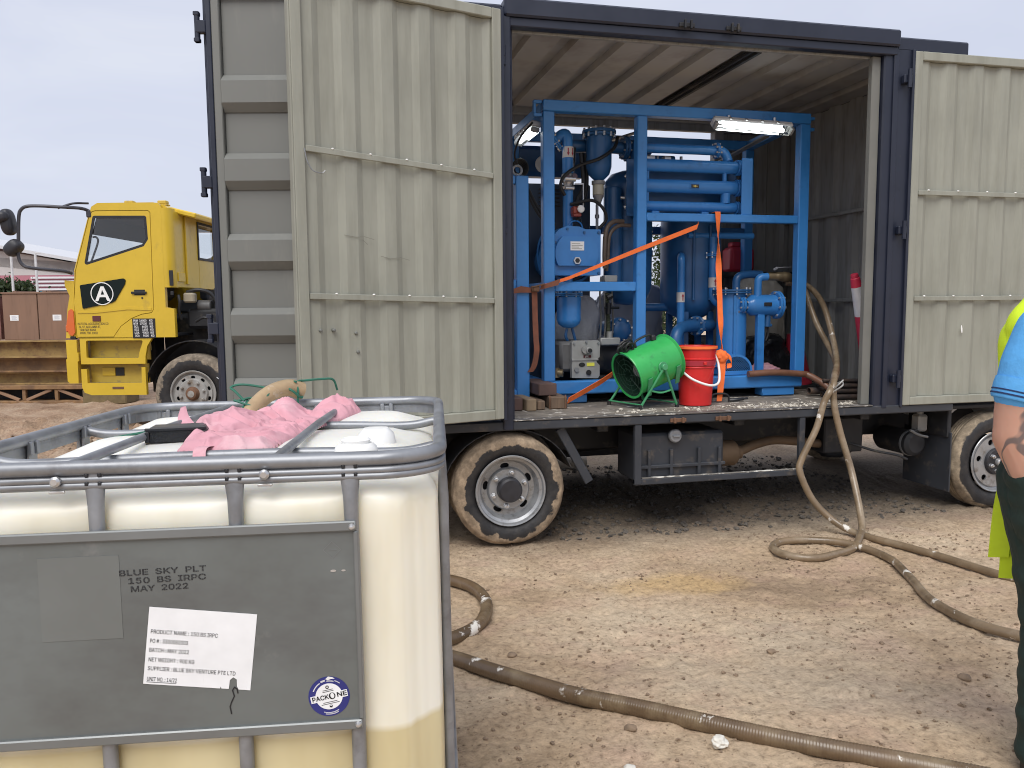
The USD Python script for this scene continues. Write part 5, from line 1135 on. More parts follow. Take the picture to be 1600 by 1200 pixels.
solo('shelf', MB().bb(3.70, 4.6, 6.98, 7.32, 1.89, 1.929, .004).bb(3.70, 3.74, 6.98, 7.02, DZ, 1.888, .004).bb(4.56, 4.6, 6.98, 7.02, DZ, 1.888, .004), M['chassis'], 'dark shelf carrying a red can in the far right corner of the lorry', 'shelf')
# loose debris on the deck: white scale and crumbs
mb = MB(); r2 = np.random.default_rng(8)
for _ in range(300):
    x = r2.uniform(2.95, 4.0) if r2.random() < .75 else r2.uniform(1.9, 3.0)
    y = 5.225+abs(r2.normal(0, .12)); s = .003+.011*r2.random()**3
    v, f = protos[r2.integers(8)]; mb.add(v*s @ rotz(r2.random()*6).T + [x, y, DZ+s*.3], f)
solo('scale_flakes', mb, mat('white_flakes', (.58, .54, .46), .85, var=.25, vs=30., world=True), None, None, smooth=False, loc=(0, 0, 0), kind='stuff')

# ================================================================== HOSES
def hose(name, pts, r, m, label, rib=.010, n=14, step=None, k=10):
    p = spline(pts, k); p = resample(p, step or rib/3)
    s = np.arange(len(p))*(step or rib/3)
    rr = r*(1+.028*np.sin(s*2*math.pi/rib)) if rib else np.full(len(p), r)
    return solo(name, MB().tube(p, rr, n), M[m], label, 'hose', smooth=True, loc=tuple(p[0]))
def G(x, y, r): return (x, y, gz0(x, y)+r*.9)
r1 = .032
hose('suction_hose', [G(-1.2, 4.75, r1), G(-.5, 4.85, r1), G(.15, 4.70, r1), G(.58, 4.58, r1), G(.78, 4.40, r1), G(.83, 4.12, r1), G(.74, 3.80, r1), G(.58, 3.62, r1), G(.40, 3.55, r1), G(.30, 3.50, r1), G(.33, 3.44, r1), G(.50, 3.38, r1), G(.66, 3.14, r1), G(.80, 2.94, r1), G(.92, 2.78, r1), G(1.10, 2.61, r1), G(1.27, 2.44, r1), G(1.43, 2.29, r1), G(1.59, 2.16, r1), G(1.77, 2.03, r1), G(2.0, 1.86, r1)], r1, 'hose', 'long brown ribbed hose running from behind the white tank to the lower right')
r3 = .024
hose('discharge_hose', [(3.95, 6.15, 1.84), (4.02, 6.10, 1.76), (4.06, 5.95, 1.45), (4.02, 5.62, 1.15), (3.64, 5.13, 1.02), (3.545, 5.085, .90), (3.48, 5.07, .72), (3.36, 5.06, .50), (3.34, 5.04, .40), (3.42, 4.98, .20), (3.54, 4.86, .06), G(3.62, 4.68, r3), G(3.70, 4.44, r3), G(3.77, 4.18, r3), G(3.79, 3.94, r3), G(3.80, 3.73, r3), G(3.84, 3.5, r3), G(3.95, 3.2, r3)], r3, 'hose2', 'clear tan hose hanging from the deck in a left bow, trailing behind the person', rib=.014, step=.006)
hose('discharge_hose', [(3.95, 6.25, 1.80), (4.08, 6.15, 1.78), (4.12, 5.95, 1.60), (4.02, 5.62, 1.20), (3.67, 5.15, 1.06), (3.63, 5.085, .90), (3.66, 5.05, .70), (3.70, 4.95, .40), (3.63, 4.74, .12), G(3.50, 4.58, r3+.035), G(3.36, 4.46, r3), G(3.18, 4.38, r3), G(2.98, 4.34, r3), G(2.86, 4.44, r3), G(2.86, 4.60, r3), G(2.99, 4.71, r3), G(3.20, 4.69, r3), G(3.38, 4.52, r3+.01), G(3.44, 4.22, r3), G(3.30, 3.88, r3), G(3.09, 3.48, r3), G(3.0, 3.2, r3), G(2.98, 3.0, r3), G(3.03, 2.82, r3), G(3.15, 2.6, r3)], r3, 'hose2', 'clear tan hose hanging straight from the deck, then looped on the ground', rib=.014, step=.006)
solo('hose_tie', MB().tube(spline([(3.615, 5.06, .99), (3.66, 5.035, 1.03), (3.70, 5.10, 1.05), (3.67, 5.15, 1.02), (3.62, 5.10, .99), (3.63, 5.05, 1.03), (3.67, 5.04, 1.07)], 6), .006, 6), M['pump'], 'pale wire tie around the two hanging tan hoses', 'tie')

# ================================================================== WHITE TANK IN ITS CAGE (near)
Rz = rotz(-.141); cy_, sy_ = math.cos(-.009), math.sin(-.009); cx_, sx_ = math.cos(-.021), math.sin(-.021)
RI = Rz @ np.array([[cy_, 0, sy_], [0, 1, 0], [-sy_, 0, cy_]]) @ np.array([[1, 0, 0], [0, cx_, -sx_], [0, sx_, cx_]])
HT = 1.17
ibc = thing('bulk_tank', 'white cube-shaped oil tank in a galvanised cage with labelled grey plate', 'tank', tuple(np.array([-.185, 2.228, 1.321]) - RI @ [0, 0, HT]), R=RI)
W2, D2 = .50, .60
def ip(name, mb, m, smooth=40, parent=None, **k): return part(parent or ibc, name, mb, m, smooth, False, **k)
def rrect(w, d, r, n=10):
    pts = []
    for cx, cy, a0 in ((w-r, d-r, 0), (-w+r, d-r, 90), (-w+r, -d+r, 180), (w-r, -d+r, 270)):
        for a in np.radians(np.linspace(a0, a0+90, n)): pts.append((cx+r*math.cos(a), cy+r*math.sin(a)))
    return np.array(pts)
BU = (-.42, -.16, .10, .322); BV = (-.44, -.15, .15, .44)
# bottle with swelling fields between the bars
per = rrect(W2-.014, D2-.014, .115, 12); per = np.vstack([per, per[:1]]); per = resample(np.c_[per, 0*per[:, 0]], .014)[:-1, :2]
zs = np.r_[.15, .17, np.linspace(.19, 1.055, 60), 1.068, 1.078, 1.088, 1.095, 1.099]
rings = []
for z in zs:
    ins = 0.
    if z > 1.055: ins = .040*(1-math.sqrt(max(0, 1-((z-1.055)/.0455)**2)))
    if z < .19: ins = .03*(1-(z-.15)/.04)
    q = []
    for x, y in per:
        b = .0
        ax_, ay = abs(x) > W2-.03, abs(y) > D2-.03
        if ay: b = min(abs(x-u) for u in BU)
        elif ax_: b = min(abs(y-u) for u in BV)
        b = .012*min(1, (b/.07))**.7*min(1, max(0, (1.11-z)/.05))*(1 if (ax_ or ay) else .0)
        sc = math.hypot(x, y)
        q.append((x*(1-ins/sc)+b*(np.sign(x) if ax_ and not ay else 0)*.9, y*(1-ins/sc)+b*(np.sign(y) if ay else 0), z))
    rings.append(q)
rings = np.array(rings); nR, nP = rings.shape[:2]
V = rings.reshape(-1, 3); F_ = []
for i_ in range(nR-1):
    for j_ in range(nP):
        j2 = (j_+1) % nP; F_.append((i_*nP+j_, i_*nP+j2, (i_+1)*nP+j2, (i_+1)*nP+j_))
top_ring = rings[-1]
mbt = MB().add(V, np.array(F_))
tops = [top_ring]
for k in range(1, 26):
    s = 1-k/26; q = top_ring.copy(); q[:, :2] *= s
    rx = q[:, 0]; ry = q[:, 1]
    pil = .004+.044*np.minimum(1, (1-s)*5)*(.25+.75*np.abs(np.sin((ry-.155)*math.pi/.49))**.6) + .010*(meshkit.fbm(np.stack([rx*5, ry*5, 0*rx], -1), 3, 4)-.5)
    q[:, 2] = 1.099+pil*.85; tops.append(q)
tops = np.array(tops); nT = len(tops); f = []
for i_ in range(nT-1):
    for j_ in range(nP):
        j2 = (j_+1) % nP; f.append((i_*nP+j_, i_*nP+j2, (i_+1)*nP+j2, (i_+1)*nP+j_))
mbt.add(tops.reshape(-1, 3), np.array(f))
v, f = mbt.arrays(); mm = trimesh.Trimesh(v, f, process=True); mm.merge_vertices(digits_vertex=6)
ip('bottle', (mm.vertices, mm.faces), M['tank'], True)
# cage: rim of three rolled tubes
def ring(z, r, grow=0., n=9, rad_=.12): 
    p = rrect(W2+grow, D2+grow, rad_, 9); return MB().tube(np.c_[p, np.full(len(p), z)], r, n, closed=True)
rim = MB()
for z, r, gq in ((HT-.014, .0150, .0), (HT-.036, .0075, .004), (HT-.0475, .0075, .004)):
    p = rrect(W2+gq, D2+gq, .12, 9); rim.tube(np.c_[p, np.full(len(p), z)], r, 10, closed=True)
p = rrect(W2, D2, .12, 9)
for a, b in zip(p, np.roll(p, -1, 0)):
    if np.hypot(*(b-a)) > 1e-6: rim.bar((*a, HT-.036), (*b, HT-.036), .006, .04, 0)
ip('cage_rim', rim, M['steel'])
def cage_bar(x, y, nx_, ny_):
    """upright pressed bar, flared and flattened under the rim, standing proud along (nx, ny)"""
    tx = np.array([-ny_, nx_, 0.]); n_ = np.array([nx_, ny_, 0.]); o = np.array([x, y, 0.])
    zz = [(.12, .0145, .011), (.9, .0145, .011), (1.04, .0142, .012), (1.085, .0155, .010), (1.115, .0185, .006), (1.15, .0185, .005)]
    prof = np.array([(-1, -.25), (-.85, .55), (-.45, .95), (0, 1.05), (.45, .95), (.85, .55), (1, -.25), (.8, -.9), (-.8, -.9)])
    rgs = np.array([[o+tx*w*a+n_*(t*b)+[0, 0, z] for a, b in prof] for z, w, t in zz])
    k = len(prof); F2 = [(i*k+j, i*k+(j+1) % k, (i+1)*k+(j+1) % k, (i+1)*k+j) for i in range(len(zz)-1) for j in range(k)]
    ip('cage_bar', MB().add(rgs.reshape(-1, 3), np.array(F2)), M['steel'], 50)
for u in BU: cage_bar(u, -D2-.004, 0, -1); cage_bar(u, D2+.004, 0, 1)
for vv in BV: cage_bar(W2+.004, vv, 1, 0); cage_bar(-W2-.004, vv, -1, 0)
for z in (.40, .16):
    ip('cage_hoop', ring(z, .0095, .014), M['steel'])
for u in (-.16, .10, .322):
    for s in (-.012, .012):
        for zc in (HT-.0265, HT-.0435): ip('rim_slot', MB().bb(u+s-.0035, u+s+.0035, -D2-.0122, -D2-.006, zc-.0035, zc+.0035, .001), M['black'])
for u in (-.226, .160):
    ip('rim_bolt', MB().rev([(0, -.011), (.006, -.011), (.010, -.007), (.010, 0)], (u, -D2-.012, HT-.036), (0, 1, 0), 18).bb(u-.014, u+.014, -D2-.014, -D2-.008, HT-.060, HT-.055, .001), M['bolt'])
# clips that tie the bars into the rim (inside of the far and left sides)
for vv in BV: ip('rim_clip', MB().bb(-W2+.008, -W2+.02, vv-.022, vv-.008, HT-.05, HT-.018, .002).bb(-W2+.008, -W2+.02, vv+.008, vv+.022, HT-.05, HT-.018, .002).bb(-W2+.006, -W2+.013, vv-.02, vv+.02, HT-.14, HT-.03, .002), M['steel'])
for u in BU: ip('rim_clip', MB().bb(u-.022, u-.008, D2-.02, D2-.008, HT-.05, HT-.022, .002).bb(u+.008, u+.022, D2-.02, D2-.008, HT-.05, HT-.022, .002).bb(u-.02, u+.02, D2-.014, D2-.007, HT-.10, HT-.03, .002), M['steel'])
# cross tubes over the top
for k, (vv) in enumerate((-.335, .155)):
    r = .0125
    pts = spline([(-W2+.012, vv, HT-.034), (-W2+.10, vv, HT-.046), (-.1, vv, HT-.040), (.2, vv, HT-.040), (W2-.10, vv, HT-.046), (W2-.012, vv, HT-.034)], 8)
    ip('cross_tube', MB().tube(pts, r, 10), M['steel'])
for u0, u1 in ((-.235, -.205), (.165, .185)):
    ip('holding_rod', MB().tube(np.array([(u0, -D2+.012, HT-.020), (u0*.5+u1*.5, 0, HT-.014), (u1, D2-.012, HT-.020)]), .0105, 10), M['steel'])
# grey label plate, with pressed edges
PV = -D2-.017
pt, pb, pl_, pr_ = HT-.150, HT-.5415, -.47, .330
plate = ip('label_plate', MB().bb(pl_, pr_, PV, PV+.003, pb, pt, .001), M['plate'], 30)
ip('plate_rim', MB().bb(pl_, pr_+.002, PV-.007, PV+.004, pt-.003, pt+.017, .003), M['plate_edge'], parent=plate)
ip('plate_rim', MB().bb(pl_, pr_+.002, PV-.007, PV+.004, pb-.014, pb+.006, .003), M['plate_edge'], parent=plate)
ip('plate_rim', MB().bb(pr_-.004, pr_+.006, PV-.006, PV+.004, pb+.007, pt-.004, .002), M['plate_edge'], parent=plate)
for u, z in ((pr_-.006, pt+.006), (pr_-.006, pb-.003)): ip('plate_rivet', MB().rev([(0, -.006), (.004, -.005), (.0065, 0)], (u, PV-.007, z), (0, 1, 0), 14), M['bolt'], parent=plate)
ip('plate_patch', MB().bb(-.267, -.118, PV-.0008, PV-.0002, HT-.345, HT-.182, 0), mat('paler_patch', (.160, .172, .167), .44, .24, var=.10, vs=3.), parent=plate)
EX = np.array([1, 0, 0]); EZ = np.array([0, 0, 1.])
tilt = math.radians(1.0); tx_ = np.array([math.cos(tilt), 0, math.sin(tilt)]); tz_ = np.array([-math.sin(tilt), 0, math.cos(tilt)])
def stencil(s, u, z, h, wd):
    m = meshkit.text_mesh(s, 1., .1, True); b = m.bounds
    from shapely import box as _b
    # stencil bridges: cut thin uprights through the letters
    v = np.array(m.vertices); sc = wd/(b[1, 0]-b[0, 0]); sz = h/(b[1, 1]-b[0, 1])
    v = np.c_[(v[:, 0]-b[0, 0])*sc, (v[:, 1]-b[0, 1])*sz, v[:, 2]*.004]
    man = m3.Manifold(m3.Mesh(v.astype(np.float32), np.array(m.faces, np.uint32)))
    if man.status() == m3.Error.NoError and man.num_tri() > 0:
        k = 0
        x = .002
        cuts = []
        while x < wd:
            cuts.append(m3.Manifold.cube([.0009, h*1.4, .01], True).translate([x, h/2, 0])); x += h*.38
        cuts.append(m3.Manifold.cube([wd*1.2, .0008, .01], True).translate([wd/2, h*.5, 0]))
        man = man - m3.Manifold.batch_boolean(cuts, m3.OpType.Add)
        q = man.to_mesh(); v, f = q.vert_properties[:, :3], q.tri_verts
    else: f = np.array(m.faces)
    ey = np.cross(tx_, tz_)
    return np.array([u, PV-.0004, z]) + v @ np.stack([tx_, tz_, ey]), f
mb = MB()
for s, u, z, wd in (('BLUE  SKY  PLT', -.119, HT-.2235, .162), ('150  BS  IRPC', -.103, HT-.2395, .145), ('MAY  2022', -.099, HT-.2555, .107)):
    mb.add(*stencil(s, u, z, .0118, wd))
ip('stencil_lettering', mb, M['stencil'], False, parent=plate)
# paper label
ltl, ltr, lbr, lbl = [np.array([u, z]) for u, z in ((-.065, HT-.286), (.137, HT-.312), (.117, HT-.463), (-.086, HT-.438))]
le = (ltr-ltl); lw = np.linalg.norm(le); le /= lw; ln_ = (ltl-lbl); lh = np.linalg.norm(ln_); ln_ /= lh
lx = np.array([le[0], 0, le[1]]); lz = np.array([-le[1], 0, le[0]]); lo = np.array([lbl[0], PV-.0003, lbl[1]])
shp = sbox(0, 0, lw, lh).difference(Polygon([(lw*.795, -.01), (lw*.80, .018), (lw*.83, .024), (lw*.865, .020), (lw*.872, .006), (lw*.92, -.01)])).difference(Polygon([(lw*.70, -.01), (lw*.72, .004), (lw*.75, -.01)]))
lab = ip('paper_label', MB().poly(shp, .0006, lo, lx, lz), M['paper'], False, parent=plate)
mb = MB()
rows = [('PRODUCT NAME : 150 BS IRPC', .1015, .126), ('PO # : 3300082003', .083, .071), ('BATCH : MAY 2022', .0648, .074), ('NET WEIGHT : 900 KG', .0457, .086), ('SUPPLIER : BLUE SKY VENTURE PTE LTD', .028, .166), ('UNIT NO. : 14/22', .0067, .056)]
k_ = (ln_[0]-(-le[1]))
for s, y, wd in rows:
    mb.text(s, .0078, lo+lx*.006+lz*y+np.array([0, -.0007, 0]), lx, lz, .0004, False, wd)
mb.bb(.006, .062, -.0011, -.0007, .0040, .0048, 0, R=np.stack([lx, [0, 1, 0], lz], 1), T=lo)
ip('label_print', mb, M['ink'], False, parent=plate)
drip = affinity.rotate(LineString([(0, 0), (.003, -.012), (-.003, -.024), (-.006, -.033), (-.004, -.047)]).buffer(.0012), 0)
drip = drip.union(LineString([(0, 0), (.004, .006), (.009, .002), (.010, -.006)]).buffer(.0012))
ip('ink_drip', MB().poly(drip, .0005, (.082, PV-.0006, HT-.462), EX, EZ), M['ink'], False, parent=plate)
# round maker's sticker
sk0 = np.array([.268, PV-.0003, HT-.486]); ta = math.radians(10); sxx = np.array([math.cos(ta), 0, math.sin(ta)]); szz = np.array([-math.sin(ta), 0, math.cos(ta)])
stk = ip('round_sticker', MB().poly(Point(0, 0).buffer(.0405, 32), .0005, sk0, EX, EZ), mat('sticker_navy', (.02, .025, .16), .35, var=.1), False, parent=plate)
wshape = Point(0, 0).buffer(.0265, 32).union(sbox(-.0365, -.0075, .0365, .0065))
ip('sticker_face', MB().poly(wshape, .0004, sk0+[0, -.0006, 0], sxx, szz), M['paper'], False, parent=plate)
mb = MB()
mb.text('PACK', .0090, sk0+sxx*-.0345+szz*-.0045+[0, -.0011, 0], sxx, szz, .0004, True, .0325)
mb.text('NE', .0090, sk0+sxx*.0145+szz*-.0045+[0, -.0011, 0], sxx, szz, .0004, True, .0195)
oo = affinity.scale(Point(.006, 0).buffer(.0065, 24), 1.0, 1.05).difference(affinity.scale(Point(.0065, .0005).buffer(.005, 24), .75, 1.15))
mb.poly(oo, .0004, sk0+[0, -.0011, 0], sxx, szz)
for yy_, w_ in ((.0135, .020), (.0105, .022), (-.0115, .028), (-.0148, .036)): mb.bb(-w_/2, w_/2, -.0012, -.001, yy_-.0006, yy_+.0006, 0, R=np.stack([sxx, [0, 1, 0], szz], 1), T=sk0)
mb.poly(Point(0, .0195).buffer(.0034).difference(Point(0, .0195).buffer(.0018)), .0004, sk0+[0, -.0011, 0], sxx, szz)
mb.poly(Point(0, -.020).buffer(.003).difference(Point(0, -.0187).buffer(.0016)), .0004, sk0+[0, -.0011, 0], sxx, szz)
ip('sticker_print', mb, M['ink'], False, parent=plate)
mb = MB()
for a0, a1, rr2, wd in ((150, 112, .0325, .0022), (108, 92, .0335, .0035), (88, 62, .0315, .002), (60, 40, .0335, .0016), (-118, -66, .0335, .0016), (-112, -70, .0365, .0016)):
    aa = np.radians(np.linspace(a0, a1, 16)); dash = [LineString([(rr2*math.cos(q), rr2*math.sin(q)), (rr2*math.cos(q2), rr2*math.sin(q2))]).buffer(wd/2, cap_style=2) for q, q2 in zip(aa[:-1:1], (aa[:-1]*.3+aa[1:]*.7))]
    mb.poly(shapely.union_all(dash), .0003, sk0+[0, -.0006, 0], sxx, szz)
ip('sticker_lettering', mb, M['whiteink'], False, parent=plate)
mb = MB().poly(Polygon([(0, .036), (.006, .040), (.014, .037), (.018, .033), (.010, .034), (.004, .033)]), .0003, sk0+[0, -.0006, 0], sxx, szz)
ip('torn_fleck', mb, M['whiteink'], False, parent=plate)
dia = Polygon([(0, .017), (.017, 0), (0, -.017), (-.017, 0)]); 
ip('faded_diamond', MB().poly(dia.exterior.buffer(.0007).union(LineString([(-.008, 0), (.009, 0)]).buffer(.0007)), .0003, (.284, PV-.0002, HT-.190), EX, EZ), M['plate_edge'], False, parent=plate)
for q_, r_q in ((0, .004), (.020, .003)): ip('paint_chip', MB().poly(affinity.scale(Point(q_, 0).buffer(r_q), 1.4, .6), .0004, (.285, PV-.0003, HT-.232), EX, EZ), M['bolt'], False, parent=plate)
# caps on the bottle
cp = ip('filler_cap', MB().rev([(0, .052), (.038, .050), (.046, .042), (.048, .030), (.047, .0), (0, 0)], (.315, -.40, 1.108), (0, 0, 1), 36).rev([(.030, .050), (.033, .058), (.028, .062), (.018, .058), (0, .056)], (.315, -.40, 1.108), (0, 0, 1), 30), M['white'])
ip('vent_cap', MB().rev([(0, .050), (.030, .048), (.044, .034), (.048, .012), (.05, 0), (0, 0)], (.345, -.205, 1.118), (0, 0, 1), 32), M['white'])
ip('steel_pallet', MB().bb(-.5, .5, -.6, .6, .09, .12, .01).bb(-.5, -.38, -.6, .6, 0, .089, .006).bb(-.06, .06, -.6, .6, 0, .089, .006).bb(.38, .5, -.6, .6, 0, .089, .006), M['steel'])

# things lying on the tank (built in the tank's own axes)
def on_tank(name, mb, m, label, cat, smooth=40):
    v, f = mb.arrays() if isinstance(mb, MB) else mb
    Mi = XF[str(ibc.GetPath())]
    return solo(name, (np.array(v) @ Mi[:3, :3].T + Mi[:3, 3], f), m, label, cat, smooth)
bx = thing('black_case', 'black plastic open tray lying on its side on top of the white tank', 'case', tuple((XF[str(ibc.GetPath())] @ [-.148, -.150, HT-.040, 1])[:3]), R=RI @ rotz(.12))
part(bx, 'case_shell', MB().bb(-.072, .072, .0, .085, 0, .046, .010).bb(-.072, .072, -.008, .0, 0, .008, .003).bb(-.072, .072, -.008, 0, .038, .046, .003).bb(-.072, -.062, -.008, 0, .009, .037, .003).bb(.058, .072, -.008, 0, .009, .037, .003), M['black'])
part(bx, 'case_floor', MB().bb(-.061, .057, -.003, -.0005, .009, .037, .001), M['blackbag'])
def cloth(outline, hfun, seed, z0, n=.0035, fold=1.):
    """crumpled cloth over an outline (tank axes): triangulated grid, edges lying down"""
    P_ = Polygon(outline).buffer(.012).buffer(-.006); x0, y0, x1, y1 = P_.bounds
    gxx, gyy = np.meshgrid(np.arange(x0, x1, n), np.arange(y0, y1, n), indexing='ij'); pts = np.c_[gxx.ravel(), gyy.ravel()]
    ins = shapely.contains_xy(P_, pts[:, 0], pts[:, 1]); idx = -np.ones(len(pts), int); idx[ins] = np.arange(ins.sum())
    p = pts[ins].copy(); de = shapely.distance(P_.exterior, shapely.points(p))
    for k in np.nonzero(de < n*.95)[0]:
        c_ = P_.exterior.interpolate(P_.exterior.project(Point(p[k]))); p[k] = (c_.x, c_.y); de[k] = 0; e = np.clip(de/.03, 0, 1)**.6
    q3 = np.c_[p*7, np.full(len(p), seed)]
    wx = meshkit.fbm(q3, 2, seed)-.5; wy = meshkit.fbm(q3+5, 2, seed+9)-.5
    a_1 = meshkit.noise(np.c_[p[:, 0]*22+wx*5, p[:, 1]*8+wy*5, np.full(len(p), seed)], seed+2)
    a_2 = meshkit.noise(np.c_[p[:, 0]*17+p[:, 1]*14+wx*6, p[:, 1]*12-p[:, 0]*9+wy*6, np.full(len(p), seed+.5)], seed+4)
    a_3 = meshkit.noise(np.c_[p[:, 0]*60+p[:, 1]*25+wx*14, p[:, 1]*24+wy*9, np.full(len(p), seed+3)], seed+5)
    ridge = np.sqrt((2*a_1-1)**2+.010)*-1+.55
    crease = np.exp(-((a_2-.5)/.055)**2)
    z = z0+e*(hfun(p[:, 0], p[:, 1])+fold*(.026*ridge+.009*crease+.009*(a_3-.5)))+.003
    ii = idx.reshape(gxx.shape); a, b, c, d = ii[:-1, :-1], ii[1:, :-1], ii[1:, 1:], ii[:-1, 1:]
    ok = (a >= 0) & (b >= 0) & (c >= 0) & (d >= 0)
    q = np.stack([a[ok], b[ok], c[ok], d[ok]], 1)
    return np.c_[p, z], np.vstack([q[:, [0, 1, 2]], q[:, [0, 2, 3]]])
ol = [(-.10, -.29), (.02, -.33), (.10, -.30), (.135, -.12), (.16, .08), (.19, .22), (.25, .40), (.235, .52), (.15, .46), (.08, .36), (.02, .40), (-.06, .30), (-.13, .12), (-.16, -.02), (-.12, -.16)]
hf = lambda x, y: .016+.044*np.exp(-(((x+.06)/.07)**2+((y-.02)/.12)**2))+.045*np.exp(-(((x-.05)/.05)**2+((y-.22)/.10)**2))+.035*np.exp(-(((x-.17)/.05)**2+((y-.40)/.1)**2))
cv_ = cloth(ol, hf, 3, HT-.040)
extra_ = MB().add(*cv_)
extra_.ribbon(spline([(-.235, .20, HT+.018), (-.215, .13, HT-.005), (-.18, .05, HT-.025)], 6), np.linspace(.014, .045, 13), (1, .3, .2), .012)
extra_.ribbon(spline([(-.02, -.26, HT-.03), (-.035, -.335, HT-.02), (-.035, -.36, HT-.04), (-.03, -.372, HT-.075)], 6), .028, (1, 0, 0), .002)
on_tank('pink_rag', extra_, M['pink'], 'pink cloth rag crumpled on top of the white tank beside the black tray', 'rag', True)
hs = spline([(-.105, .34, HT-.06), (-.09, .39, HT-.015), (-.05, .47, HT+.030), (.0, .54, HT+.045), (.04, .57, HT+.030)], 8)
on_tank('bent_hose', MB().tube(hs, np.linspace(.023, .030, len(hs)), 16), M['tusk'], 'bent tan hose end rising from the tank top, tied with green rope', 'hose')
rp = MB()
for pts in ([(-.30, .30, HT-.045), (-.20, .33, HT-.03), (-.12, .40, HT-.005), (-.11, .44, HT+.03)], [(-.115, .42, HT+.03), (-.15, .45, HT+.085), (-.165, .46, HT+.11), (-.13, .46, HT+.125), (-.07, .47, HT+.105), (-.045, .46, HT+.085), (-.05, .43, HT+.05), (-.10, .42, HT+.03)],
            [(-.34, .18, HT-.05), (-.22, .24, HT-.035), (-.14, .32, HT-.03), (-.10, .40, HT+.02), (-.06, .45, HT+.07)], [(.03, .54, HT-.02), (.035, .53, HT+.06), (.03, .55, HT+.12), (.05, .58, HT+.125), (.11, .60, HT+.13), (.14, .62, HT+.12), (.15, .64, HT+.05)],
            [(-.01, .52, HT+.10), (.02, .51, HT+.07), (.045, .54, HT+.02), (.03, .58, HT+.10), (-.0, .57, HT+.125), (.03, .53, HT+.125)], [(-.14, .39, HT+.04), (-.08, .38, HT+.0), (-.06, .41, HT-.02), (-.09, .44, HT+.04), (-.14, .42, HT+.03)],
            [(-.42, .05, HT-.05), (-.34, .10, HT-.04), (-.25, .22, HT-.035), (-.18, .30, HT-.03)]):
    rp.tube(spline([(x, y, z if z < HT else HT+(z-HT)*.52) for x, y, z in pts], 7), .0040, 6)
on_tank('green_rope', rp, M['rope'], 'thin green rope knotted round the bent tan hose on the tank', 'rope')

# ================================================================== YELLOW TRUCK BEHIND, LEFT
yt = thing('yellow_truck', 'yellow truck cab with a circled letter A on its door, parked behind the lorry', 'truck', (-1.65, 11.19, 0), -.235)
def yp(name, mb, m=None, smooth=35, parent=None, **k): return part(parent or yt, name, mb, m or M['yellow'], smooth, False, **k)
XZ = dict(ex=(1, 0, 0), ey=(0, 0, 1))
win = Polygon([(-1.335, 2.185), (-1.185, 2.825), (-.495, 2.82), (-.485, 2.52), (-.545, 2.43)]).buffer(-.03).buffer(.03)
arch = Point(0, .52).buffer(.66, 32)
side = Polygon([(-1.49, 1.252), (-1.505, 1.72), (-1.46, 2.12), (-1.24, 2.83), (-1.195, 2.94), (-1.12, 2.985), (-.40, 2.99), (-.33, 2.975), (-.30, 2.93), (-.30, 1.64), (-.19, 1.62), (-.19, 1.40), (-.19, 1.252)])
doorp = Polygon([(-1.478, 1.262), (-1.49, 1.72), (-1.447, 2.12), (-1.228, 2.82), (-1.19, 2.875), (-1.15, 2.885), (-.47, 2.885), (-.445, 2.86), (-.46, 1.62), (-.49, 1.575), (-.62, 1.555), (-.76, 1.50), (-.90, 1.40), (-.99, 1.28), (-1.0, 1.262)])
body = side.difference(arch).difference(doorp.buffer(.006))
yp('side_panel', MB().poly(body, .07, (0, .06, 0), **XZ))
yp('side_panel', MB().poly(side.difference(arch).difference(win), .07, (0, 2.42, 0), **XZ))
dy = yp('cab_door', MB().poly(doorp.buffer(-.002).difference(win), .066, (0, .058, 0), **XZ))
yp('door_backing', MB().poly(doorp.buffer(.02).difference(win.buffer(.012)), .004, (0, .0655, 0), **XZ), M['black'], parent=dy)
yp('window_seal', MB().poly(win.difference(win.buffer(-.032)), .012, (0, .004, 0), **XZ), M['black'], parent=dy)
wv = np.array(win.buffer(-.028).exterior.coords)[:-1]; wc = wv.mean(0)
yp('door_window', MB().add(np.vstack([np.c_[wv[:, 0], np.full(len(wv), .010), wv[:, 1]], [wc[0], .010, wc[1]]]), np.array([(k, (k+1) % len(wv), len(wv)) for k in range(len(wv))])), M['glass'], False, parent=dy)
yp('far_window', MB().add(np.vstack([np.c_[wv[:, 0], np.full(len(wv), 2.38), wv[:, 1]], [wc[0], 2.38, wc[1]]]), np.array([(k, (k+1) % len(wv), len(wv)) for k in range(len(wv))])), M['glass'], False)
blk = Polygon([(-1.40, 1.935), (-1.34, 1.945), (-.83, 2.02), (-.80, 2.0), (-.81, 1.95), (-.95, 1.73), (-1.0, 1.705), (-1.38, 1.63)]).buffer(-.015).buffer(.015)
yp('lower_window', MB().poly(blk, .010, (0, -.0085, 0), **XZ), plain('dark_pane', base_color=(.006, .012, .011), roughness=.15, specular_ior_level=.2), parent=dy)
ac = np.array([-1.115, 1.825])
rg = Point(*ac).buffer(.148, 40).difference(Point(*ac).buffer(.136, 40))
yp('letter_ring', MB().poly(rg, .002, (0, -.0189, 0), **XZ), M['white'], False, parent=dy)
yp('letter_a', MB().text('A', .178, (ac[0]-.098, -.0189, ac[1]-.089), (1, 0, 0), (0, 0, 1), .002, True, .196), M['white'], False, parent=dy)
yp('door_handle', MB().bb(-.735, -.535, -.030, -.012, 1.818, 1.848, .008).bb(-.70, -.56, -.013, -.006, 1.80, 1.872, .004), M['chassis'], parent=dy)
yp('door_lock', MB().cyl((-.60, -.014, 1.765), (-.60, -.006, 1.765), .012, 12), M['chassis'], parent=dy)
yp('side_marker', MB().bb(-1.262, -1.155, -.018, -.0065, 1.466, 1.536, .01), M['maroon'], parent=dy)
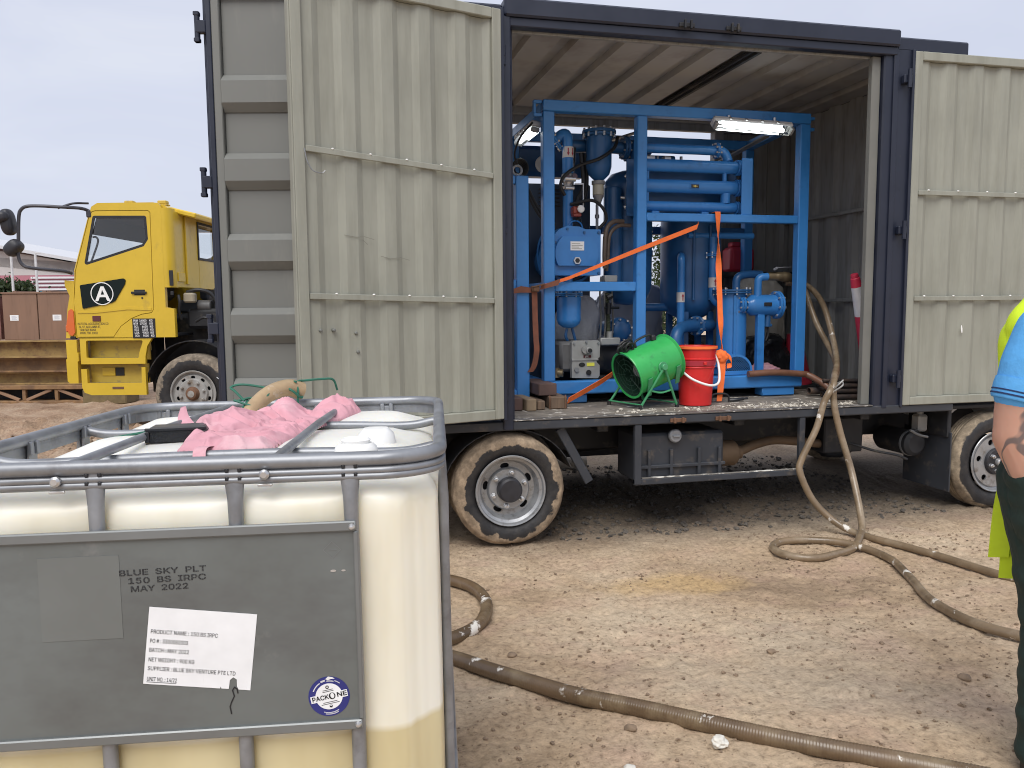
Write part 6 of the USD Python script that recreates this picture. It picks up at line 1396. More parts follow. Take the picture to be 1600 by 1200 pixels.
yp('door_crease', MB().poly(Polygon([(-1.45, 1.572), (-1.20, 1.575), (-.80, 1.615), (-.49, 1.605), (-.49, 1.635), (-.80, 1.65), (-1.2, 1.60), (-1.45, 1.59)]), .010, (0, -.0055, 0), **XZ), M['yellow'], parent=dy)
mb = MB()
for k, (s, x, w) in enumerate((('HATOTAL ACCELERATION CO', -1.462, .40), ('36, ST, ALB LAMBS ST,', -1.452, .29), ('TANK SIZE BARGE', -1.442, .215), ('WWW. TDR. 20021', -1.438, .235))):
    mb.text(s, .028, (x, -.0075, 1.420-.040*k), (1, 0, 0), (0, 0, 1), .001, True, w)
yp('door_lettering', mb, M['ink'], False, parent=dy)
dp = yp('data_plate', MB().bb(-.745, -.445, -.0135, -.0105, 1.243, 1.498, 0), M['black'])
mb = MB()
for k, (a, b, c) in enumerate((('BVM', '14800', 'KG'), ('MTW', '17000', 'KG'), ('GC1', '6600', 'KG'), ('GC2', '1650', 'KG'), ('LOA', '9000', 'KG'), ('GCA', '9000', 'KG'))):
    z = 1.458-.0395*k
    mb.text(a, .027, (-.732+.003*k, -.0137, z), (1, 0, 0), (0, 0, 1), .001, True, .058)
    mb.text(b, .027, (-.652+(.022 if len(b) < 5 else 0)+.003*k, -.0137, z), (1, 0, 0), (0, 0, 1), .001, True, .075 if len(b) < 5 else .09)
    mb.text(c, .027, (-.525+.003*k, -.0137, z), (1, 0, 0), (0, 0, 1), .001, True, .042)
yp('plate_lettering', mb, M['whiteink'], False, parent=dp)
# roof with rounded edges, front, rear
roofp = Polygon([(-1.19, 2.90), (-1.13, 2.985), (-.40, 2.988), (-.28, 2.96), (-.20, 2.88), (-.22, 2.84), (-1.15, 2.86)])
yp('roof', MB().poly(roofp, 2.28, (0, 2.34, 0), **XZ).bb(-1.10, -.42, .15, 2.25, 2.985, 3.005, .02), smooth=50)
yp('roof_spoiler', MB().bb(-.36, .02, .25, 2.15, 2.90, 2.97, .03, R=np.array([[.97, 0, .24], [0, 1, 0], [-.24, 0, .97]]), T=(-.68, 0, .0)), M['yellow'])
rear_c = MB()
aa = np.linspace(0, math.pi/2, 9)
cpts = [(-.30+.115*math.sin(t), .105-.115*math.cos(t)) for t in aa]
poly = Polygon([(-.302, -.010), *cpts, (-.185, .14), (-.21, .14), (-.302, .02)])
rear_c.poly(poly, 1.02, (0, 0, 1.90))
yp('rear_corner', rear_c, smooth=50)
yp('rear_wall', MB().bb(-.235, -.19, .142, .90, 1.90, 2.90, .01).bb(-.235, -.19, 1.55, 2.26, 1.90, 2.90, .01).bb(-.235, -.19, .90, 1.55, 2.80, 2.90, .006).bb(-.235, -.19, .90, 1.55, 1.90, 2.33, .006).bb(-.189, -.165, .42, .50, 1.95, 2.86, .01).bb(-.189, -.172, .142, .36, 1.98, 2.10, .008))
yp('rear_window', MB().add([(-.225, .90, 2.33), (-.225, 1.55, 2.33), (-.225, 1.55, 2.80), (-.225, .90, 2.80)], [(0, 1, 2, 3)]), M['glass'], False)
yp('rear_window_seal', MB().bb(-.19, -.178, .87, .91, 2.30, 2.83, .004).bb(-.19, -.178, .91, 1.58, 2.795, 2.83, .004).bb(-.19, -.178, .91, 1.58, 2.30, 2.335, .004), M['chassis'])
yp('side_vent', MB().bb(-.232, -.182, -.022, -.008, 1.92, 2.12, .006).bb(-.225, -.19, -.020, -.0, 1.80, 1.85, .004), M['chassis'])
yp('front_wall', MB().poly(Polygon([(-1.61, 1.25), (-1.57, 1.62), (-1.52, 1.95), (-1.46, 2.12), (-1.40, 2.12), (-1.45, 1.7), (-1.47, 1.25)]), 2.26, (0, 2.32, 0), **XZ), smooth=40)
yp('front_corner', MB().poly(Polygon([(-1.625, 1.25), (-1.585, 1.62), (-1.545, 1.80), (-1.60, 1.93), (-1.60, 2.00), (-1.48, 1.99), (-1.50, 1.25)]), .07, (0, .062, 0), **XZ), smooth=40)
yp('windscreen', MB().add([(-1.45, .1, 2.12), (-1.45, 2.3, 2.12), (-1.20, 2.3, 2.87), (-1.20, .1, 2.87)], [(0, 1, 2, 3)]), M['glass'], False)
yp('screen_pillar', MB().bar((-1.465, .05, 2.10), (-1.215, .05, 2.88), .08, .05, .012, (-1, 0, .3)), M['yellow'])
yp('corner_lamp', MB().poly(Polygon([(-1.575, 1.30), (-1.60, 1.42), (-1.565, 1.60), (-1.53, 1.63), (-1.50, 1.60), (-1.495, 1.32), (-1.53, 1.275)]).buffer(-.01).buffer(.01), .055, (0, .028, 0), **XZ).bb(-1.62, -1.57, -.02, .06, 1.33, 1.42, .015), M['amber'])
yp('lamp_base', MB().bb(-1.57, -1.495, -.015, .04, 1.235, 1.272, .006), M['chassis'])
bmp = Polygon([(-1.625, 1.225), (-1.62, .98), (-1.635, .97), (-1.63, .68), (-1.60, .655), (-1.49, .655), (-1.485, .94), (-1.47, .95), (-1.47, 1.05), (-1.485, 1.06), (-1.485, 1.225)])
yp('bumper', MB().poly(bmp, .09, (0, .07, 0), **XZ).bb(-1.63, -1.52, .072, 2.33, .66, 1.22, .03))
# steps
yp('step_panel', MB().poly(Polygon([(-1.45, 1.245), (-1.45, .905), (-.605, .905), (-.60, 1.0), (-.57, 1.14), (-.50, 1.245)]).difference(Polygon([(-1.37, 1.215), (-1.375, .985), (-.685, .985), (-.68, 1.05), (-.645, 1.14), (-.62, 1.215)]).buffer(-.02).buffer(.02)), .05, (0, .046, 0), **XZ))
yp('step_recess', MB().bb(-1.40, -.60, .15, .17, .95, 1.24, .004), M['yellow_dull'])
yp('step_tread', MB().bb(-1.37, -.69, .0, .149, .958, .984, .004), M['pumpd'])
yp('lower_step_panel', MB().poly(Polygon([(-1.45, .84), (-1.375, .84), (-1.375, .655), (-.685, .655), (-.66, .66), (-.655, .86), (-.605, .86), (-.605, .495), (-1.33, .497), (-1.42, .53), (-1.45, .60)]), .06, (0, .046, 0), **XZ))
yp('lower_recess', MB().bb(-1.40, -.62, .13, .15, .64, .90, .004), M['yellow_dull'])
yp('lower_tread', MB().bb(-1.375, -.69, .0, .129, .632, .654, .004), M['pumpd'])
yp('recess_hatch', MB().bb(-1.24, -1.07, .118, .131, .74, .85, .01), M['yellow'])
yp('recess_hole', MB().bb(-1.065, -.95, .12, .131, .74, .85, .01), M['chassis'])
yp('step_reflector', MB().bb(-1.05, -.90, -.018, -.012, .575, .605, .003), M['rust'])
# roof beacons, mirrors
for x, y in ((-.86, .35), (-.42, .35)): yp('roof_lamp', MB().bb(x-.06, x+.06, y-.05, y+.05, 3.006, 3.055, .012).bb(x-.07, x+.07, y-.06, y+.06, 2.99, 3.007, .004), M['yellow_dull'])
yp('mirror_arm', MB().tube(spline([(-1.22, .1, 2.86), (-1.29, -.05, 2.91), (-1.50, -.2, 2.915), (-1.82, -.28, 2.92), (-1.93, -.30, 2.87), (-1.965, -.30, 2.75), (-1.985, -.30, 2.5), (-2.0, -.30, 2.30), (-1.96, -.29, 2.19), (-1.86, -.26, 2.15), (-1.58, -.1, 2.12), (-1.5, 0, 2.09)], 8), .021, 10), M['armgrey'])
yp('mirror_arm', MB().tube(spline([(-1.52, -.2, 2.90), (-1.38, -.1, 2.97), (-1.26, .05, 2.99)], 6), .014, 8).bb(-1.27, -1.20, -.02, .06, 2.80, 2.90, .015), M['armgrey'])
def mirror(c, s, tz, label):
    m_ = trimesh.creation.icosphere(3, 1.); p = m_.vertices; p = np.sign(p)*np.abs(p)**.7*np.array(s)
    ct, st_ = math.cos(tz), math.sin(tz); Rm = np.array([[ct, 0, st_], [0, 1, 0], [-st_, 0, ct]])
    yp('mirror', (p @ Rm.T + np.array(c), m_.faces), M['mirror_b'], True, label=label)
mirror((-2.10, -.30, 2.72), (.075, .10, .165), -.12, 'main mirror')
mirror((-2.18, -.36, 2.77), (.14, .10, .075), -.12, 'wide mirror')
mirror((-2.05, -.30, 2.40), (.115, .10, .085), -.75, 'lower round mirror')
# inside: seat, steering wheel, dash, grab rail
yp('driver_seat', MB().bb(-.75, -.30, 1.45, 2.0, 1.55, 1.75, .05).bb(-.42, -.28, 1.45, 2.0, 1.75, 2.30, .05), M['seat'])
yp('dashboard', MB().bb(-1.44, -1.12, .08, 2.3, 1.75, 2.20, .06), M['seat'])
th = np.linspace(0, 6.283, 31)[:-1]
yp('steering_wheel', MB().tube(np.stack([-.90+.20*np.cos(th)*.8, 1.75+.22*np.sin(th), 2.28+.10*np.cos(th)], 1), .016, 8, closed=True).cyl((-.9, 1.75, 2.28), (-1.1, 1.75, 1.95), .03, 10), M['black'])
yp('grab_rail', MB().tube(spline([(-1.29, .10, 2.25), (-1.27, .12, 2.32), (-1.20, .12, 2.5), (-1.21, .10, 2.56), (-1.25, .09, 2.56)], 6), .013, 8), M['black'])
yp('screen_shade', MB().bar((-1.285, 1.2, 2.60), (-1.208, 1.2, 2.84), 2.1, .01, .002, (-1, 0, .3)), M['seat'])
yp('sun_visor', MB().bb(-1.15, -.5, .3, 2.1, 2.80, 2.84, .01), M['seat'])
yp('cab_floor', MB().bb(-1.45, -.2, .08, 2.3, 1.26, 1.30, .01), M['chassis'])
# chassis, engine parts behind, wheels
wheel(yt, 'wheel', (0, .02, .505), .52, .27, .305, (M['tyre_c'], M['wheelwhite']), 'big')
wheel(yt, 'wheel', (0, 2.36, .505), .52, .27, .305, (M['tyre_c'], M['wheelwhite']), 'big', face=1)
wheel(yt, 'wheel', (4.2, .02, .505), .52, .27, .305, (M['tyre_c'], M['wheelwhite']), 'big')
wheel(yt, 'wheel', (4.2, 2.36, .505), .52, .27, .305, (M['tyre_c'], M['wheelwhite']), 'big', face=1)
yp('chassis_rail', MB().bb(-1.3, 5.2, .72, .80, .78, 1.0, .01), M['chassis'])
yp('chassis_rail', MB().bb(-1.3, 5.2, 1.58, 1.66, .78, 1.0, .01), M['chassis'])
yp('front_axle', MB().bb(-.06, .06, .3, 2.1, .42, .55, .02), M['chassis'])
yp('axle', MB().cyl((4.2, .3, .5), (4.2, 2.1, .5), .09, 14), M['chassis'])
yp('engine', MB().bb(-.7, .75, .82, 1.56, .7, 1.55, .05).bb(-.16, .45, .30, .80, 1.35, 1.62, .04).bb(.18, .55, .35, .8, 1.55, 1.90, .03), M['chassis'])
yp('inner_arch', MB().bb(-.66, -.60, .30, .6, .5, 1.3, .01).bb(-.6, .5, .60, .64, .7, 1.5, .01), M['chassis'])
mb = MB()
for a in np.radians(np.arange(18, 168, 10)):
    p0, p1 = [(.66*math.cos(q), .25, .50+.70*math.sin(q)) for q in (a, a+math.radians(10.2))]
    mb.bar(p0, p1, .36, .012, 0, (p0[0], 0, p0[2]-.5))
yp('wheel_guard', mb, M['chassis'], 60)
yp('air_filter', MB().cyl((-.02, .38, 1.66), (.16, .38, 1.66), .075, 20, bev=.01), M['pumpd'])
yp('coolant_tank', MB().bb(-.15, .0, .18, .3, 1.70, 1.83, .02), mat('old_plastic', (.32, .28, .2), .6, var=.2))
yp('engine_hoses', MB().tube(spline([(-.18, .12, 1.80), (-.16, .1, 1.70), (-.18, .12, 1.58), (-.17, .15, 1.48)], 6), .02, 8).tube(spline([(-.12, .25, 1.84), (.05, .25, 1.87), (.2, .3, 1.80), (.3, .3, 1.6)], 6), .025, 8).tube(spline([(.0, .2, 1.45), (.15, .18, 1.5), (.35, .2, 1.35)], 6), .018, 8), M['cable'])
yp('flat_bed', MB().bb(.75, 5.4, .0, 2.38, 1.05, 1.2, .02), M['chassis'])
yp('wheel_stud_cover', MB().tube(spline([(.33, -.02, .72), (.40, -.03, .66), (.42, -.02, .58), (.48, -.02, .55)], 5), .008, 6), M['steel'])

# ================================================================== BACKGROUND (positions as depth along, and offset across, the view)
exw = np.array([math.cos(YAW), -math.sin(YAW), 0.]); eyw = np.array([math.sin(YAW), math.cos(YAW), 0.])
def bgloc(lat, dep): return tuple(exw*lat + eyw*dep)
def crate(lat0, lat1, dep, label, note):
    c = thing('plywood_crate', label, 'crate', tuple(np.array(bgloc(lat0, dep))+[0, 0, 1.10]), -YAW)
    w = lat1-lat0
    part(c, 'crate_body', MB().bb(0, w, 0, 1.2, 0, .80, .006), M['ply'])
    part(c, 'crate_lid', MB().bb(-.015, w+.015, -.015, 1.215, .8005, .83, .004), M['ply'])
    for x in (.0, w-.07): part(c, 'batten', MB().bb(x, x+.07, .3, .9, .8305, .86, .004), M['ply'])
    n = part(c, 'paper_note', MB().bb(note, note+.15, -.004, -.001, .335, .435, 0), M['paper'])
    mb = MB()
    for k in range(4): mb.bb(note+.03, note+.12-.02*(k % 2), -.0052, -.0045, .36+k*.017, .366+k*.017, 0)
    part(c, 'note_print', mb, mat('grey_print_%d' % int(note*100), (.4, .42, .5), .6))
    return c
crate(-8.86, -8.26, 14.0, 'plywood crate with a paper note, left of the two on the beams', .12)
crate(-8.245, -7.1, 14.0, 'plywood crate with a paper note, right one, partly behind the yellow cab', .25)
solo('timber_post', MB().bar(tuple(np.array(bgloc(-8.93, 13.95))+[0, 0, 1.1]), tuple(np.array(bgloc(-8.97, 13.95))+[0, 0, 1.62]), .05, .05, .005, (1, 0, 0)), mat('pale_post', (.42, .32, .22), .8), 'pale timber post standing at the left edge beside the crates', 'post')
c3 = thing('plywood_crate', 'reddish crate cut off by the left edge of the photo', 'crate', tuple(np.array(bgloc(-10.4, 14.2))+[0, 0, 1.10]), -YAW)
part(c3, 'crate_body', MB().bb(0, 1.36, 0, 1., 0, .75, .006), mat('red_ply', (.24, .11, .09), .8, var=.15))
part(c3, 'crate_lid', MB().bb(-.01, 1.37, -.01, 1.01, .7505, .775, .004), M['ply'])
for k, (z0, h, m, lab) in enumerate(((.80, .295, 'beam', 'top yellowish steel beam of the three stacked under the crates'), (.55, .245, 'beam2', 'middle brown steel beam of the stack under the crates'), (.33, .215, 'beam', 'lowest steel beam of the stack, resting on the braced frame'))):
    pI = Polygon([(-.0, z0), (.30, z0), (.30, z0+.022), (.165, z0+.03), (.165, z0+h-.03), (.30, z0+h-.022), (.30, z0+h), (0, z0+h), (0, z0+h-.022), (.135, z0+h-.03), (.135, z0+.03), (0, z0+.022)])
    t = thing('steel_beam', lab, 'beam', bgloc(-11.5, 13.75), -YAW)
    part(t, 'beam_web', MB().poly(pI, 4.95+.03*k, (4.95+.03*k, 0, 0), (0, 1, 0), (0, 0, 1)) if False else MB().add(*(lambda mt: (np.stack([mt.vertices[:, 2], mt.vertices[:, 0]+.05*k, mt.vertices[:, 1]], 1), mt.faces))(trimesh.creation.extrude_polygon(pI, 4.9+.05*k, engine='earcut'))), M[m], 20)
tf = thing('braced_frame', 'low rusty steel frame with diagonal braces under the stacked beams', 'frame', bgloc(-11.5, 13.7), -YAW)
part(tf, 'top_chord', MB().bb(0, 4.5, 0, .4, .255, .325, .008), M['beam2'])
part(tf, 'bottom_chord', MB().bb(0, 4.5, 0, .4, .0, .06, .008), M['beam2'])
for k in range(8):
    x = .25+k*.56
    part(tf, 'upright', MB().bb(x, x+.06, .02, .08, .061, .254, .005), M['beam2'])
    part(tf, 'diagonal', MB().bar((x+.06, .05, .07), (x+.50, .05, .25), .05, .05, .005) if k % 2 else MB().bar((x+.06, .05, .25), (x+.50, .05, .07), .05, .05, .005), mat('brace_%d' % k, (.26, .16, .10), .8, var=.2))
part(tf, 'back_plate', MB().bb(0, 4.5, .30, .32, .061, .254, .003), M['chassis'])
cb_ = thing('concrete_block', 'dark ribbed block at the end of the braced frame beside the cab step', 'block', bgloc(-7.35, 13.6), -YAW)
part(cb_, 'block_body', MB().bb(0, .75, 0, .5, 0, .26, .02), mat('mossy_block', (.16, .12, .06), .9, var=.3, vs=9., bump=(25, .5, .01)))
part(cb_, 'block_top', MB().bb(.02, .73, .02, .48, .261, .285, .01), M['beam2'])
# distant shed
bd = thing('warehouse', 'long low warehouse with shallow white roof, pink wall and white louvres', 'building', bgloc(-70, 80), -YAW)
def roofz(x): return 8.15-.185*(x-19)
M['wh'] = mat('shed_upper', (.50, .48, .47), .7, var=.06, vs=.5); M['pk'] = mat('shed_pink', (.42, .17, .21), .75, var=.10, vs=.6); M['rf'] = mat('shed_roof', (.55, .56, .58), .5, var=.05)
part(bd, 'pink_wall', MB().bb(0, 44, 0, 20, 0, 5.05, .02), M['pk'])
part(bd, 'upper_wall', MB().poly(Polygon([(0, 5.052), (44, 5.052), (44, roofz(44)-.5), (8, roofz(8)-.5), (0, roofz(8)-2)]), 20, (0, 20, 0), **XZ), M['wh'], 20)
part(bd, 'roof', MB().poly(Polygon([(-1, roofz(8)-2.2), (8, roofz(8)), (45, roofz(45)), (45, roofz(45)-.32), (8, roofz(8)-.32), (-1, roofz(8)-2.5)]), 22, (0, 21, 0), **XZ), M['rf'], 20)
part(bd, 'eaves_painted_shade', MB().poly(Polygon([(8, roofz(8)-.33), (24.5, roofz(24.5)-.33), (24.5, roofz(24.5)-.42), (8, roofz(8)-1.05)]), .1, (0, -.001, 0), **XZ), mat('eaves_shade_brown', (.10, .07, .07), .8))  # eaves shade drawn as a solid dark wedge on the wall
for k in range(4): part(bd, 'louvre', MB().bb(22.5, 34, -.25, -.03, 3.55+.38*k, 3.74+.38*k, .01), mat('louvre_white_%d' % k, (.66, .67, .70), .6, var=.04))
part(bd, 'teal_door', MB().bb(23.3, 26.2, -.2, -.02, 0, 3.5, .02), mat('teal_sheet', (.07, .17, .22), .6))
part(bd, 'seam', MB().bb(14, 14.06, -.02, -.002, 0, 5.05, 0).bb(17, 17.06, -.02, -.002, 0, 5.05, 0).bb(20.6, 20.66, -.02, -.002, 0, 5.05, 0).bb(0, 44, -.03, -.003, 4.30, 4.36, 0), mat('seam_dark', (.25, .10, .13), .8))
for lat, h, lab in ((-30.9, 5.2, 'left thin grey lamp post in front of the warehouse'), (-29.4, 5.1, 'right white lamp post nearer the lorry cab')):
    p0 = np.array(bgloc(lat, 50)); solo('lamp_post', MB().cyl(p0, p0+[0, 0, h], .07, 10).bar(p0+[0, 0, h], p0+np.array([.3, 0, h+.03]), .08, .05, .01), M['lampw'], lab, 'lamp post')
# foliage
def leaf_mat(name, c): return usdkit.material(stage, '/World/Looks/'+name, {'g': ('geometry', {}), 'r': ('rgb_ramp', {'ramp': [(0, tuple(np.array(c)*.55)), (.5, c), (1, tuple(np.array(c)*1.5))]}), 'd': ('principled_bsdf', {'roughness': .55}), 't': ('translucent_bsdf', {}), 'm': ('mix_closure', {'fac': .3})},
    [('g.random_per_island', 'r.fac'), ('r.color', 'd.base_color'), ('r.color', 't.color'), ('d.BSDF', 'm.closure1'), ('t.BSDF', 'm.closure2')], surface='m.closure')
LM = leaf_mat('leaf_green', (.065, .105, .035))
M['bark'] = mat('bark', (.10, .075, .05), .9, var=.3, vs=10.)
def tree(name, label, cat, loc, h, wd, n, seed, trunk=True, leaf=.1):
    t = thing(name, label, cat, loc); r = np.random.default_rng(seed)
    mb = MB(); tops_ = []
    z0 = h*.28 if trunk else h*.12
    mb.rev([(h*.03, 0), (h*.022, h*.3), (h*.008, h*.85)], (0, 0, -.1), (0, 0, 1), 9)
    for k in range(11):
        a = r.uniform(0, 6.28); zz = r.uniform(z0, h*.75); L = wd*r.uniform(.4, .9)*(1-.5*zz/h)
        e = np.array([math.cos(a)*L, math.sin(a)*L, zz+h*r.uniform(.05, .22)]); mb.cyl((0, 0, zz), e, h*.008, 6, r2=h*.003); tops_.append(e)
        tops_.append(np.array([math.cos(a)*L*.5, math.sin(a)*L*.5, zz+h*.1]))
    tops_ += [np.array([0, 0, h*.92]), np.array([wd*.1, 0, h*.8])]
    part(t, 'trunk', mb, M['bark'])
    ce = np.array(tops_)[r.integers(len(tops_), size=n)]
    p = ce+r.normal(0, 1, (n, 3))*np.array([wd*.20, wd*.20, h*.075]); p[:, 2] = np.maximum(p[:, 2], h*.05)
    u = r.normal(0, 1, (n, 3)); u /= np.linalg.norm(u, axis=1, keepdims=True); w = np.cross(u, r.normal(0, 1, (n, 3))); w /= np.linalg.norm(w, axis=1, keepdims=True)
    s = leaf*r.uniform(.5, 1.2, (n, 1))
    V = np.stack([p-u*s, p+w*s*.45, p+u*s, p-w*s*.45], 1).reshape(-1, 3); b = np.arange(n)[:, None]*4
    part(t, 'crown', (V, np.vstack([b+[0, 1, 2], b+[0, 2, 3]])), LM, False)
    return t
tree('tree', 'slender green tree seen through the slit between the blue tanks', 'tree', bgloc(5.9, 30), 4.3, .9, 2600, 5, leaf=.10)
tree('shrub', 'green shrub seen through the open far side under the blue tanks', 'shrub', bgloc(3.45, 19.5), 2.1, .9, 2600, 6, False, .07)
tree('shrub', 'green shrubs in front of the warehouse at the left edge', 'shrub', bgloc(-38.6, 60), 3.9, 2.6, 5000, 7, False, .22)
tree('shrub', 'green shrub right of the left edge one, before the warehouse wall', 'shrub', bgloc(-36.2, 60), 3.6, 1.7, 4000, 8, False, .2)
tree('tree', 'green tree beyond the far right corner of the lorry', 'tree', bgloc(9.5, 30), 5.2, 1.8, 4200, 9, leaf=.13)

# ================================================================== PERSON AT THE RIGHT EDGE
PD, PL = 2.5, 1.662
per_ = thing('person', 'person in light blue polo, yellow vest and dark green trousers at the right edge', 'person', tuple(np.array(bgloc(PL, PD))+[0, 0, .145]), -YAW-.583)
def bones(chains, refine=.02, it=8):
    """one skin over chains of (point, radius): hulls of spheres, joined, refined, smoothed"""
    tot = m3.Manifold()
    for ch_ in chains:
        for (a, ra), (b, rb) in zip(ch_[:-1], ch_[1:]):
            s1 = m3.Manifold.sphere(ra, 20).translate(list(map(float, a))); s2_ = m3.Manifold.sphere(rb, 20).translate(list(map(float, b)))
            tot = tot + m3.Manifold.batch_hull([s1, s2_])
    q = tot.refine_to_length(refine).to_mesh(); t = trimesh.Trimesh(q.vert_properties[:, :3], q.tri_verts, process=True)
    trimesh.smoothing.filter_taubin(t, .5, .53, it)
    return t
Hb = -.145   # heights below are given from the level of the truck's wheels
def J(x, y, z): return (x, y, z+Hb)
skin = usdkit.material(stage, '/World/Looks/skin', {'tc': ('texture_coordinate', {}), 'n': ('noise_texture', {'scale': 5., 'detail': 1.5, 'distortion': 1.2}), 'r': ('rgb_ramp', {'ramp': [(.0, (.46, .255, .185)), (.475, (.48, .265, .19)), (.49, (.15, .11, .10)), (.53, (.15, .11, .10)), (.545, (.48, .265, .19)), (1, (.44, .24, .17))]}),
    'sp': ('separate_xyz', {}), 'zm': ('map_range', {'from_min': 1.20, 'from_max': 1.24, 'clamp': True}), 'mx': ('mix', {'color2': (.46, .255, .185)}),
    'n2': ('noise_texture', {'scale': 42., 'detail': 4.}), 'bu': ('bump', {'strength': .3, 'distance': .004}), 'p': ('principled_bsdf', {'roughness': .5, 'subsurface_weight': .15, 'subsurface_scale': .008})},
    [('tc.object', 'n.vector'), ('n.fac', 'r.fac'), ('tc.object', 'sp.vector'), ('sp.z', 'zm.value'), ('zm.result', 'mx.fac'), ('r.color', 'mx.color1'), ('mx.color', 'p.base_color'), ('n2.fac', 'bu.height'), ('bu.normal', 'p.normal')], surface='p.BSDF')
el = J(-.056, -.17, 1.215); sh = J(.005, -.13, 1.535)
sh2 = J(.03, .17, 1.53); el2 = J(.07, .25, 1.22)
sk_ = bones([[(sh, .066), (J(-.052, -.17, 1.34), .064), (el, .064), (J(-.02, -.17, 1.12), .056), (J(.05, -.14, 1.03), .042), (J(.09, -.12, .97), .044)],
             [(sh2, .062), (el2, .05), (J(.10, .17, 1.06), .042), (J(.08, .10, .98), .04)],
             [(J(.03, 0, 1.45), .11), (J(.06, 0, 1.62), .062), (J(.08, 0, 1.68), .058)],
             [(sh, .06), (J(.02, 0, 1.49), .09), (sh2, .06)],
             [(J(.075, 0, 1.79), .085), (J(.105, 0, 1.75), .078), (J(.135, 0, 1.695), .045)], [(J(.075, 0, 1.81), .092), (J(.05, 0, 1.80), .09)], [(J(.08, 0, 1.70), .055), (J(.08, 0, 1.78), .08)],
             [(J(.175, 0, 1.775), .012), (J(.198, 0, 1.74), .015)], [(J(.07, -.088, 1.78), .012), (J(.065, -.098, 1.755), .018)], [(J(.07, .088, 1.78), .012), (J(.065, .098, 1.755), .018)]], .014, 6)
part(per_, 'body', (sk_.vertices, sk_.faces), skin, True)
polo = mat('polo_blue', (.085, .33, .66), .8, var=.07, vs=12., bump=(14, .5, .012))
ps = bones([[(J(.03, -.03, 1.10), .115), (J(.02, -.03, 1.48), .105)], [(J(.03, .06, 1.10), .115), (J(.02, .05, 1.48), .105)], [(J(.02, -.03, 1.46), .105), (J(.02, .05, 1.46), .105)], [(J(.03, -.03, 1.2), .115), (J(.03, .06, 1.2), .115)],
            [(J(.02, -.09, 1.56), .072), (sh, .082), (J(-.03, -.155, 1.43), .080), (J(-.050, -.170, 1.345), .072)], [(J(.03, .10, 1.55), .07), (sh2, .082), (J(.06, .22, 1.37), .072)],
            [(J(.02, -.09, 1.58), .065), (J(.05, 0, 1.62), .073), (J(.04, .1, 1.57), .065)]], .016, 6)
# cut the sleeve cleanly at its hem
part(per_, 'polo_shirt', (ps.vertices, ps.faces), polo, True)
hm = np.array(J(-.052, -.172, 1.335)); hax = np.array(J(-.032, -.157, 1.43))-hm; hax /= np.linalg.norm(hax)
part(per_, 'sleeve_cuff', MB().rev([(.058, -.014), (.073, -.014), (.0765, -.009), (.0785, .03), (.077, .05), (.06, .05)], hm, hax, 40), polo, 45)
for q_ in (-.004, .008): part(per_, 'cuff_stripe', MB().rev([(.0755, q_), (.0788, q_+.0008), (.0792, q_+.0045), (.077, q_+.0055)], hm, hax, 40), mat('navy_stripe_%d' % int(q_*1000+10), (.012, .03, .10), .8), 45)
trou = mat('trousers_green', (.007, .022, .017), .8, var=.2, vs=8., bump=(9, .6, .02))
tr = bones([[(J(.03, -.05, 1.22), .115), (J(.025, -.06, 1.05), .130), (J(.060, -.08, .82), .108), (J(.060, -.09, .62), .080), (J(.060, -.10, .42), .077), (J(.068, -.10, .22), .077)],
            [(J(.04, .05, 1.22), .11), (J(.03, .06, 1.03), .125), (J(.09, .09, .85), .100), (J(.13, .10, .60), .078), (J(.12, .11, .40), .072), (J(.12, .12, .22), .070)], [(J(.025, -.05, 1.05), .13), (J(.03, .05, 1.03), .125)], [(J(.03, -.05, 1.22), .11), (J(.04, .05, 1.22), .11)],
            [(J(.055, -.10, 1.26), .11), (J(.028, -.125, 1.10), .112), (J(.05, -.12, .95), .105)]], .012, 4)
tn_ = np.array(tr.vertices); q_n = np.array(tr.vertex_normals)
tn_ = tn_ + q_n*(.012*(np.abs(meshkit.noise(tn_*np.array([7, 7, 16])+[0, 0, 3], 5)-.5)*2)**1.5 + .008*(meshkit.fbm(tn_*np.array([18, 18, 9]), 2, 6)-.5))[:, None]
tr = trimesh.Trimesh(tn_, tr.faces, process=False)
part(per_, 'trousers', (tr.vertices, tr.faces), trou, True)
vest = mat('safety_vest', (.60, .80, .02), .7, var=.06, vs=12., bump=(14, .3, .008))
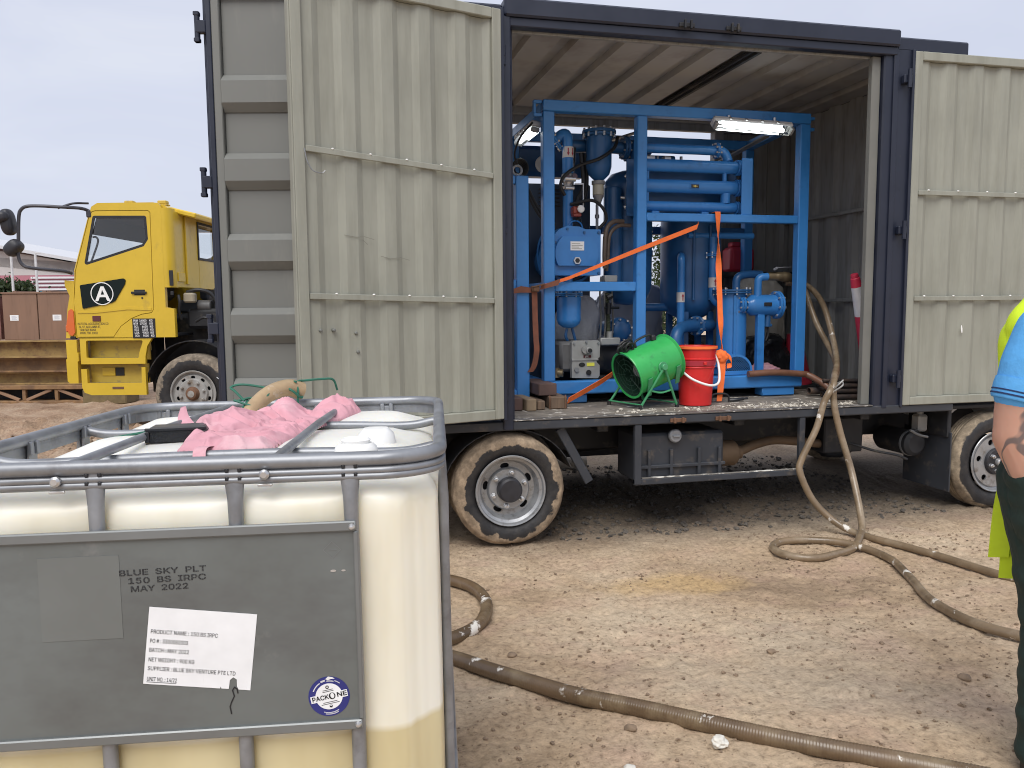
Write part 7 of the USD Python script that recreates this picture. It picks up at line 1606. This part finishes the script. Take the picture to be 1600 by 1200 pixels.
vs_ = bones([[(J(.015, -.035, 1.25), .122), (J(.0, -.035, 1.49), .122)], [(J(.015, .06, 1.25), .122), (J(.0, .06, 1.49), .122)], [(J(.0, -.035, 1.49), .122), (J(.0, .06, 1.49), .122)], [(J(.015, -.03, 1.25), .122), (J(.015, .06, 1.25), .122)],
             [(J(-.012, -.075, 1.54), .092), (J(.03, -.05, 1.625), .075)], [(J(.0, .10, 1.53), .085), (J(.03, .05, 1.62), .076)]], .016, 5)
part(per_, 'safety_vest', (vs_.vertices, vs_.faces), vest, True)
vt = MB().ribbon(spline([J(-.06, .16, 1.1), J(-.085, .19, .93), J(-.095, .2, .735)], 6), .065, (.95, -.2, .2), .006).ribbon(spline([J(-.03, .17, 1.1), J(-.055, .2, .9), J(-.06, .2, .665)], 6), .065, (.95, -.2, .15), .006)
part(per_, 'vest_hem', vt, vest, 40)
part(per_, 'boot', MB().rev([(0, 0), (.055, 0), (.062, .02), (.062, .15), (.058, .19)], J(.068, -.10, .15), (0, 0, 1), 20).bb(.0, .235, -.155, -.045, .0, .085, .03), M['rubber'], 45)
part(per_, 'boot', MB().rev([(0, 0), (.055, 0), (.062, .02), (.062, .15), (.058, .19)], J(.12, .12, .15), (0, 0, 1), 20).bb(.055, .29, .065, .175, .0, .085, .03), M['rubber'], 45)
for sy_e in (-.034, .034):
    part(per_, 'eye', MB().rev([(0, .009), (.007, .007), (.0105, 0), (.007, -.007), (0, -.009)], J(.150, sy_e, 1.80), (0, 0, 1), 12), M['white'])
    part(per_, 'eyebrow', MB().tube(np.array([J(.158, sy_e-.016, 1.822), J(.164, sy_e, 1.827), J(.158, sy_e+.016, 1.822)]), .004, 6), M['black'])
part(per_, 'mouth', MB().tube(np.array([J(.158, -.022, 1.703), J(.172, 0, 1.706), J(.158, .022, 1.703)]), .005, 6), mat('lips', (.34, .14, .12), .5))
hr = trimesh.creation.icosphere(3, 1.); hv = hr.vertices*np.array([.102, .098, .085])+np.array(J(.055, 0, 1.825))
part(per_, 'hair', (hv, hr.faces), mat('hair_dark', (.02, .016, .013), .6), True)
